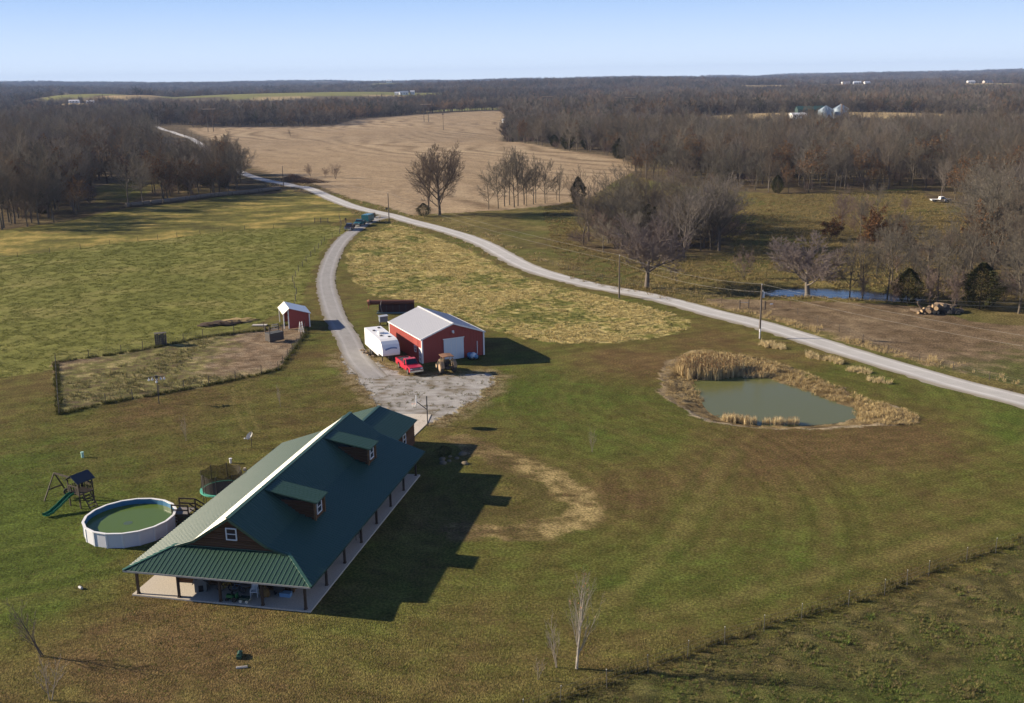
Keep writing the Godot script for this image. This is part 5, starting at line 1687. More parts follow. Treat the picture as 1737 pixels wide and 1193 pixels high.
# ---------------------------------------------------------------- yard things
func build_pool() -> void:
	var o := thing("pool", "round above-ground pool with white ribbed wall and green water", "pool", Vector3(-34.1, 0, -84.9))
	var n := 18
	var r := 3.86
	var wall := mat("pool_wall", 0.58, 0.60, 0.66, 0.45)
	var rim := mat("pool_rim", 0.78, 0.78, 0.78, 0.35)
	var blue := mat("pool_liner", 0.045, 0.16, 0.30, 0.5)
	var pw := MB.new()
	var a1 := TAU / n
	pw.slab(Vector3(cos(0.0), 0, sin(0.0)) * r, Vector3(cos(a1), 0, sin(a1)) * r, Vector3(cos(a1) * r, 1.3, sin(a1) * r), Vector3(r, 1.3, 0), 0.03)
	var wm := pw.mesh(wall)
	var up := MB.new()
	up.box(Vector3(r + 0.03, 0.65, 0), Vector3(0.08, 1.3, 0.16))
	var um := up.mesh(mat("pool_post", 0.62, 0.65, 0.70, 0.4))
	var rl := MB.new()
	rl.beam(Vector3((r + 0.02), 1.33, 0), Vector3(cos(a1) * (r + 0.02), 1.33, sin(a1) * (r + 0.02)), 0.22, 0.06)
	var rm := rl.mesh(rim)
	for k in n:
		var t := Transform3D(Basis(Vector3.UP, -a1 * k), Vector3.ZERO)
		part_mesh("wall_panel", wm, o, t)
		part_mesh("upright", um, o, t)
		part_mesh("top_rail", rm, o, t)
	var mb := MB.new()
	for k in 36:
		var a := TAU * k / 36
		var b := TAU * (k + 1) / 36
		var p := Vector3(cos(a), 0, sin(a)) * 3.74
		var q := Vector3(cos(b), 0, sin(b)) * 3.74
		mb.face([q + Vector3(0, 0.1, 0), p + Vector3(0, 0.1, 0), p + Vector3(0, 1.32, 0), q + Vector3(0, 1.32, 0)].duplicate())
	part("liner", mb, blue, o)
	mb = MB.new()
	var ring := []
	for k in 36: ring.append(Vector3(cos(-TAU * k / 36) * 3.76, 0.88, sin(-TAU * k / 36) * 3.76))
	mb.face(ring)
	var wt := mat("pool_water", 0.085, 0.135, 0.028, 0.12)
	wt.metallic_specular = 0.3
	wt.heightmap_enabled = true
	wt.heightmap_texture = bump_tex
	wt.heightmap_scale = 0.15
	wt.uv1_triplanar = true
	wt.uv1_scale = Vector3.ONE * 0.2
	part("water", mb, wt, o)
	mb = MB.new()
	mb.cyl(Vector3(0, 0.882, 0.6), Vector3(0, 0.886, 0.6), 0.4, 12)
	part("drain_swirl", mb, mat("swirl", 0.07, 0.10, 0.05, 0.3), o)
	# deck and steps
	o = thing("pool_deck", "brown timber deck with steps and railings between pool and house", "deck", Vector3(-29.7, 0, -86.3), deg_to_rad(-8))
	var brown := grained("deck_timber", 0.13, 0.082, 0.05, 0.8, wood_tex, 1.0)
	var grey := grained("deck_boards", 0.36, 0.33, 0.32, 0.8, wood_tex, 1.0)
	for k in 8:
		mb = MB.new()
		mb.box(Vector3(-0.75 + 0.19 * k, 1.1, 0), Vector3(0.17, 0.05, 1.5))
		part("deck_board", mb, grey, o)
	for x in [-0.8, 0.72]:
		for z in [-0.75, 0.75]:
			mb = MB.new()
			mb.box(Vector3(x, 1.0, z), Vector3(0.1, 2.0, 0.1))
			part("post", mb, brown, o)
	for h in [1.5, 1.95]:
		for s in [[Vector3(-0.8, h, -0.8), Vector3(0.72, h, -0.8)], [Vector3(-0.8, h, 0.8), Vector3(0.72, h, 0.8)]]:
			mb = MB.new()
			mb.beam(s[0], s[1], 0.05, 0.13)
			part("rail", mb, brown, o)
	for h in [0.35, 0.65, 0.95]:
		mb = MB.new()
		mb.beam(Vector3(-0.8, h, 0.8), Vector3(0.72, h, 0.8), 0.05, 0.18)
		part("skirt_board", mb, brown, o)
	for k in 5:
		mb = MB.new()
		mb.box(Vector3(0.95 + 0.3 * k, 0.9 - 0.2 * k, -0.2), Vector3(0.28, 0.05, 1.05))
		part("step", mb, grey, o)
	for z in [-0.8, 0.4]:
		mb = MB.new()
		mb.beam(Vector3(0.72, 1.95, z), Vector3(2.4, 0.95, z), 0.05, 0.12)
		mb.beam(Vector3(0.72, 1.5, z), Vector3(2.4, 0.5, z), 0.05, 0.1)
		mb.beam(Vector3(2.4, 0, z), Vector3(2.4, 1.0, z), 0.09, 0.09)
		mb.beam(Vector3(0.75, 1.0, z), Vector3(2.3, 0.0, z), 0.05, 0.24)
		part("stair_rail", mb, brown, o)

func build_trampoline() -> void:
	var o := thing("trampoline", "round trampoline with black safety net and teal edge pad behind the house", "trampoline", Vector3(-27.9, 0, -92.3))
	var mb := MB.new()
	var r := 2.1
	var n := 32
	for k in n:
		var a := TAU * k / n
		var b := TAU * (k + 1) / n
		var p := Vector3(cos(a), 0, sin(a))
		var q := Vector3(cos(b), 0, sin(b))
		mb.face([p * r + Vector3(0, 0.82, 0), p * 1.8 + Vector3(0, 0.84, 0), q * 1.8 + Vector3(0, 0.84, 0), q * r + Vector3(0, 0.82, 0)])
		mb.face([p * r + Vector3(0, 0.70, 0), p * r + Vector3(0, 0.82, 0), q * r + Vector3(0, 0.82, 0), q * r + Vector3(0, 0.70, 0)])
	part("edge_pad", mb, mat("teal_pad", 0.07, 0.36, 0.27, 0.6), o)
	mb = MB.new()
	var ring := []
	for k in n: ring.append(Vector3(cos(-TAU * k / n) * 1.82, 0.8, sin(-TAU * k / n) * 1.82))
	mb.face(ring)
	part("jumping_mat", mb, mat("black_mat", 0.02, 0.022, 0.028, 0.8), o)
	var net := mat("net", 0.03, 0.024, 0.018, 0.9)
	net.albedo_color.a = 0.62
	net.transparency = BaseMaterial3D.TRANSPARENCY_ALPHA
	net.cull_mode = BaseMaterial3D.CULL_DISABLED
	mb = MB.new()
	for k in n:
		var a := TAU * k / n
		var b := TAU * (k + 1) / n
		var p := Vector3(cos(a), 0, sin(a)) * 1.88
		var q := Vector3(cos(b), 0, sin(b)) * 1.88
		var ha := 2.55 + 0.1 * cos(a * 8.0)
		var hb := 2.55 + 0.1 * cos(b * 8.0)
		mb.face([q + Vector3(0, 0.84, 0), p + Vector3(0, 0.84, 0), p + Vector3(0, ha, 0), q + Vector3(0, hb, 0)])
	part("safety_net", mb, net, o)
	for k in 8:
		var a := TAU * k / 8
		var p := Vector3(cos(a), 0, sin(a))
		mb = MB.new()
		mb.cyl(p * 2.06, p * 1.93 + Vector3(0, 2.66, 0), 0.035, 6)
		part("net_pole", mb, mat("dark_steel", 0.05, 0.05, 0.055, 0.5, 0.4), o)
		mb = MB.new()
		mb.cyl(p.rotated(Vector3.UP, 0.2) * 2.05, p.rotated(Vector3.UP, 0.2) * 2.05 + Vector3(0, 0.8, 0), 0.03, 6)
		part("leg", mb, mat("dark_steel"), o)

func build_playset() -> void:
	var o := thing("playset", "dark wooden swing set with roofed tower and green slide left of the pool", "playset", Vector3(-44.0, 0, -92.7), deg_to_rad(-31.0))
	var w := grained("playset_wood", 0.075, 0.056, 0.042, 0.8, wood_tex, 1.0)
	var mb := MB.new()
	mb.beam(Vector3(0, 2.45, 0), Vector3(3.0, 2.45, 0), 0.1, 0.15)
	part("swing_beam", mb, w, o)
	for s in [-1.25, 1.25]:
		mb = MB.new()
		mb.beam(Vector3(0, 2.5, 0), Vector3(-0.2, 0, s), 0.1, 0.1)
		part("frame_leg", mb, w, o)
	mb = MB.new()
	mb.beam(Vector3(-0.1, 1.0, -0.75), Vector3(-0.1, 1.0, 0.75), 0.06, 0.12)
	part("cross_brace", mb, w, o)
	mb = MB.new()      # tyre swing
	for k in 20:
		var a := TAU * k / 20
		var b := TAU * (k + 1) / 20
		mb.cyl(Vector3(cos(a) * 0.3, sin(a) * 0.3, 0), Vector3(cos(b) * 0.3, sin(b) * 0.3, 0), 0.1, 7)
	var ty := part("tyre_swing", mb, mat("tyre_black", 0.018, 0.018, 0.019, 0.8), o)
	ty.position = Vector3(1.1, 0.62, -0.4)
	ty.rotation.y = 0.5
	for x in [1.05, 1.15]:
		mb = MB.new()
		mb.cyl(Vector3(x, 2.4, 0), Vector3(1.1, 0.95, -0.4), 0.012, 4)
		part("chain", mb, mat("steel", 0.4, 0.4, 0.42, 0.4, 0.8), o)
	for x in [3.0, 4.5]:
		for z in [-0.75, 0.75]:
			mb = MB.new()
			mb.box(Vector3(x, 1.3, z), Vector3(0.11, 2.6, 0.11))
			part("tower_post", mb, w, o)
	mb = MB.new()
	mb.box(Vector3(3.75, 1.35, 0), Vector3(1.6, 0.09, 1.6))
	part("platform", mb, w, o)
	for k in 7:
		for z in [-0.78, 0.78]:
			if z > 0 and k > 1 and k < 5: continue
			mb = MB.new()
			mb.box(Vector3(3.08 + k * 0.22, 1.72, z), Vector3(0.13, 0.7, 0.03))
			part("slat", mb, w, o)
		mb = MB.new()
		mb.box(Vector3(2.97, 1.72, -0.66 + k * 0.22), Vector3(0.03, 0.7, 0.13))
		part("slat", mb, w, o)
	for z in [-0.78, 0.78]:
		mb = MB.new()
		mb.box(Vector3(3.75, 2.1, z), Vector3(1.6, 0.1, 0.06))
		part("rail", mb, w, o)
	mb = MB.new()
	sheet(mb, [Vector3(2.75, 2.55, -1.0), Vector3(3.75, 3.2, -1.0), Vector3(3.75, 3.2, 1.0), Vector3(2.75, 2.55, 1.0)], 0.04)
	sheet(mb, [Vector3(4.75, 2.55, -1.0), Vector3(3.75, 3.2, -1.0), Vector3(3.75, 3.2, 1.0), Vector3(4.75, 2.55, 1.0)], 0.04)
	part("tower_roof", mb, mat("navy_tarp", 0.028, 0.034, 0.05, 0.6), o)
	mb = MB.new()
	var pr := [[0.8, 1.35], [1.2, 1.25], [2.2, 0.72], [3.0, 0.32], [3.5, 0.2], [3.75, 0.22]]
	for i in pr.size() - 1:
		var a := Vector3(3.55, pr[i][1], pr[i][0])
		var b := Vector3(3.55 - 0.06 * i, pr[i + 1][1], pr[i + 1][0])
		var x := Vector3(0.27, 0, 0)
		mb.slab(a - x, b - x, b + x, a + x, 0.04)
		mb.beam(a - x + Vector3(0, 0.08, 0), b - x + Vector3(0, 0.08, 0), 0.05, 0.2)
		mb.beam(a + x + Vector3(0, 0.08, 0), b + x + Vector3(0, 0.08, 0), 0.05, 0.2)
	part("slide", mb, mat("green_slide", 0.012, 0.11, 0.06, 0.3), o)
	for z in [-0.4, 0.4]:
		mb = MB.new()
		mb.beam(Vector3(4.55, 1.4, z), Vector3(5.4, 0, z), 0.06, 0.12)
		part("ladder_side", mb, w, o)
	for k in 5:
		mb = MB.new()
		mb.box(Vector3(4.7 + 0.15 * k, 1.15 - 0.25 * k, 0), Vector3(0.14, 0.05, 0.8))
		part("ladder_step", mb, w, o)

func simple(called: String, label: String, category: String, mb: MB, m: Material, at: Vector3, yaw := 0.0) -> MeshInstance3D:
	var o := part(called, mb, m)
	tag(o, label, category)
	o.position = at
	o.rotation.y = yaw
	return o

func build_yard_things() -> void:
	var steel := mat("dark_steel")
	var white := mat("white_plastic", 0.75, 0.76, 0.78, 0.4)
	# satellite dish
	var o := thing("satellite_dish", "white satellite dish on a short post in the lawn behind the house", "satellite dish", ground(-28.4, -105.8), -0.9)
	var mb := MB.new()
	mb.cyl(Vector3.ZERO, Vector3(0, 1.1, 0), 0.035, 8)
	part("post", mb, steel, o)
	mb = MB.new()
	mb.tube(PackedVector3Array([Vector3(0, 1.35, 0.05), Vector3(0, 1.37, 0.08), Vector3(0, 1.42, 0.16), Vector3(0, 1.46, 0.2)]), PackedFloat32Array([0.02, 0.3, 0.46, 0.47]), 20)
	var dm := mat("dish_grey", 0.66, 0.66, 0.66, 0.5)
	dm.cull_mode = BaseMaterial3D.CULL_DISABLED
	part("dish", mb, dm, o)
	mb = MB.new()
	mb.beam(Vector3(0, 1.0, 0.05), Vector3(0, 1.2, 0.7), 0.03, 0.03)
	mb.box(Vector3(0, 1.24, 0.72), Vector3(0.12, 0.1, 0.14))
	part("receiver_arm", mb, white, o)
	# basketball hoop
	o = thing("basketball_hoop", "basketball hoop on a dark pole beside the concrete apron", "basketball hoop", Vector3(-9.8, 0, -112.3), 0.12)
	mb = MB.new()
	mb.cyl(Vector3.ZERO, Vector3(0, 3.55, 0), 0.06, 8)
	part("pole", mb, steel, o)
	mb = MB.new()
	mb.beam(Vector3(0, 1.95, 0), Vector3(-1.15, 2.95, 0), 0.08, 0.08)
	part("arm", mb, steel, o)
	mb = MB.new()
	var fan := PackedVector2Array([Vector2(-0.45, 2.55), Vector2(0.45, 2.55), Vector2(0.68, 2.85), Vector2(0.68, 3.2), Vector2(0.5, 3.5), Vector2(0.2, 3.65), Vector2(-0.2, 3.65), Vector2(-0.5, 3.5), Vector2(-0.68, 3.2), Vector2(-0.68, 2.85)])
	mb.extrude(fan, -1.24, -1.18)
	part("backboard", mb, mat("board_white", 0.66, 0.70, 0.76, 0.35), o)
	mb = MB.new()
	for k in 14:
		var a := TAU * k / 14
		var b := TAU * (k + 1) / 14
		mb.cyl(Vector3(-1.5 + cos(a) * 0.23, 2.72, sin(a) * 0.23), Vector3(-1.5 + cos(b) * 0.23, 2.72, sin(b) * 0.23), 0.012, 4)
	part("rim", mb, mat("orange_rim", 0.5, 0.12, 0.03, 0.5), o)
	mb = MB.new()
	for k in 8:
		var a := TAU * k / 8
		mb.cyl(Vector3(-1.5 + cos(a) * 0.23, 2.72, sin(a) * 0.23), Vector3(-1.5 + cos(a + 0.6) * 0.13, 2.3, sin(a + 0.6) * 0.13), 0.012, 4)
	part("net", mb, white, o)
	# gourd birdhouse pole
	o = thing("birdhouse_pole", "tall pole with white gourd birdhouses hanging from its crossarms on the lawn below the pen", "birdhouse", Vector3(-43.9, 0, -122.4), 0.3)
	mb = MB.new()
	mb.cyl(Vector3.ZERO, Vector3(0, 3.6, 0), 0.055, 8)
	part("pole", mb, steel, o)
	mb = MB.new()
	mb.box(Vector3(0, 3.5, 0), Vector3(1.9, 0.06, 0.06))
	mb.box(Vector3(0, 3.35, 0), Vector3(0.06, 0.06, 1.5))
	mb.box(Vector3(0, 3.45, 0), Vector3(0.3, 0.35, 0.3))
	part("crossarm", mb, steel, o)
	for p in [Vector3(-0.9, 3.2, 0), Vector3(0.9, 3.2, 0), Vector3(-0.5, 3.22, 0), Vector3(0.5, 3.22, 0), Vector3(0, 3.05, 0.7), Vector3(0, 3.05, -0.7)]:
		mb = MB.new()
		mb.tube(PackedVector3Array([p + Vector3(0, 0.28, 0), p + Vector3(0, 0.12, 0), p, p + Vector3(0, -0.12, 0), p + Vector3(0, -0.17, 0)]), PackedFloat32Array([0.02, 0.05, 0.15, 0.12, 0.01]), 10)
		part("gourd", mb, white, o)
	mb = MB.new()
	mb.box(Vector3(0.05, 1.2, 0.06), Vector3(0.2, 0.16, 0.1))
	part("winch", mb, steel, o)
	# small things on the lawn
	mb = MB.new()
	mb.cyl(Vector3.ZERO, Vector3(0, 0.55, 0), 0.14, 10)
	mb.cyl(Vector3(0, 0.55, 0), Vector3(0, 0.62, 0), 0.17, 10)
	simple("vent_pipe", "pale teal capped pipe in the lawn above the swing set", "pipe", mb, mat("teal_pipe", 0.35, 0.6, 0.55, 0.5), ground(-45.9, -103.6))
	mb = MB.new()
	mb.cyl(Vector3.ZERO, Vector3(0, 0.45, 0), 0.12, 10)
	mb.cyl(Vector3(0, 0.45, 0), Vector3(0, 0.52, 0), 0.16, 10)
	simple("vent_pipe", "white capped pipe in the lawn beyond the trampoline", "pipe", mb, white, ground(-29.5, -101.2))
	mb = MB.new()
	mb.box(Vector3(0, 0.1, 0), Vector3(0.3, 0.2, 0.3))
	mb.box(Vector3(0, 0.24, 0), Vector3(0.22, 0.08, 0.22))
	simple("small_box", "small pale box in the grass near the satellite dish", "box", mb, mat("tan_box", 0.55, 0.48, 0.38, 0.8), ground(-27.5, -99.0))
	mb = MB.new()
	mb.cyl(Vector3(-0.1, 0.11, 0), Vector3(0.1, 0.11, 0.3), 0.11, 10)
	simple("bucket", "small grey bucket lying in the grass left of the porch", "bucket", mb, mat("bucket_grey", 0.40, 0.41, 0.43, 0.6), ground(-34.2, -73.9), 0.3)
	mb = MB.new()
	mb.box(Vector3(0, 0.12, 0), Vector3(0.32, 0.24, 0.75))
	mb.cyl(Vector3(0, 0.24, -0.25), Vector3(0, 0.24, 0.25), 0.13, 8)
	simple("toy_wagon", "dark green toy lying on the lawn in front of the house", "toy", mb, mat("green_toy", 0.02, 0.07, 0.045, 0.5), ground(-19.1, -63.5), 0.1)
	mb = MB.new()
	mb.box(Vector3(0, 0.05, 0), Vector3(0.75, 0.08, 0.16))
	mb.box(Vector3(0, 0.1, 0), Vector3(0.7, 0.05, 0.06))
	simple("board", "short white and brown board lying on the lawn below the green toy", "board", mb, mat("pale_board"), ground(-18.6, -62.1), 0.15)
	# shrub bed at the wing's corner
	var bl := nz("heap", 0.02, 3, 81)
	var rr := RandomNumberGenerator.new()
	rr.seed = 9
	for k in 9:
		mb = MB.new()
		var s := rr.randf_range(0.22, 0.5)
		mb.blob(Vector3.ZERO, Vector3(s, s * 0.55, s * 0.8), bl, 0.6, 9, 6)
		var st := simple("rock", "pale rock in the planting bed right of the house", "rock", mb, grained("rock", 0.22, 0.18, 0.12, 0.95, fine_tex, 1.0), ground(-6.9 + rr.randf_range(-0.6, 2.2), -101.5 + rr.randf_range(-1.4, 1.6)), rr.randf() * 3.0)
		tag(st, "", "", "rocks of the planting bed")
	o = thing("low_shrub", "dark low shrub in the planting bed right of the house", "shrub", ground(-7.3, -102.4), 0.0)
	mb = MB.new()
	var cd := cedar(71, 1.1, 0.95, true)
	part("foliage", cd.crown, vcol("twigs"), o)
	part("stem", cd.trunk, vcol("bark"), o)
	# porch furniture
	var hb := Basis(Vector3.UP, deg_to_rad(-12.2))
	var H := func(u: float, v: float): return Vector3(-29.668, 0.12, -72.507) + hb * P(u, v, 0)
	var hy := deg_to_rad(-12.2)
	o = thing("dog_house", "grey wooden dog house with dark door hole on the front porch", "dog house", H.call(4.95, 1.75), hy + 0.35)
	var gw := mat("dog_grey", 0.13, 0.14, 0.14, 0.8)
	mb = MB.new()
	mb.extrude(PackedVector2Array([Vector2(-0.5, 0), Vector2(0.5, 0), Vector2(0.5, 0.8), Vector2(-0.5, 0.8)]), -0.45, 0.45)
	mb.face([Vector3(-0.45, 0.8, 0.5), Vector3(0.45, 0.8, 0.5), Vector3(0, 1.15, 0.5)])
	part("box", mb, gw, o)
	mb = MB.new()
	sheet(mb, [Vector3(-0.6, 0.74, 0.6), Vector3(0, 1.2, 0.6), Vector3(0, 1.2, -0.6), Vector3(-0.6, 0.74, -0.6)], 0.04)
	sheet(mb, [Vector3(0.6, 0.74, 0.6), Vector3(0, 1.2, 0.6), Vector3(0, 1.2, -0.6), Vector3(0.6, 0.74, -0.6)], 0.04)
	part("roof", mb, mat("dog_roof", 0.16, 0.165, 0.165, 0.8), o)
	mb = MB.new()
	mb.box(Vector3(0.03, 0.3, 0.505), Vector3(0.36, 0.52, 0.02))
	part("doorway", mb, mat("black_hole", 0.008, 0.008, 0.009, 0.9), o)
	# white chair
	o = thing("plastic_chair", "white plastic armchair on the front porch", "chair", H.call(9.55, 1.45), hy + 0.25)
	chair_parts(o, white)
	var dk := mat("dark_chair", 0.05, 0.045, 0.045, 0.6)
	o = thing("porch_chair", "dark porch chair beside a side porch post", "chair", H.call(13.55, 12.6), hy + 1.4)
	chair_parts(o, dk)
	o = thing("porch_chair", "dark porch chair against the side wall, second from the front", "chair", H.call(13.2, 14.2), hy + 1.7)
	chair_parts(o, dk)
	for b in [[7.0, 1.8, 0.15, "yellow framed child's bicycle", 0.35, 0.24, 0.03], [7.95, 1.75, -0.1, "blue grey bicycle", 0.10, 0.14, 0.2]]:
		o = thing("bicycle", "%s standing on the front porch" % b[3], "bicycle", H.call(b[0], b[1]), hy + b[2])
		for x in [-0.45, 0.45]:
			mb = MB.new()
			for k in 14:
				var a := TAU * k / 14
				var c := TAU * (k + 1) / 14
				mb.cyl(Vector3(x + cos(a) * 0.27, 0.29 + sin(a) * 0.27, 0), Vector3(x + cos(c) * 0.27, 0.29 + sin(c) * 0.27, 0), 0.03, 5)
			part("wheel", mb, mat("tyre_black", 0.018, 0.018, 0.019, 0.8), o)
		mb = MB.new()
		for s in [[Vector3(-0.45, 0.29, 0), Vector3(-0.1, 0.28, 0)], [Vector3(-0.1, 0.28, 0), Vector3(-0.2, 0.75, 0)], [Vector3(-0.1, 0.28, 0), Vector3(0.3, 0.72, 0)], [Vector3(-0.18, 0.68, 0), Vector3(0.3, 0.72, 0)], [Vector3(0.45, 0.29, 0), Vector3(0.28, 0.9, 0)], [Vector3(-0.45, 0.29, 0), Vector3(-0.18, 0.66, 0)]]:
			mb.cyl(s[0], s[1], 0.022, 6)
		part("frame", mb, mat("bike_%s" % b[3].substr(0, 4), b[4], b[5], b[6], 0.4), o)
		mb = MB.new()
		mb.cyl(Vector3(0.28, 0.92, -0.25), Vector3(0.28, 0.92, 0.25), 0.018, 6)
		part("handlebar", mb, steel, o)
		mb = MB.new()
		mb.box(Vector3(-0.2, 0.78, 0), Vector3(0.24, 0.06, 0.14))
		part("saddle", mb, mat("tyre_black"), o)
	o = thing("porch_table", "grey round table on the front porch behind the bicycles", "table", H.call(8.75, 2.0), 0)
	mb = MB.new()
	mb.cyl(Vector3(0, 0.7, 0), Vector3(0, 0.74, 0), 0.6, 20)
	part("tabletop", mb, mat("table_grey", 0.16, 0.16, 0.16, 0.6), o)
	for k in 4:
		mb = MB.new()
		var a := TAU * (k + 0.5) / 4
		mb.cyl(Vector3(cos(a) * 0.45, 0, sin(a) * 0.45), Vector3(cos(a) * 0.4, 0.7, sin(a) * 0.4), 0.025, 6)
		part("leg", mb, steel, o)
	# green ride-on toy tractor and its cart
	o = thing("toy_tractor", "green ride-on toy tractor at the front edge of the porch", "toy", H.call(8.15, 0.5), hy + PI / 2)
	var tg := mat("toy_green", 0.02, 0.13, 0.045, 0.4)
	mb = MB.new()
	mb.box(Vector3(0, 0.38, -0.15), Vector3(0.3, 0.22, 0.55))
	mb.box(Vector3(0, 0.3, 0.25), Vector3(0.42, 0.14, 0.4))
	mb.box(Vector3(0, 0.5, 0.4), Vector3(0.36, 0.3, 0.08))
	part("body", mb, tg, o)
	for p in [[Vector3(0.25, 0.2, 0.28), 0.2], [Vector3(-0.25, 0.2, 0.28), 0.2], [Vector3(0.2, 0.13, -0.35), 0.13], [Vector3(-0.2, 0.13, -0.35), 0.13]]:
		mb = MB.new()
		mb.cyl(p[0] - Vector3(0.07, 0, 0), p[0] + Vector3(0.07, 0, 0), p[1], 12)
		part("wheel", mb, mat("tyre_black"), o)
	mb = MB.new()
	mb.cyl(Vector3(0, 0.48, -0.1), Vector3(0, 0.62, 0.05), 0.02, 6)
	mb.cyl(Vector3(0, 0.62, 0.05), Vector3(0, 0.63, 0.06), 0.12, 10)
	part("steering_wheel", mb, mat("tyre_black"), o)
	o = thing("toy_cart", "small dark toy cart with cream wheels behind the ride-on toy tractor", "toy", H.call(9.2, 0.5), hy + PI / 2)
	mb = MB.new()
	mb.box(Vector3(0, 0.3, 0), Vector3(0.42, 0.2, 0.7))
	part("tray", mb, mat("toy_dark", 0.02, 0.05, 0.035, 0.6), o)
	for z in [-0.25, 0.25]:
		for x in [-0.24, 0.24]:
			mb = MB.new()
			mb.cyl(Vector3(x - 0.04, 0.12, z), Vector3(x + 0.04, 0.12, z), 0.12, 10)
			part("wheel", mb, mat("toy_cream", 0.6, 0.56, 0.45, 0.6), o)
	mb = MB.new()
	mb.box(Vector3(0, 0.15, 0), Vector3(0.85, 0.3, 0.45))
	mb.box(Vector3(0, 0.31, 0), Vector3(0.9, 0.04, 0.5))
	simple("storage_tote", "blue plastic tote on the front porch", "box", mb, mat("tote_blue", 0.16, 0.30, 0.48, 0.5), H.call(11.9, 1.9), hy)
	mb = MB.new()
	mb.blob(Vector3(0, 0.42, 0), Vector3(0.42, 0.42, 0.36), bl, 0.5, 12, 8)
	mb.cyl(Vector3(0, 0.6, 0), Vector3(0.1, 1.0, 0), 0.06, 6)
	simple("sack", "brown sack slumped at the porch post right of the white chair", "sack", mb, mat("sack_brown", 0.16, 0.10, 0.035, 0.9), H.call(10.4, 1.4), hy)
	mb = MB.new()
	mb.box(Vector3(0, 0.5, 0), Vector3(0.7, 0.5, 0.5))
	mb.cyl(Vector3(-0.35, 0.78, 0), Vector3(0.35, 0.78, 0), 0.24, 12)
	mb.box(Vector3(-0.3, 0.15, 0), Vector3(0.06, 0.3, 0.4))
	mb.box(Vector3(0.3, 0.15, 0), Vector3(0.06, 0.3, 0.4))
	simple("grill", "black barrel grill on the front porch near the wall", "grill", mb, mat("grill_black", 0.03, 0.03, 0.032, 0.5), H.call(11.3, 2.1), hy)

func chair_parts(o: Node3D, m: Material) -> void:
	var mb := MB.new()
	mb.box(Vector3(0, 0.42, 0), Vector3(0.48, 0.04, 0.46))
	part("seat", mb, m, o)
	mb = MB.new()
	for k in 5: mb.beam(Vector3(-0.2 + 0.1 * k, 0.44, -0.22), Vector3(-0.2 + 0.1 * k, 0.92, -0.34), 0.07, 0.03)
	mb.beam(Vector3(-0.25, 0.92, -0.34), Vector3(0.25, 0.92, -0.34), 0.06, 0.04)
	part("backrest", mb, m, o)
	for s in [-0.25, 0.25]:
		mb = MB.new()
		mb.beam(Vector3(s, 0.66, 0.22), Vector3(s, 0.66, -0.26), 0.06, 0.04)
		part("armrest", mb, m, o)
		for z in [0.22, -0.24]:
			mb = MB.new()
			mb.beam(Vector3(s * 1.08, 0, z * 1.12), Vector3(s, 0.66, z), 0.05, 0.05)
			part("leg", mb, m, o)

# ---------------------------------------------------------------- vehicles (forward is -z)
func wheel(parent: Node3D, at: Vector3, r: float, w: float, rim: Material) -> void:
	var mb := MB.new()
	mb.tube(PackedVector3Array([at - Vector3(w / 2, 0, 0), at - Vector3(w * 0.4, 0, 0), at + Vector3(w * 0.4, 0, 0), at + Vector3(w / 2, 0, 0)]), PackedFloat32Array([r * 0.86, r, r, r * 0.86]), 16, true)
	var t := part("wheel", mb, mat("tyre_black", 0.018, 0.018, 0.019, 0.8), parent)
	mb = MB.new()
	mb.cyl(at - Vector3(w / 2 + 0.012, 0, 0), at + Vector3(w / 2 + 0.012, 0, 0), r * 0.58, 12)
	part("rim", mb, rim, t)

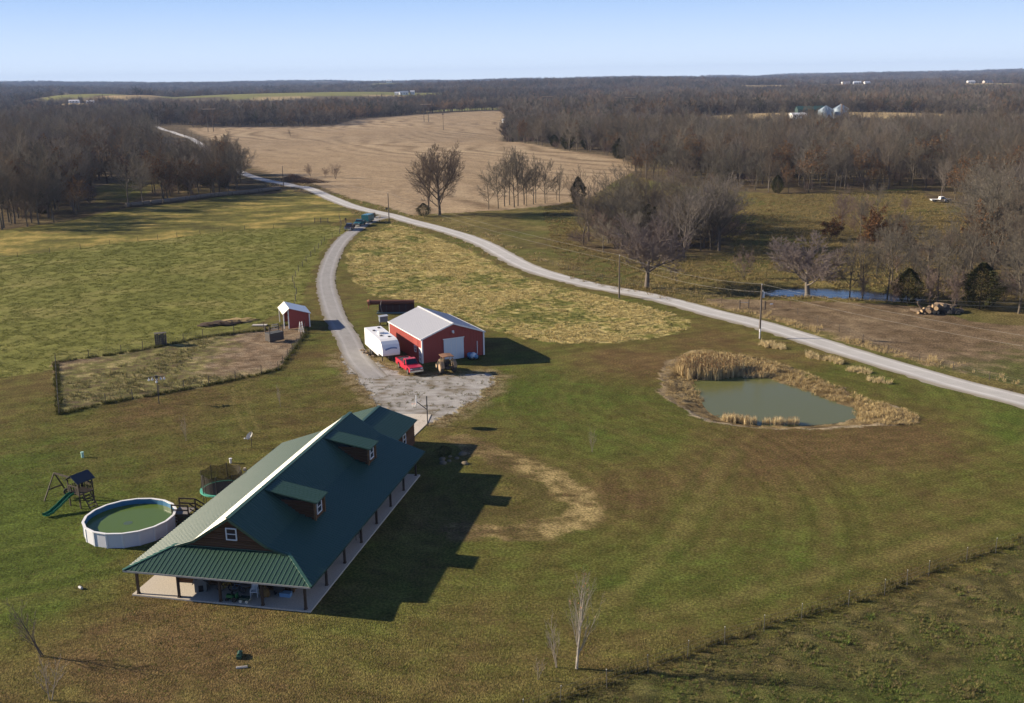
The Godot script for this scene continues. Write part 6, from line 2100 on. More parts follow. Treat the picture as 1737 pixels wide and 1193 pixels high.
func pickup(called: String, label: String, at: Vector3, yaw: float, paint_m: Material, cab_len: float, flatbed := false) -> Node3D:
	var o := thing(called, label, "pickup truck", at, yaw)
	var chrome := mat("chrome", 0.62, 0.62, 0.63, 0.2, 0.9)
	var glass := mat("dark_glass", 0.02, 0.025, 0.035, 0.08)
	var L := 5.7
	var f := -L / 2
	var hood := f + 1.45
	var cab := hood + cab_len
	var arch := func(z: float) -> Array: return [Vector2(z + 0.48, 0.42), Vector2(z + 0.42, 0.72), Vector2(z + 0.2, 0.9), Vector2(z - 0.2, 0.9), Vector2(z - 0.42, 0.72), Vector2(z - 0.48, 0.42)]
	var zf := f + 0.95
	var zr := f + 4.45
	var p: Array = [Vector2(f, 0.45), Vector2(f, 0.95), Vector2(f + 0.08, 1.06), Vector2(hood, 1.16), Vector2(cab, 1.16)]
	if not flatbed: p.append_array([Vector2(cab, 1.2), Vector2(-f, 1.2), Vector2(-f, 0.55)])
	else: p.append_array([Vector2(cab + 0.05, 0.85), Vector2(-f, 0.85), Vector2(-f, 0.6)])
	p.append_array((arch as Callable).call(zr))
	p.append_array((arch as Callable).call(zf))
	var mb := MB.new()
	mb.extrude(PackedVector2Array(p), -0.93, 0.93)
	part("body", mb, paint_m, o)
	# glasshouse: tapered upwards
	mb = MB.new()
	var lo := [Vector3(-0.90, 1.15, cab), Vector3(0.90, 1.15, cab), Vector3(0.90, 1.15, hood - 0.05), Vector3(-0.90, 1.15, hood - 0.05)]
	var hi := [Vector3(-0.74, 1.80, cab - 0.12), Vector3(0.74, 1.80, cab - 0.12), Vector3(0.74, 1.80, hood + 0.62), Vector3(-0.74, 1.80, hood + 0.62)]
	mb.loft(lo, hi)
	part("cab", mb, paint_m, o)
	for s in [-1.0, 1.0]:
		var q := func(z: float, y: float) -> Vector3:
			var t := (y - 1.15) / 0.65
			return Vector3(s * (0.90 - 0.16 * t + 0.012), y, z)
		var zs := [[hood + 0.42, hood + 0.72, hood + 1.25, hood + 1.25]]
		if cab_len > 1.7: zs.append([hood + 1.36, hood + 1.36, cab - 0.22, cab - 0.18])
		for e in zs:
			mb = MB.new()
			var a := [(q as Callable).call(e[0], 1.22), (q as Callable).call(e[3], 1.22), (q as Callable).call(e[2], 1.70), (q as Callable).call(e[1], 1.70)]
			if s > 0: a.reverse()
			mb.face(a)
			part("side_window", mb, glass, o)
	mb = MB.new()
	mb.face([Vector3(-0.80, 1.21, hood - 0.01), Vector3(-0.69, 1.75, hood + 0.55), Vector3(0.69, 1.75, hood + 0.55), Vector3(0.80, 1.21, hood - 0.01)])
	part("windscreen", mb, glass, o)
	mb = MB.new()
	mb.face([Vector3(0.78, 1.28, cab - 0.006), Vector3(0.69, 1.72, cab - 0.09), Vector3(-0.69, 1.72, cab - 0.09), Vector3(-0.78, 1.28, cab - 0.006)])
	part("rear_window", mb, glass, o)
	if not flatbed:      # open bed: dark floor with rim
		mb = MB.new()
		mb.box(Vector3(0, 1.207, (cab - f) / 2 + 0.02), Vector3(1.6, 0.014, -f - cab - 0.2))
		part("bed", mb, mat("bed_dark", 0.05, 0.05, 0.055, 0.7), o)
		mb = MB.new()
		for x in [-0.89, 0.89]: mb.box(Vector3(x, 1.25, (cab - f) / 2), Vector3(0.1, 0.1, -f - cab))
		mb.box(Vector3(0, 1.25, -f - 0.05), Vector3(1.68, 0.1, 0.1))
		part("bed_rail", mb, paint_m, o)
	else:
		mb = MB.new()
		mb.box(Vector3(0, 0.95, (cab - f) / 2 + 0.1), Vector3(2.1, 0.12, -f - cab + 0.1))
		mb.box(Vector3(0, 1.35, cab + 0.14), Vector3(1.9, 0.8, 0.05))
		part("flatbed", mb, paint_m, o)
	mb = MB.new()
	mb.box(Vector3(0, 0.58, f - 0.07), Vector3(1.9, 0.24, 0.16))
	part("bumper", mb, chrome, o)
	mb = MB.new()
	mb.box(Vector3(0, 0.6, -f + 0.06), Vector3(1.86, 0.22, 0.14))
	part("bumper", mb, chrome, o)
	mb = MB.new()
	mb.box(Vector3(0, 0.87, f - 0.012), Vector3(1.1, 0.24, 0.04))
	for k in 4: mb.box(Vector3(0, 0.78 + k * 0.06, f - 0.035), Vector3(1.1, 0.02, 0.02))
	part("grille", mb, mat("grille", 0.2, 0.2, 0.21, 0.4, 0.5), o)
	for x in [-0.74, 0.74]:
		mb = MB.new()
		mb.box(Vector3(x, 0.88, f - 0.01), Vector3(0.3, 0.18, 0.05))
		part("headlight", mb, mat("lamp_glass", 0.7, 0.72, 0.74, 0.1), o)
		mb = MB.new()
		mb.box(Vector3(x * 1.18, 0.95, -f + 0.006), Vector3(0.14, 0.3, 0.04))
		part("tail_light", mb, mat("tail_red", 0.3, 0.01, 0.01, 0.3), o)
		mb = MB.new()
		mb.box(Vector3(x * 1.38, 1.24, hood + 0.35), Vector3(0.16, 0.2, 0.1))
		part("mirror", mb, mat("tyre_black"), o)
		wheel(o, Vector3(x * 1.12, 0.38, zf), 0.38, 0.26, chrome)
		wheel(o, Vector3(x * 1.12, 0.38, zr), 0.38, 0.26, chrome)
	return o

func facing(fx: float, fz: float) -> float:
	return atan2(-fx, -fz)

func build_vehicles() -> void:
	pickup("pickup_truck", "red pickup truck parked in front of the camper trailer", Vector3(-14.1, 0.04, -136.0), facing(0.43, 0.9), mat("truck_red", 0.42, 0.018, 0.045, 0.25), 1.5)
	pickup("pickup_truck", "dark maroon pickup leading the row at the driveway's far end", ground(-43.2, -277.5) + Vector3(0, 0.1, 0), facing(-0.05, 1.0), mat("truck_maroon", 0.028, 0.016, 0.022, 0.25), 2.1)
	pickup("pickup_truck", "teal pickup behind the dark maroon one at the driveway's far end", ground(-41.6, -285.6) + Vector3(0, 0.1, 0), facing(-0.2, 1.0), mat("truck_teal", 0.025, 0.13, 0.16, 0.25), 1.6)
	pickup("pickup_truck", "white pickup standing among the trees at right", ground(132.5, -318.0), facing(1.0, 0.08), mat("truck_white", 0.80, 0.80, 0.80, 0.3), 1.6, true)
	# teal box trailer behind the teal pickup
	var o := thing("box_trailer", "teal box trailer with white rear door behind the teal pickup", "trailer", ground(-40.2, -292.0) + Vector3(0, 0.1, 0), facing(-0.3, 1.0))
	var mb := MB.new()
	mb.box(Vector3(0, 1.35, 0), Vector3(2.1, 1.8, 4.0))
	part("box", mb, mat("truck_teal"), o)
	mb = MB.new()
	mb.box(Vector3(0, 1.35, 2.02), Vector3(1.8, 1.6, 0.05))
	part("rear_door", mb, mat("truck_white"), o)
	mb = MB.new()
	mb.beam(Vector3(0, 0.5, -2.0), Vector3(0, 0.5, -3.2), 0.12, 0.12)
	part("drawbar", mb, mat("dark_steel"), o)
	for x in [-1.1, 1.1]: wheel(o, Vector3(x, 0.36, 0.3), 0.36, 0.22, mat("chrome"))
	# fifth-wheel camper
	var ax := Vector2(3.75, 9.3).normalized()
	o = thing("camper_trailer", "white fifth-wheel camper with rounded nose parked beside the red barn", "camper", Vector3(-18.72, 0.03, -143.95), facing(ax.x, ax.y))
	var wh := mat("camper_white", 0.78, 0.78, 0.79, 0.3)
	var prof := PackedVector2Array([Vector2(5.0, 0.75), Vector2(5.0, 3.1), Vector2(4.85, 3.28), Vector2(-3.3, 3.32), Vector2(-4.1, 3.18), Vector2(-4.7, 2.8), Vector2(-5.0, 2.2), Vector2(-5.05, 1.55), Vector2(-4.95, 1.25), Vector2(-2.7, 1.2), Vector2(-2.5, 0.75)])
	mb = MB.new()
	mb.extrude(prof, -1.24, 1.24)
	part("shell", mb, wh, o)
	mb = MB.new()      # blue swoosh on the nose
	for k in 8:
		var a := -0.85 + k * 0.21
		mb.face([Vector3(a, 2.12 + 0.13 * sin(k * 0.5), -5.06 + 0.03), Vector3(a, 2.34 + 0.1 * sin(k * 0.5), -4.96 + 0.0), Vector3(a + 0.21, 2.34 + 0.1 * sin(k * 0.5 + 0.5), -4.96 + 0.0), Vector3(a + 0.21, 2.12 + 0.13 * sin(k * 0.5 + 0.5), -5.06 + 0.03)])
	var sw := part("stripe", mb, mat("camper_blue", 0.16, 0.22, 0.36, 0.4), o)
	sw.position.z = -0.03
	for e in [[1.4, 2.1, 0.8, 0.55], [-1.7, 2.2, 0.6, 0.7], [3.6, 2.2, 0.3, 0.5]]:
		mb = MB.new()
		mb.box(Vector3(-1.25, e[1], e[0]), Vector3(0.04, e[3], e[2]))
		part("window", mb, mat("dark_glass"), o)
	mb = MB.new()
	mb.box(Vector3(-1.25, 1.75, 0.2), Vector3(0.03, 1.9, 0.7))
	part("door", mb, mat("camper_door", 0.66, 0.66, 0.67, 0.4), o)
	mb = MB.new()
	mb.box(Vector3(-1.245, 1.05, 1.2), Vector3(0.02, 0.12, 7.4))
	part("side_stripe", mb, mat("camper_grey", 0.4, 0.42, 0.46, 0.4), o)
	mb = MB.new()
	mb.box(Vector3(0, 3.45, 0.2), Vector3(0.8, 0.28, 0.95))
	part("roof_unit", mb, mat("camper_unit", 0.7, 0.7, 0.7, 0.5), o)
	for e in [[-0.6, 3.6], [0.5, 2.2], [0.4, -1.4], [-0.5, -2.4]]:
		mb = MB.new()
		mb.box(Vector3(e[0], 3.36, e[1]), Vector3(0.36, 0.12, 0.36))
		part("roof_vent", mb, mat("vent_dark", 0.07, 0.07, 0.08, 0.5), o)
	for x in [-1.12, 1.12]:
		for z in [1.3, 2.25]: wheel(o, Vector3(x, 0.4, z), 0.4, 0.24, mat("chrome"))
		mb = MB.new()
		mb.box(Vector3(x * 0.7, 0.6, -2.9), Vector3(0.12, 1.2, 0.12))
		part("landing_leg", mb, mat("dark_steel"), o)
	mb = MB.new()
	mb.box(Vector3(0, 1.0, -4.2), Vector3(0.5, 0.6, 0.6))
	part("pin_box", mb, mat("dark_steel"), o)
	mb = MB.new()
	mb.box(Vector3(0, 0.62, 1.4), Vector3(2.0, 0.26, 7.0))
	part("chassis", mb, mat("dark_steel"), o)
	# old tractor, its rear to the camera
	o = thing("tractor", "old rusty tractor with canopy cab and big rear tyres in front of the barn", "tractor", Vector3(-9.1, 0.03, -135.4), facing(-0.36, -0.93))
	var oldy := mat("tractor_olive", 0.17, 0.135, 0.075, 0.75)
	var rust := mat("tractor_rust", 0.20, 0.10, 0.055, 0.85)
	var cream := mat("tractor_cream", 0.27, 0.19, 0.115, 0.8)
	for x in [-0.88, 0.88]:
		var at := Vector3(x, 0.8, 0.85)
		mb = MB.new()
		mb.tube(PackedVector3Array([at - Vector3(0.22, 0, 0), at - Vector3(0.17, 0, 0), at + Vector3(0.17, 0, 0), at + Vector3(0.22, 0, 0)]), PackedFloat32Array([0.68, 0.8, 0.8, 0.68]), 24, true)
		for k in 20:
			var a := TAU * k / 20
			mb.box(at + Vector3(0.09 if k % 2 else -0.09, sin(a) * 0.81, cos(a) * 0.81), Vector3(0.22, 0.06, 0.07), Basis(Vector3.RIGHT, -a))
		var t := part("rear_wheel", mb, mat("tyre_dusty", 0.06, 0.052, 0.045, 0.95), o)
		mb = MB.new()
		mb.cyl(at - Vector3(0.235, 0, 0), at + Vector3(0.235, 0, 0), 0.48, 16)
		part("rim", mb, mat("rim_tan", 0.36, 0.25, 0.16, 0.8), t)
		wheel(o, Vector3(x * 0.8, 0.42, -1.55), 0.42, 0.24, mat("rim_tan"))
		mb = MB.new()
		var fp := PackedVector2Array()
		for k in 9: fp.append(Vector2(0.85 + cos(PI * k / 8) * 0.92, 0.85 + sin(PI * k / 8) * 0.92))
		for k in 9: fp.append(Vector2(0.85 + cos(PI * (8 - k) / 8) * 0.86, 0.85 + sin(PI * (8 - k) / 8) * 0.86))
		mb.extrude(fp, x - 0.24, x + 0.24)
		part("fender", mb, cream, o)
	mb = MB.new()
	mb.extrude(PackedVector2Array([Vector2(0.2, 0.75), Vector2(0.2, 1.35), Vector2(-1.9, 1.25), Vector2(-2.0, 1.1), Vector2(-2.0, 0.65)]), -0.33, 0.33)
	part("hood", mb, oldy, o)
	mb = MB.new()
	mb.box(Vector3(0, 0.75, 0.5), Vector3(0.5, 0.5, 1.4))
	mb.box(Vector3(0, 0.85, 1.2), Vector3(0.9, 0.2, 0.3))
	mb.beam(Vector3(-0.35, 0.5, 1.2), Vector3(-0.4, 0.45, 1.9), 0.08, 0.08)
	mb.beam(Vector3(0.35, 0.5, 1.2), Vector3(0.4, 0.45, 1.9), 0.08, 0.08)
	part("transmission", mb, mat("dark_steel"), o)
	mb = MB.new()
	mb.box(Vector3(0, 1.25, 0.75), Vector3(0.5, 0.12, 0.45))
	mb.box(Vector3(0, 1.5, 0.95), Vector3(0.5, 0.45, 0.08))
	part("seat", mb, mat("tyre_black"), o)
	mb = MB.new()
	for x in [-0.6, 0.6]:
		for z in [-0.1, 1.25]: mb.box(Vector3(x, 1.65, z), Vector3(0.07, 1.3, 0.07))
	mb.box(Vector3(0, 1.35, -0.1), Vector3(1.2, 0.5, 0.04))
	part("cab_frame", mb, oldy, o)
	mb = MB.new()
	sheet(mb, [Vector3(-0.8, 2.34, -0.35), Vector3(0, 2.42, -0.35), Vector3(0, 2.42, 1.5), Vector3(-0.8, 2.34, 1.5)], 0.08)
	sheet(mb, [Vector3(0.8, 2.34, -0.35), Vector3(0, 2.42, -0.35), Vector3(0, 2.42, 1.5), Vector3(0.8, 2.34, 1.5)], 0.08)
	part("canopy", mb, rust, o)
	mb = MB.new()
	mb.cyl(Vector3(0.2, 1.3, -0.9), Vector3(0.2, 2.1, -0.9), 0.04, 8)
	part("exhaust", mb, rust, o)
	for x in [-0.62, 0.62]:
		mb = MB.new()
		mb.box(Vector3(x, 1.95, 1.3), Vector3(0.2, 0.24, 0.1))
		part("work_light", mb, cream, o)
	mb = MB.new()
	mb.cyl(Vector3(0, 1.2, 0.25), Vector3(0, 1.5, 0.4), 0.025, 6)
	mb.cyl(Vector3(0, 1.5, 0.4), Vector3(0, 1.52, 0.41), 0.22, 14)
	part("steering_wheel", mb, mat("tyre_black"), o)
	# blue covered mower
	o = thing("covered_mower", "low machine under a blue and white cover beside the barn's front wall", "mower", Vector3(-5.6, 0, -141.6), 0.9)
	mb = MB.new()
	mb.blob(Vector3(0, 0.42, 0), Vector3(0.55, 0.5, 0.95), nz("heap", 0.02, 3, 81), 0.35, 16, 9)
	part("cover", mb, mat("cover_blue", 0.10, 0.26, 0.46, 0.5), o)
	mb = MB.new()
	mb.blob(Vector3(-0.12, 0.5, 0.25), Vector3(0.45, 0.5, 0.45), nz("heap"), 0.35, 12, 7)
	part("white_panel", mb, mat("cover_white", 0.6, 0.66, 0.72, 0.5), o)
	for e in [[-0.4, -0.6], [0.4, -0.6], [-0.4, 0.6], [0.4, 0.6]]: wheel(o, Vector3(e[0], 0.2, e[1]), 0.2, 0.16, mat("chrome"))
	# rusty machine on skids
	o = thing("farm_machine", "long rusty farm machine with red-brown drum and teal base behind the barn", "farm machine", ground(-20.2, -172.6), 0.02)
	var drum := grained("drum_rust", 0.20, 0.075, 0.048, 0.85, wood_tex, 0.6)
	var body := grained("machine_rust", 0.085, 0.038, 0.03, 0.9, wood_tex, 0.8)
	mb = MB.new()
	mb.cyl(Vector3(-3.9, 1.95, 0), Vector3(3.6, 1.85, 0), 0.42, 16)
	part("drum", mb, drum, o)
	mb = MB.new()
	mb.cyl(Vector3(-4.3, 1.85, 0), Vector3(-3.9, 1.95, 0), 0.5, 16)
	mb.cyl(Vector3(-4.2, 0.9, 0.1), Vector3(-4.2, 1.6, 0.1), 0.06, 8)
	part("drum_end", mb, mat("rust_orange", 0.30, 0.12, 0.07, 0.8), o)
	mb = MB.new()
	mb.extrude(PackedVector2Array([Vector2(-0.6, 0.3), Vector2(0.6, 0.3), Vector2(0.45, 1.5), Vector2(-0.45, 1.5)]), -2.4, 3.6)
	part("hopper_body", mb, body, o)
	for k in 6:
		mb = MB.new()
		mb.box(Vector3(-2.2 + k * 1.1, 0.9, 0.6), Vector3(0.08, 1.25, 0.08), Basis(Vector3.RIGHT, -0.12))
		part("brace", mb, mat("dark_steel"), o)
	mb = MB.new()
	for k in 10:
		mb.cyl(Vector3(-1.9 - 0.15 * sin(k * 0.35), 2.3 - k * 0.2, 0.62), Vector3(-1.9 - 0.15 * sin(k * 0.35 + 0.35), 2.1 - k * 0.2, 0.62), 0.06, 6)
	part("hose", mb, mat("grey_hose", 0.22, 0.2, 0.2, 0.7), o)
	mb = MB.new()
	mb.box(Vector3(0.3, 0.18, 0.72), Vector3(6.2, 0.2, 0.2))
	mb.box(Vector3(0.3, 0.18, -0.72), Vector3(6.2, 0.2, 0.2))
	part("base_frame", mb, mat("teal_steel", 0.12, 0.19, 0.20, 0.6), o)
	# grey metal cart behind the camper
	o = thing("metal_cart", "small blue grey metal box cart on wheels behind the camper", "cart", ground(-20.9, -164.0), 0.3)
	mb = MB.new()
	mb.box(Vector3(0, 1.05, 0), Vector3(1.3, 0.9, 1.1))
	part("box", mb, mat("cart_blue", 0.20, 0.24, 0.30, 0.5, 0.3), o)
	mb = MB.new()
	sheet(mb, [Vector3(-0.75, 1.52, 0.65), Vector3(0.75, 1.62, 0.65), Vector3(0.75, 1.62, -0.65), Vector3(-0.75, 1.52, -0.65)], 0.05)
	part("lid", mb, mat("cart_lid", 0.40, 0.43, 0.47, 0.45, 0.3), o)
	for x in [-0.6, 0.6]: wheel(o, Vector3(x, 0.3, 0), 0.3, 0.15, mat("chrome"))
	mb = MB.new()
	mb.box(Vector3(0, 0.45, 0), Vector3(0.9, 0.9, 0.5))
	mb.box(Vector3(0.1, 0.95, 0), Vector3(0.5, 0.2, 0.3))
	simple("fuel_can_rack", "small red rack standing between camper and barn's back corner", "rack", mb, mat("rack_red", 0.35, 0.04, 0.035, 0.6), ground(-18.0, -152.3), 0.4)
	# firewood beside the camper's wheels
	var lw := grained("log_bark", 0.24, 0.175, 0.12, 0.95, wood_tex, 1.0)
	var lc := mat("log_end", 0.44, 0.31, 0.18, 0.8)
	var r := RandomNumberGenerator.new()
	r.seed = 12
	var proto := log_piece("firewood_log", "firewood log dumped beside the camper's wheels", 0.13, 0.5, lw, lc)
	tag(proto, "", "", "firewood beside the camper")
	for k in 11:
		var at := ground(-21.6 + r.randf_range(-0.7, 0.7) + k * 0.1, -147.6 + k * 0.32 + r.randf_range(-0.4, 0.4)) + Vector3(0, 0.13 + (0.2 if k % 4 == 3 else 0.0), 0)
		if k == 0:
			proto.position = at
			proto.rotation.y = 0.4
		else: copy(proto, at, r.randf() * PI)
	# pile of cut logs
	var big := log_piece("cut_log", "cut tree log heaped in the pile by the big cedar", 0.34, 2.2, lw, lc)
	tag(big, "", "", "cut logs of the pile")
	for k in 36:
		var lay := 0 if k < 18 else (1 if k < 30 else 2)
		var x := r.randf_range(-3.7 + lay, 3.7 - lay * 1.1)
		var at := ground(71.0 + x, -167.4 - x * 0.25 + r.randf_range(-0.9, 0.9)) + Vector3(0, 0.26 + lay * 0.42, 0)
		var q: Node3D = big if k == 0 else copy(big, at, 0)
		q.position = at
		q.rotation = Vector3(r.randf_range(-0.2, 0.2), r.randf_range(-0.9, 0.9) + (PI / 2 if k % 3 == 0 else 0.2), r.randf_range(-0.15, 0.15))
		var s := r.randf_range(0.6, 1.25)
		q.scale = Vector3(s, s, r.randf_range(0.5, 1.3))
	var branch := MB.new()
	branch.tube(PackedVector3Array([Vector3.ZERO, Vector3(-0.7, 0.7, 0), Vector3(-1.0, 1.2, 0.1)]), PackedFloat32Array([0.2, 0.16, 0.12]), 8, true)
	simple("branch_stub", "pale forked branch sticking up from the log pile's left end", "branch", branch, lw, ground(68.2, -167.0) + Vector3(0, 0.7, 0))

func log_piece(called: String, label: String, r: float, l: float, bark_m: Material, end_m: Material) -> Node3D:
	var o := thing(called, label, "log", Vector3.ZERO)
	var mb := MB.new()
	mb.tube(PackedVector3Array([Vector3(0, 0, -l / 2), Vector3(0.02, 0.02, 0), Vector3(0, 0, l / 2)]), PackedFloat32Array([r, r * 0.97, r * 0.92]), 10, true)
	part("bark", mb, bark_m, o)
	for z in [-1.0, 1.0]:
		mb = MB.new()
		mb.cyl(Vector3(0, 0, z * l / 2), Vector3(0, 0, z * (l / 2 + 0.012)), r * 0.86, 10)
		part("cut_end", mb, end_m, o)
	return o

# ---------------------------------------------------------------- poles, wires, fences
func wire(mb: MB, a: Vector3, b: Vector3, sag: float, r: float, n := 10) -> void:
	var p := PackedVector3Array()
	var q := PackedFloat32Array()
	for i in n + 1:
		var t := float(i) / n
		p.append(a.lerp(b, t) - Vector3(0, sag * 4.0 * t * (1.0 - t), 0))
		q.append(r)
	mb.tube(p, q, 3)

func utility_pole(label: String, x: float, z: float, h: float, transformer: bool) -> void:
	var o := thing("utility_pole", label, "utility pole", ground(x, z), 0.6)
	var wood := grained("pole_wood", 0.20, 0.165, 0.135, 0.9, wood_tex, 0.6)
	var mb := MB.new()
	mb.tube(PackedVector3Array([Vector3(0, -0.3, 0), Vector3(0, h, 0)]), PackedFloat32Array([0.16, 0.11]), 10, true)
	part("pole", mb, wood, o)
	mb = MB.new()
	mb.cyl(Vector3(0, h, 0), Vector3(0, h + 0.25, 0), 0.035, 6)
	mb.cyl(Vector3(0, h + 0.12, 0), Vector3(0, h + 0.2, 0), 0.07, 8)
	part("insulator", mb, mat("insulator_grey", 0.5, 0.5, 0.52, 0.3), o)
	if transformer:
		mb = MB.new()
		mb.tube(PackedVector3Array([Vector3(0.34, h - 1.9, 0), Vector3(0.34, h - 1.85, 0), Vector3(0.34, h - 1.05, 0), Vector3(0.34, h - 0.98, 0)]), PackedFloat32Array([0.2, 0.24, 0.24, 0.16]), 14, true)
		mb.cyl(Vector3(0.3, h - 1.0, 0), Vector3(0.26, h - 0.75, 0), 0.05, 6)
		mb.box(Vector3(0.12, h - 1.4, 0), Vector3(0.2, 0.1, 0.1))
		part("transformer", mb, mat("transformer_grey", 0.55, 0.57, 0.60, 0.4), o)
		mb = MB.new()
		mb.box(Vector3(-0.1, 0.85, 0.12), Vector3(0.12, 1.5, 0.08))
		mb.box(Vector3(-0.12, 1.35, 0.15), Vector3(0.26, 0.4, 0.16))
		part("meter_pipe", mb, mat("transformer_grey"), o)

func fence(called: String, label: String, pts: Array, spacing: float, h: float, post_r: float, strands: Array, m: Material, mesh_wire := false, tip := false) -> void:
	var a0 := Vector2(pts[0], pts[1])
	var o := thing(called, label, "fence", ground(a0.x, a0.y))
	var pm := MB.new()
	pm.cyl(Vector3(0, -0.3, 0), Vector3(0, h, 0), post_r, 6)
	var pmesh := pm.mesh(m)
	var tm: ArrayMesh = null
	if tip:
		var t := MB.new()
		t.cyl(Vector3(0, h - 0.05, 0), Vector3(0, h + 0.01, 0), post_r * 1.15, 6)
		tm = t.mesh(mat("white_tip", 0.5, 0.5, 0.47, 0.6))
	var line := PackedVector3Array()
	for i in range(0, pts.size() - 2, 2):
		var a := Vector2(pts[i], pts[i + 1])
		var b := Vector2(pts[i + 2], pts[i + 3])
		var n := maxi(1, int(round(a.distance_to(b) / spacing)))
		for k in n:
			var q := a.lerp(b, float(k) / n)
			line.append(ground(q.x, q.y) - o.position)
	var e := Vector2(pts[pts.size() - 2], pts[pts.size() - 1])
	line.append(ground(e.x, e.y) - o.position)
	var r := RandomNumberGenerator.new()
	r.seed = 33
	for p in line:
		var q := Basis(Vector3.UP, r.randf() * TAU) * Basis(Vector3.RIGHT, r.randf_range(-0.06, 0.06))
		var po := part_mesh("post", pmesh, o, Transform3D(q, p))
		if tm: part_mesh("tip", tm, po)
	var mb := MB.new()
	for s in strands:
		for i in line.size() - 1:
			mb.tube(PackedVector3Array([line[i] + Vector3(0, s, 0), line[i + 1] + Vector3(0, s, 0)]), PackedFloat32Array([0.006, 0.006]), 3)
	if mesh_wire:
		for i in line.size() - 1:
			var n := int(line[i].distance_to(line[i + 1]) / 0.3)
			for k in n:
				var p := line[i].lerp(line[i + 1], float(k) / n)
				mb.tube(PackedVector3Array([p + Vector3(0, 0.05, 0), p + Vector3(0, strands[strands.size() - 1], 0)]), PackedFloat32Array([0.004, 0.004]), 3)
	part("wire", mb, mat("fence_wire", 0.22, 0.21, 0.20, 0.6, 0.4), o)

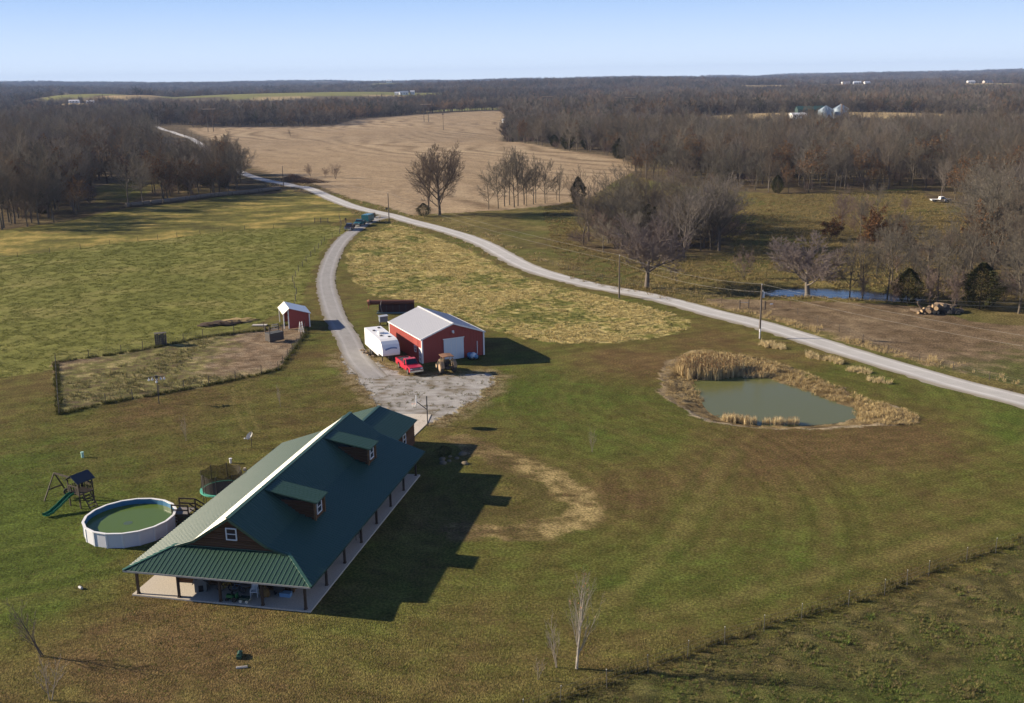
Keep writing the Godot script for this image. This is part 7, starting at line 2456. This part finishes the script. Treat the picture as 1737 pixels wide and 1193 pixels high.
func build_lines_and_fences() -> void:
	var poles := [[37.3, -150.6, 8.2, true, "utility pole with grey transformer and meter beside the road near the pond"], [19.4, -181.6, 7.6, false, "utility pole on the near verge left of the big roadside oak"], [-34.3, -292.7, 8.0, false, "utility pole at the driveway's junction with the road"], [-87.0, -400.9, 8.4, false, "utility pole beside the road at the end of the bale row"], [-183, -610, 8.5, false, "utility pole far along the road by the stubble field"], [78.0, -99.0, 8.5, false, "utility pole by the road beyond the picture's right edge"]]
	for p in poles: utility_pole(p[4], p[0], p[1], p[2], p[3])
	var order := [5, 0, 1, 2, 3, 4]
	for i in order.size() - 1:
		var a: Array = poles[order[i]]
		var b: Array = poles[order[i + 1]]
		var mb := MB.new()
		wire(mb, ground(a[0], a[1]) + Vector3(0, a[2] + 0.2, 0), ground(b[0], b[1]) + Vector3(0, b[2] + 0.2, 0), 1.0, 0.012)
		wire(mb, ground(a[0], a[1]) + Vector3(0.1, a[2] - 1.0, 0), ground(b[0], b[1]) + Vector3(0.1, b[2] - 1.0, 0), 1.1, 0.012)
		var names := ["from the transformer pole past the right edge of the picture", "between the transformer pole and the pole by the oak", "between the pole by the oak and the driveway junction", "between the driveway junction and the bale row", "running on from the bale row along the stubble field"]
		tag(part("power_line", mb, mat("wire_grey", 0.30, 0.29, 0.28, 0.5, 0.3)), "pair of thin overhead wires " + names[i], "power line")
	var mb2 := MB.new()
	for q in [[44.0, -136.0, 0.0], [47.0, -140.0, 0.3]]:
		wire(mb2, Vector3(37.3, 7.6 - q[2], -150.6), Vector3(96.0, 6.5, -141.0 + q[2] * 14.0), 0.8, 0.012)
	tag(part("power_line", mb2, mat("wire_grey")), "pale wires crossing above the bare brown field at right", "power line")
	var steel := mat("fence_steel", 0.09, 0.085, 0.075, 0.7)
	var wood := grained("post_wood", 0.13, 0.105, 0.085, 0.9, wood_tex, 1.0)
	fence("wire_fence", "thin wire fence on steel posts with pale tips along the rough pasture at lower right", [52, -84, 42.5, -79.1, 36.4, -76.1, 32.5, -73.9, 28.0, -71.0, 24.7, -69.3, 20.7, -67.4, 14.5, -64.3, 8.7, -60.8, 5.8, -59.1, 2.7, -57.4, -2, -54.5], 3.3, 1.35, 0.025, [0.3, 0.6, 0.9, 1.2], steel, false, true)
	fence("pen_fence", "wire fence with dark posts around the animal pen", [-34.4, -167.5, -32.6, -158.2, -32.5, -151.1, -32.3, -140.3, -32.3, -137.2, -34.2, -135.3, -39.9, -130.2, -45.2, -126.3, -50.6, -122.6, -54.7, -118.6, -65.3, -142.6, -57.5, -147.0, -52.7, -151.3, -48.3, -156.9, -39.8, -161.5], 4.2, 1.3, 0.05, [0.3, 0.6, 0.9, 1.2], wood, true)
	fence("pasture_fence", "post and wire fence following the driveway along the left pasture", [-33.4, -165.5, -38.0, -177.0, -40.3, -190.4, -43.6, -203.1, -45.0, -216.1, -45.5, -227.4, -45.8, -240.1, -46.4, -256.5, -44.8, -270.0, -47.0, -287.0, -50.1, -303.0], 6.5, 1.3, 0.06, [0.4, 0.8, 1.15], wood)
	fence("pasture_fence", "long thin wire fence crossing the left pasture below the row of bales", [-50.1, -287.1, -72.5, -281.4, -87.4, -269.7, -95.0, -262.2, -115.7, -240.4, -140, -220], 7.0, 1.2, 0.05, [0.4, 0.8, 1.1], wood)
	fence("roadside_fence", "old roadside fence along the far verge of the gravel road", [80, -103, 70.5, -112.0, 61.0, -126.5, 53.2, -141.0, 47.3, -166.3], 6.0, 1.2, 0.045, [0.4, 0.8, 1.1], wood)
	fence("roadside_fence", "old fence running left of the tubular gate towards the roadside oak", [40.5, -172.1, 36.9, -176.9, 28.0, -188.0, 18.0, -200.0, 6.0, -222.0], 6.0, 1.2, 0.045, [0.4, 0.8, 1.1], wood)
	# tubular gate and brace
	var o := thing("field_gate", "rusty tubular farm gate into the bare brown field behind the transformer pole", "gate", ground(43.0, -170.4), facing(0.0, -1.0) + atan2(0.9, 4.5))
	var rusty := mat("gate_rust", 0.16, 0.085, 0.06, 0.7, 0.3)
	for h in [0.3, 0.55, 0.8, 1.05, 1.3]:
		var mb := MB.new()
		mb.cyl(Vector3(0, h, 0), Vector3(4.5, h, 0), 0.025, 6)
		part("bar", mb, rusty, o)
	for x in [0.0, 1.5, 3.0, 4.5]:
		var mb := MB.new()
		mb.cyl(Vector3(x, 0.2, 0), Vector3(x, 1.35, 0), 0.03, 6)
		part("upright", mb, rusty, o)
	var gp := MB.new()
	gp.cyl(Vector3(-0.15, -0.3, 0), Vector3(-0.15, 1.6, 0), 0.1, 8)
	part("gate_post", gp, wood, o)
	gp = MB.new()
	gp.box(Vector3(1.0, 1.0, 0.06), Vector3(0.5, 0.22, 0.03))
	part("notice", gp, mat("white_trim"), o)
	o = thing("fence_brace", "braced wooden fence end with a pale rail left of the tubular gate", "fence", ground(40.5, -172.1), 0.3)
	for x in [0.0, -1.7]:
		gp = MB.new()
		gp.cyl(Vector3(x, -0.2, 0), Vector3(x, 1.5, 0), 0.1, 8)
		part("post", gp, wood, o)
	gp = MB.new()
	gp.beam(Vector3(0, 0.95, 0), Vector3(-1.7, 1.15, 0), 0.1, 0.1)
	part("rail", gp, mat("pale_board", 0.45, 0.42, 0.38, 0.8), o)
	o = thing("pasture_gate", "dark wooden gate with brace posts at the pasture corner behind the parked trucks", "gate", ground(-51.5, -292.0), -0.2)
	for x in [-4.0, -2.2, 0.0]:
		gp = MB.new()
		gp.cyl(Vector3(x, -0.2, 0), Vector3(x, 1.5, 0), 0.11, 8)
		part("post", gp, wood, o)
	for h in [0.5, 0.85, 1.2]:
		gp = MB.new()
		gp.beam(Vector3(-4.0, h, 0), Vector3(0.0, h, 0), 0.05, 0.12)
		part("rail", gp, wood, o)
	gp = MB.new()
	gp.cyl(Vector3(0, -0.2, 0), Vector3(0, 1.4, 0), 0.16, 8)
	gp.box(Vector3(0, 1.15, 0), Vector3(0.5, 0.45, 0.3))
	simple("feed_post", "thick dark post with a box on top beside the parked trucks", "post", gp, wood, ground(-46.4, -291.5))
	o = thing("mailbox", "black mailbox on a post by the road at the driveway junction", "mailbox", ground(-37.6, -315.5), 0.4)
	gp = MB.new()
	gp.box(Vector3(0, 0.5, 0), Vector3(0.12, 1.1, 0.12))
	part("post", gp, wood, o)
	gp = MB.new()
	gp.extrude(PackedVector2Array([Vector2(-0.3, 1.05), Vector2(0.3, 1.05), Vector2(0.3, 1.35), Vector2(0.15, 1.45), Vector2(-0.15, 1.45), Vector2(-0.3, 1.35)]), -0.3, 0.3)
	part("box", gp, mat("tyre_black", 0.018, 0.018, 0.019, 0.8), o)
	# bales
	o = thing("hay_bale", "weathered round hay bale in the long row at the pasture's far edge", "hay bale", Vector3.ZERO, 0.0, "weathered round bales in the long row")
	var m := grained("old_bale", 0.22, 0.19, 0.155, 1.0, fine_tex, 0.5, 0.0, 5.0)
	gp = MB.new()
	gp.tube(PackedVector3Array([Vector3(0, 0.72, -0.7), Vector3(0, 0.72, -0.62), Vector3(0, 0.72, 0.62), Vector3(0, 0.72, 0.7)]), PackedFloat32Array([0.66, 0.75, 0.75, 0.66]), 18, true)
	part("roll", gp, m, o)
	gp = MB.new()
	for k in 4: gp.tube(PackedVector3Array([Vector3(0, 0.72, -0.5 + k * 0.33), Vector3(0, 0.72, -0.47 + k * 0.33)]), PackedFloat32Array([0.765, 0.765]), 18, true)
	part("twine", gp, mat("twine_dark", 0.06, 0.05, 0.045, 0.9), o)
	var a := Vector2(-125.2, -340.0)
	var b := Vector2(-87.1, -391.9)
	var cnt := 43
	var r := RandomNumberGenerator.new()
	r.seed = 44
	for k in cnt:
		var q := a.lerp(b, float(k) / (cnt - 1)) + Vector2(r.randf_range(-0.15, 0.15), r.randf_range(-0.15, 0.15))
		var at := ground(q.x, q.y)
		var yaw := facing(b.x - a.x, b.y - a.y) + r.randf_range(-0.08, 0.08)
		if k == 0:
			o.position = at
			o.rotation.y = yaw
		else: copy(o, at, yaw)
	gp = MB.new()
	gp.tube(PackedVector3Array([Vector3(-0.65, 0.75, 0), Vector3(-0.6, 0.75, 0), Vector3(0.6, 0.75, 0), Vector3(0.65, 0.75, 0)]), PackedFloat32Array([0.7, 0.78, 0.78, 0.7]), 18, true)
	simple("hay_bale", "single brown round bale on the grass at the driveway junction", "hay bale", gp, grained("brown_bale", 0.25, 0.17, 0.10, 1.0, fine_tex, 0.5, 0.0, 5.0), ground(-40.0, -302.0), 0.3)
	# transmission line frames
	for e in [[-262.5, -930.0, 20.5, 0.35, "wooden H-shaped pylon at the left end of the stubble field"], [-84.0, -1081.0, 18.5, 0.2, "wooden H-shaped pylon at the far edge of the stubble field"], [40.5, -1086.0, 24.0, 0.25, "H-shaped pylon rising from the woods, the left one of two right of the field"], [125.0, -1086.0, 21.5, 0.25, "H-shaped pylon rising from the woods, the right one of two right of the field"]]:
		var p := thing("pylon", e[4], "pylon", ground(e[0], e[1]), e[3])
		for x in [-2.3, 2.3]:
			gp = MB.new()
			gp.cyl(Vector3(x, -0.3, 0), Vector3(x, e[2], 0), 0.3, 8, 0.2)
			part("leg", gp, wood, p)
		gp = MB.new()
		gp.box(Vector3(0, e[2] - 1.0, 0), Vector3(11.0, 0.5, 0.4))
		part("crossarm", gp, mat("crossarm_pale", 0.50, 0.38, 0.28, 0.8), p)
	gp = MB.new()
	gp.cyl(Vector3(0, -0.3, 0), Vector3(0, 14.0, 0), 0.2, 8, 0.14)
	gp.box(Vector3(0, 13.7, 0), Vector3(1.2, 0.9, 0.3))
	simple("utility_pole", "lone utility pole standing in the far part of the stubble field", "utility pole", gp, wood, ground(-57.7, -934.0))

# ---------------------------------------------------------------- far buildings
func far_house(called: String, label: String, category: String, x: float, z: float, w: float, d: float, h: float, rise: float, wall: Color, roof: Color, yaw: float) -> void:
	var o := thing(called, label, category, ground(x, z), yaw)
	var mb := MB.new()
	mb.face([P(-w / 2, -d / 2, -1), P(w / 2, -d / 2, -1), P(w / 2, -d / 2, h), P(-w / 2, -d / 2, h)])
	mb.face([P(w / 2, d / 2, -1), P(-w / 2, d / 2, -1), P(-w / 2, d / 2, h), P(w / 2, d / 2, h)])
	mb.face([P(w / 2, -d / 2, -1), P(w / 2, d / 2, -1), P(w / 2, d / 2, h), P(w / 2, 0, h + rise), P(w / 2, -d / 2, h)])
	mb.face([P(-w / 2, d / 2, -1), P(-w / 2, -d / 2, -1), P(-w / 2, -d / 2, h), P(-w / 2, 0, h + rise), P(-w / 2, d / 2, h)])
	part("wall", mb, mat("wall_%s" % wall.to_html(), wall.r, wall.g, wall.b, 0.7), o)
	mb = MB.new()
	var e := 0.4
	sheet(mb, [P(-w / 2 - e, -d / 2 - e, h - 0.1), P(w / 2 + e, -d / 2 - e, h - 0.1), P(w / 2 + e, 0, h + rise + 0.1), P(-w / 2 - e, 0, h + rise + 0.1)], 0.15)
	sheet(mb, [P(-w / 2 - e, d / 2 + e, h - 0.1), P(w / 2 + e, d / 2 + e, h - 0.1), P(w / 2 + e, 0, h + rise + 0.1), P(-w / 2 - e, 0, h + rise + 0.1)], 0.15)
	part("roof", mb, mat("roof_%s" % roof.to_html(), roof.r, roof.g, roof.b, 0.6), o)
	for k in 3:
		mb = MB.new()
		mb.box(P(-w * 0.3 + k * w * 0.3, -d / 2 - 0.02, h * 0.55), Vector3(w * 0.1, h * 0.4, 0.06))
		part("window", mb, mat("dark_glass", 0.02, 0.025, 0.035, 0.08), o)

func build_far_buildings() -> void:
	var steel := mat("bin_steel", 0.27, 0.34, 0.42, 0.42, 0.35)
	var ribs := ["left-hand of the two big silver grain bins on the far knoll", "right-hand of the two big silver grain bins, behind the tall leg tower"]
	for k in 2:
		var c: Vector3 = [ground(300.4, -1000), ground(317.0, -1008)][k]
		var o := thing("grain_bin", ribs[k], "grain bin", c)
		var mb := MB.new()
		var pth := PackedVector3Array()
		var rad := PackedFloat32Array()
		for i in 19:
			pth.append(Vector3(0, i * 0.5, 0))
			rad.append(7.2 + (0.06 if i % 2 else 0.0))
		mb.tube(pth, rad, 32)
		part("shell", mb, steel, o)
		mb = MB.new()
		mb.tube(PackedVector3Array([Vector3(0, 9.0, 0), Vector3(0, 12.6, 0), Vector3(0, 13.2, 0)]), PackedFloat32Array([7.4, 0.8, 0.7]), 32, true)
		part("cone_roof", mb, steel, o)
		for q in 8:
			var a := TAU * q / 8
			mb = MB.new()
			mb.beam(Vector3(cos(a) * 7.2, 9.25, sin(a) * 7.2), Vector3(cos(a) * 0.9, 12.75, sin(a) * 0.9), 0.35, 0.25)
			part("roof_rib", mb, steel, o)
		for h in [3.0, 6.0]:
			mb = MB.new()
			mb.tube(PackedVector3Array([Vector3(0, h, 0), Vector3(0, h + 0.25, 0)]), PackedFloat32Array([7.34, 7.34]), 32)
			part("ring", mb, steel, o)
	var o := thing("leg_tower", "tall slender grain elevator tower in front of the right grain bin", "tower", ground(313.4, -994))
	var mb := MB.new()
	for x in [-0.5, 0.5]:
		for z in [-0.5, 0.5]: mb.box(Vector3(x, 7.0, z), Vector3(0.25, 14.0, 0.25))
	for k in 10: mb.box(Vector3(0, 1.0 + k * 1.4, 0.5), Vector3(1.0, 0.15, 0.15))
	part("frame", mb, mat("tower_rust", 0.33, 0.24, 0.17, 0.8), o)
	mb = MB.new()
	mb.box(Vector3(0, 14.6, 0), Vector3(1.5, 1.4, 1.2))
	part("head", mb, mat("tower_rust"), o)
	mb = MB.new()
	mb.beam(Vector3(0, 14.0, 0), Vector3(-6.0, 11.0, -5.0), 0.4, 0.4)
	part("spout", mb, steel, o)
	var W := Color(0.75, 0.75, 0.75)
	far_house("farm_shed", "big dark green farm shed left of the grain bins", "shed", 291.5, -1022, 26, 12, 7.0, 3.0, Color(0.02, 0.045, 0.04), Color(0.02, 0.06, 0.05), 0.0)
	far_house("farm_shed", "low green-roofed shed with a cream end in front of the big green one", "shed", 287.0, -988, 17, 8, 3.6, 2.0, Color(0.30, 0.27, 0.20), Color(0.03, 0.075, 0.05), 0.2)
	far_house("farm_shed", "white open-fronted shed at the left of the grain bin farm", "shed", 276.3, -1010, 15, 9, 4.2, 1.2, W, Color(0.62, 0.63, 0.66), 0.25)
	mb = MB.new()
	mb.cyl(Vector3(-2, 1.5, 0), Vector3(2, 1.5, 0), 1.3, 16)
	simple("fuel_tank", "small white tank at the right grain bin's foot", "tank", mb, mat("white_trim", 0.78, 0.78, 0.78, 0.5), ground(320.5, -994))
	mb = MB.new()
	mb.blob(Vector3(0, 1.6, 0), Vector3(3.6, 2.2, 3.0), nz("heap", 0.02, 3, 81), 0.5, 12, 8)
	simple("hedge", "dark round bush right of the grain bins", "bush", mb, mat("hedge_dark", 0.03, 0.035, 0.022, 0.95), ground(327.5, -1000))
	var list := [
		[-232, -2235, 12, 8, 4, 2.5, W, Color(0.55, 0.56, 0.6), 0.1, "white farm shed on the green hill, leftmost of three"], [-218, -2228, 18, 9, 5, 3, W, Color(0.30, 0.33, 0.38), 0.2, "long white farmhouse on the green hill, middle of three"], [-201, -2238, 9, 9, 6, 3, W, Color(0.4, 0.4, 0.42), 0.0, "tall white farm building on the green hill, rightmost of three"],
		[935, -2945, 22, 10, 5, 3, W, Color(0.25, 0.22, 0.22), 0.1, "white house on the far tan clearing above the grain bins, left one"], [968, -2950, 20, 10, 5, 3, Color(0.5, 0.55, 0.65), Color(0.55, 0.6, 0.68), 0.0, "blue grey house in the far tan clearing above the grain bins, middle one"], [992, -2940, 16, 10, 5, 3, W, Color(0.5, 0.52, 0.58), 0.2, "white house in the far tan clearing above the grain bins, right one"],
		[1262, -2900, 20, 10, 5, 3, W, Color(0.6, 0.6, 0.62), 0.1, "white house with pale roof in the far right clearing"], [1305, -2895, 22, 12, 5, 3, Color(0.5, 0.44, 0.4), Color(0.08, 0.08, 0.1), 0.1, "brown house with dark roof in the far right clearing"], [1325, -2930, 18, 10, 5, 3, W, Color(0.3, 0.14, 0.1), 0.1, "white house with reddish roof in the far right clearing"],
		[640, -4800, 36, 16, 8, 4, W, Color(0.7, 0.7, 0.72), 0.1, "white barn on the skyline right of centre, left of a pair"], [695, -4800, 30, 14, 7, 4, W, Color(0.7, 0.7, 0.72), 0.0, "white barn on the skyline right of centre, right of a pair"], [-534, -4800, 24, 12, 9, 4, W, Color(0.7, 0.72, 0.75), 0.0, "white barn on the skyline left of centre"],
		[-735, -1800, 16, 8, 3.5, 1.5, W, Color(0.6, 0.6, 0.64), 0.1, "low white building among the left woods, left one"], [-705, -1795, 13, 8, 3.5, 1.5, W, Color(0.6, 0.6, 0.64), 0.0, "low white building among the left woods, right one"],
		[-1.5, -1055, 9, 5, 2.6, 1.2, Color(0.42, 0.42, 0.44), Color(0.5, 0.5, 0.52), 0.3, "small grey shed at the field's far right corner"], [1130, -3300, 14, 9, 6, 3, W, Color(0.5, 0.5, 0.55), 0.0, "lone white house on the far right plain"],
	]
	for e in list:
		far_house("far_house" if e[2] > 15 else "far_shed", e[9], "house" if e[2] > 15 else "shed", e[0], e[1], e[2], e[3], e[4], e[5], e[6], e[7], e[8])

# ---------------------------------------------------------------- scene
func clear_sky(sun_at: Vector3) -> Texture2D:   # cloudless winter sky: pale horizon, deep blue overhead, brighter round the sun
	var stops := [[-90.0, 0.16, 0.14, 0.10], [-0.5, 0.20, 0.19, 0.17], [0.0, 0.43, 0.49, 0.56], [2.0, 0.33, 0.41, 0.53], [4.6, 0.20, 0.305, 0.49], [10.0, 0.108, 0.187, 0.355], [20.0, 0.047, 0.095, 0.215], [40.0, 0.021, 0.05, 0.137], [90.0, 0.013, 0.034, 0.10]]
	var w := 1024
	var h := 1024
	var im := Image.create(w, h, false, Image.FORMAT_RGBF)
	for j in h:
		var e := 90.0 - (j + 0.5) * 180.0 / h
		var c := Color.BLACK
		for k in stops.size() - 1:
			if e >= stops[k][0] and e <= stops[k + 1][0]:
				var t: float = (e - stops[k][0]) / (stops[k + 1][0] - stops[k][0])
				c = Color(lerpf(stops[k][1], stops[k + 1][1], t), lerpf(stops[k][2], stops[k + 1][2], t), lerpf(stops[k][3], stops[k + 1][3], t))
		if e < -1.0:
			im.fill_rect(Rect2i(0, j, w, 1), c)
			continue
		var y := sin(deg_to_rad(e))
		var r := cos(deg_to_rad(e))
		for i in range(0, w, 8):
			var a := TAU * (i + 4.0) / w
			var d := Vector3(-sin(a) * r, y, cos(a) * r)      # the panorama's middle faces -z
			var g := exp(-pow(rad_to_deg(acos(clampf(d.dot(sun_at), -1.0, 1.0))) / 22.0, 2.0))
			im.fill_rect(Rect2i(i, j, 8, 1), c + Color(0.42, 0.37, 0.30) * g)
	return ImageTexture.create_from_image(im)

func _ready() -> void:
	var cam := Camera3D.new()
	cam.name = "camera"
	cam.fov = 37.644
	cam.near = 0.5
	cam.far = 16000.0
	var pitch := deg_to_rad(14.651)
	cam_basis = Basis(Vector3.RIGHT, -pitch) * Basis(Vector3.BACK, deg_to_rad(-0.9))
	cam.transform = Transform3D(cam_basis, cam_at)
	add_child(cam)
	cam.current = true
	var env := Environment.new()
	env.background_mode = Environment.BG_SKY
	var az := deg_to_rad(9.5)
	var el := deg_to_rad(21.5)
	var toward := Vector3(cos(az) * cos(el), -sin(el), sin(az) * cos(el))
	var sm := PanoramaSkyMaterial.new()
	sm.panorama = clear_sky(-toward)
	var sky := Sky.new()
	sky.sky_material = sm
	env.sky = sky
	env.tonemap_mode = Environment.TONE_MAPPER_LINEAR
	env.tonemap_exposure = 2.05
	env.fog_enabled = true
	env.fog_density = 0.00006
	env.fog_light_color = lin(0.42, 0.60, 1.0)
	env.sdfgi_enabled = true
	env.ssao_enabled = true
	env.ssil_enabled = true
	var we := WorldEnvironment.new()
	we.name = "world_environment"
	we.environment = env
	add_child(we)
	var sun := DirectionalLight3D.new()
	sun.name = "sun"
	sun.light_energy = 1.6
	sun.light_color = Color(1.0, 0.93, 0.82)
	sun.light_angular_distance = 0.5
	sun.shadow_enabled = true
	sun.transform = Transform3D(Basis.looking_at(toward, Vector3.UP), Vector3(-200, 90, -140))
	add_child(sun)

	var t0 := Time.get_ticks_msec()
	make_textures()
	make_polygons()
	make_regions()
	build_ground()
	print("ground ", Time.get_ticks_msec() - t0)
	ribbon("gravel_road", "pale straight gravel road running from lower right to the far left", "road", 2.55, 0.05, Color(0.38, 0.35, 0.30), Color(0.56, 0.555, 0.55), Color(0.69, 0.685, 0.69))
	ribbon("gravel_driveway", "curved grey gravel driveway from the road to the yard", "drive", 1.95, 0.03, Color(0.30, 0.275, 0.24), Color(0.37, 0.365, 0.365), Color(0.43, 0.425, 0.43), 1.6)
	water("pond_water", "murky green water of the near pond", "pond", -0.6, 0.112, 0.120, 0.046, 0.5)
	water("far_pond_water", "blue reflecting water of the far pond behind the wide oak", "creek", -0.6, 0.03, 0.045, 0.06, 0.5)
	build_house()
	build_barn()
	build_small_buildings()
	build_far_buildings()
	print("buildings ", Time.get_ticks_msec() - t0)
	build_woods()
	build_single_trees()
	print("trees ", Time.get_ticks_msec() - t0)
	build_pool()
	build_trampoline()
	build_playset()
	build_vehicles()
	build_lines_and_fences()
	build_yard_things()
	build_grass()
	print("all ", Time.get_ticks_msec() - t0)
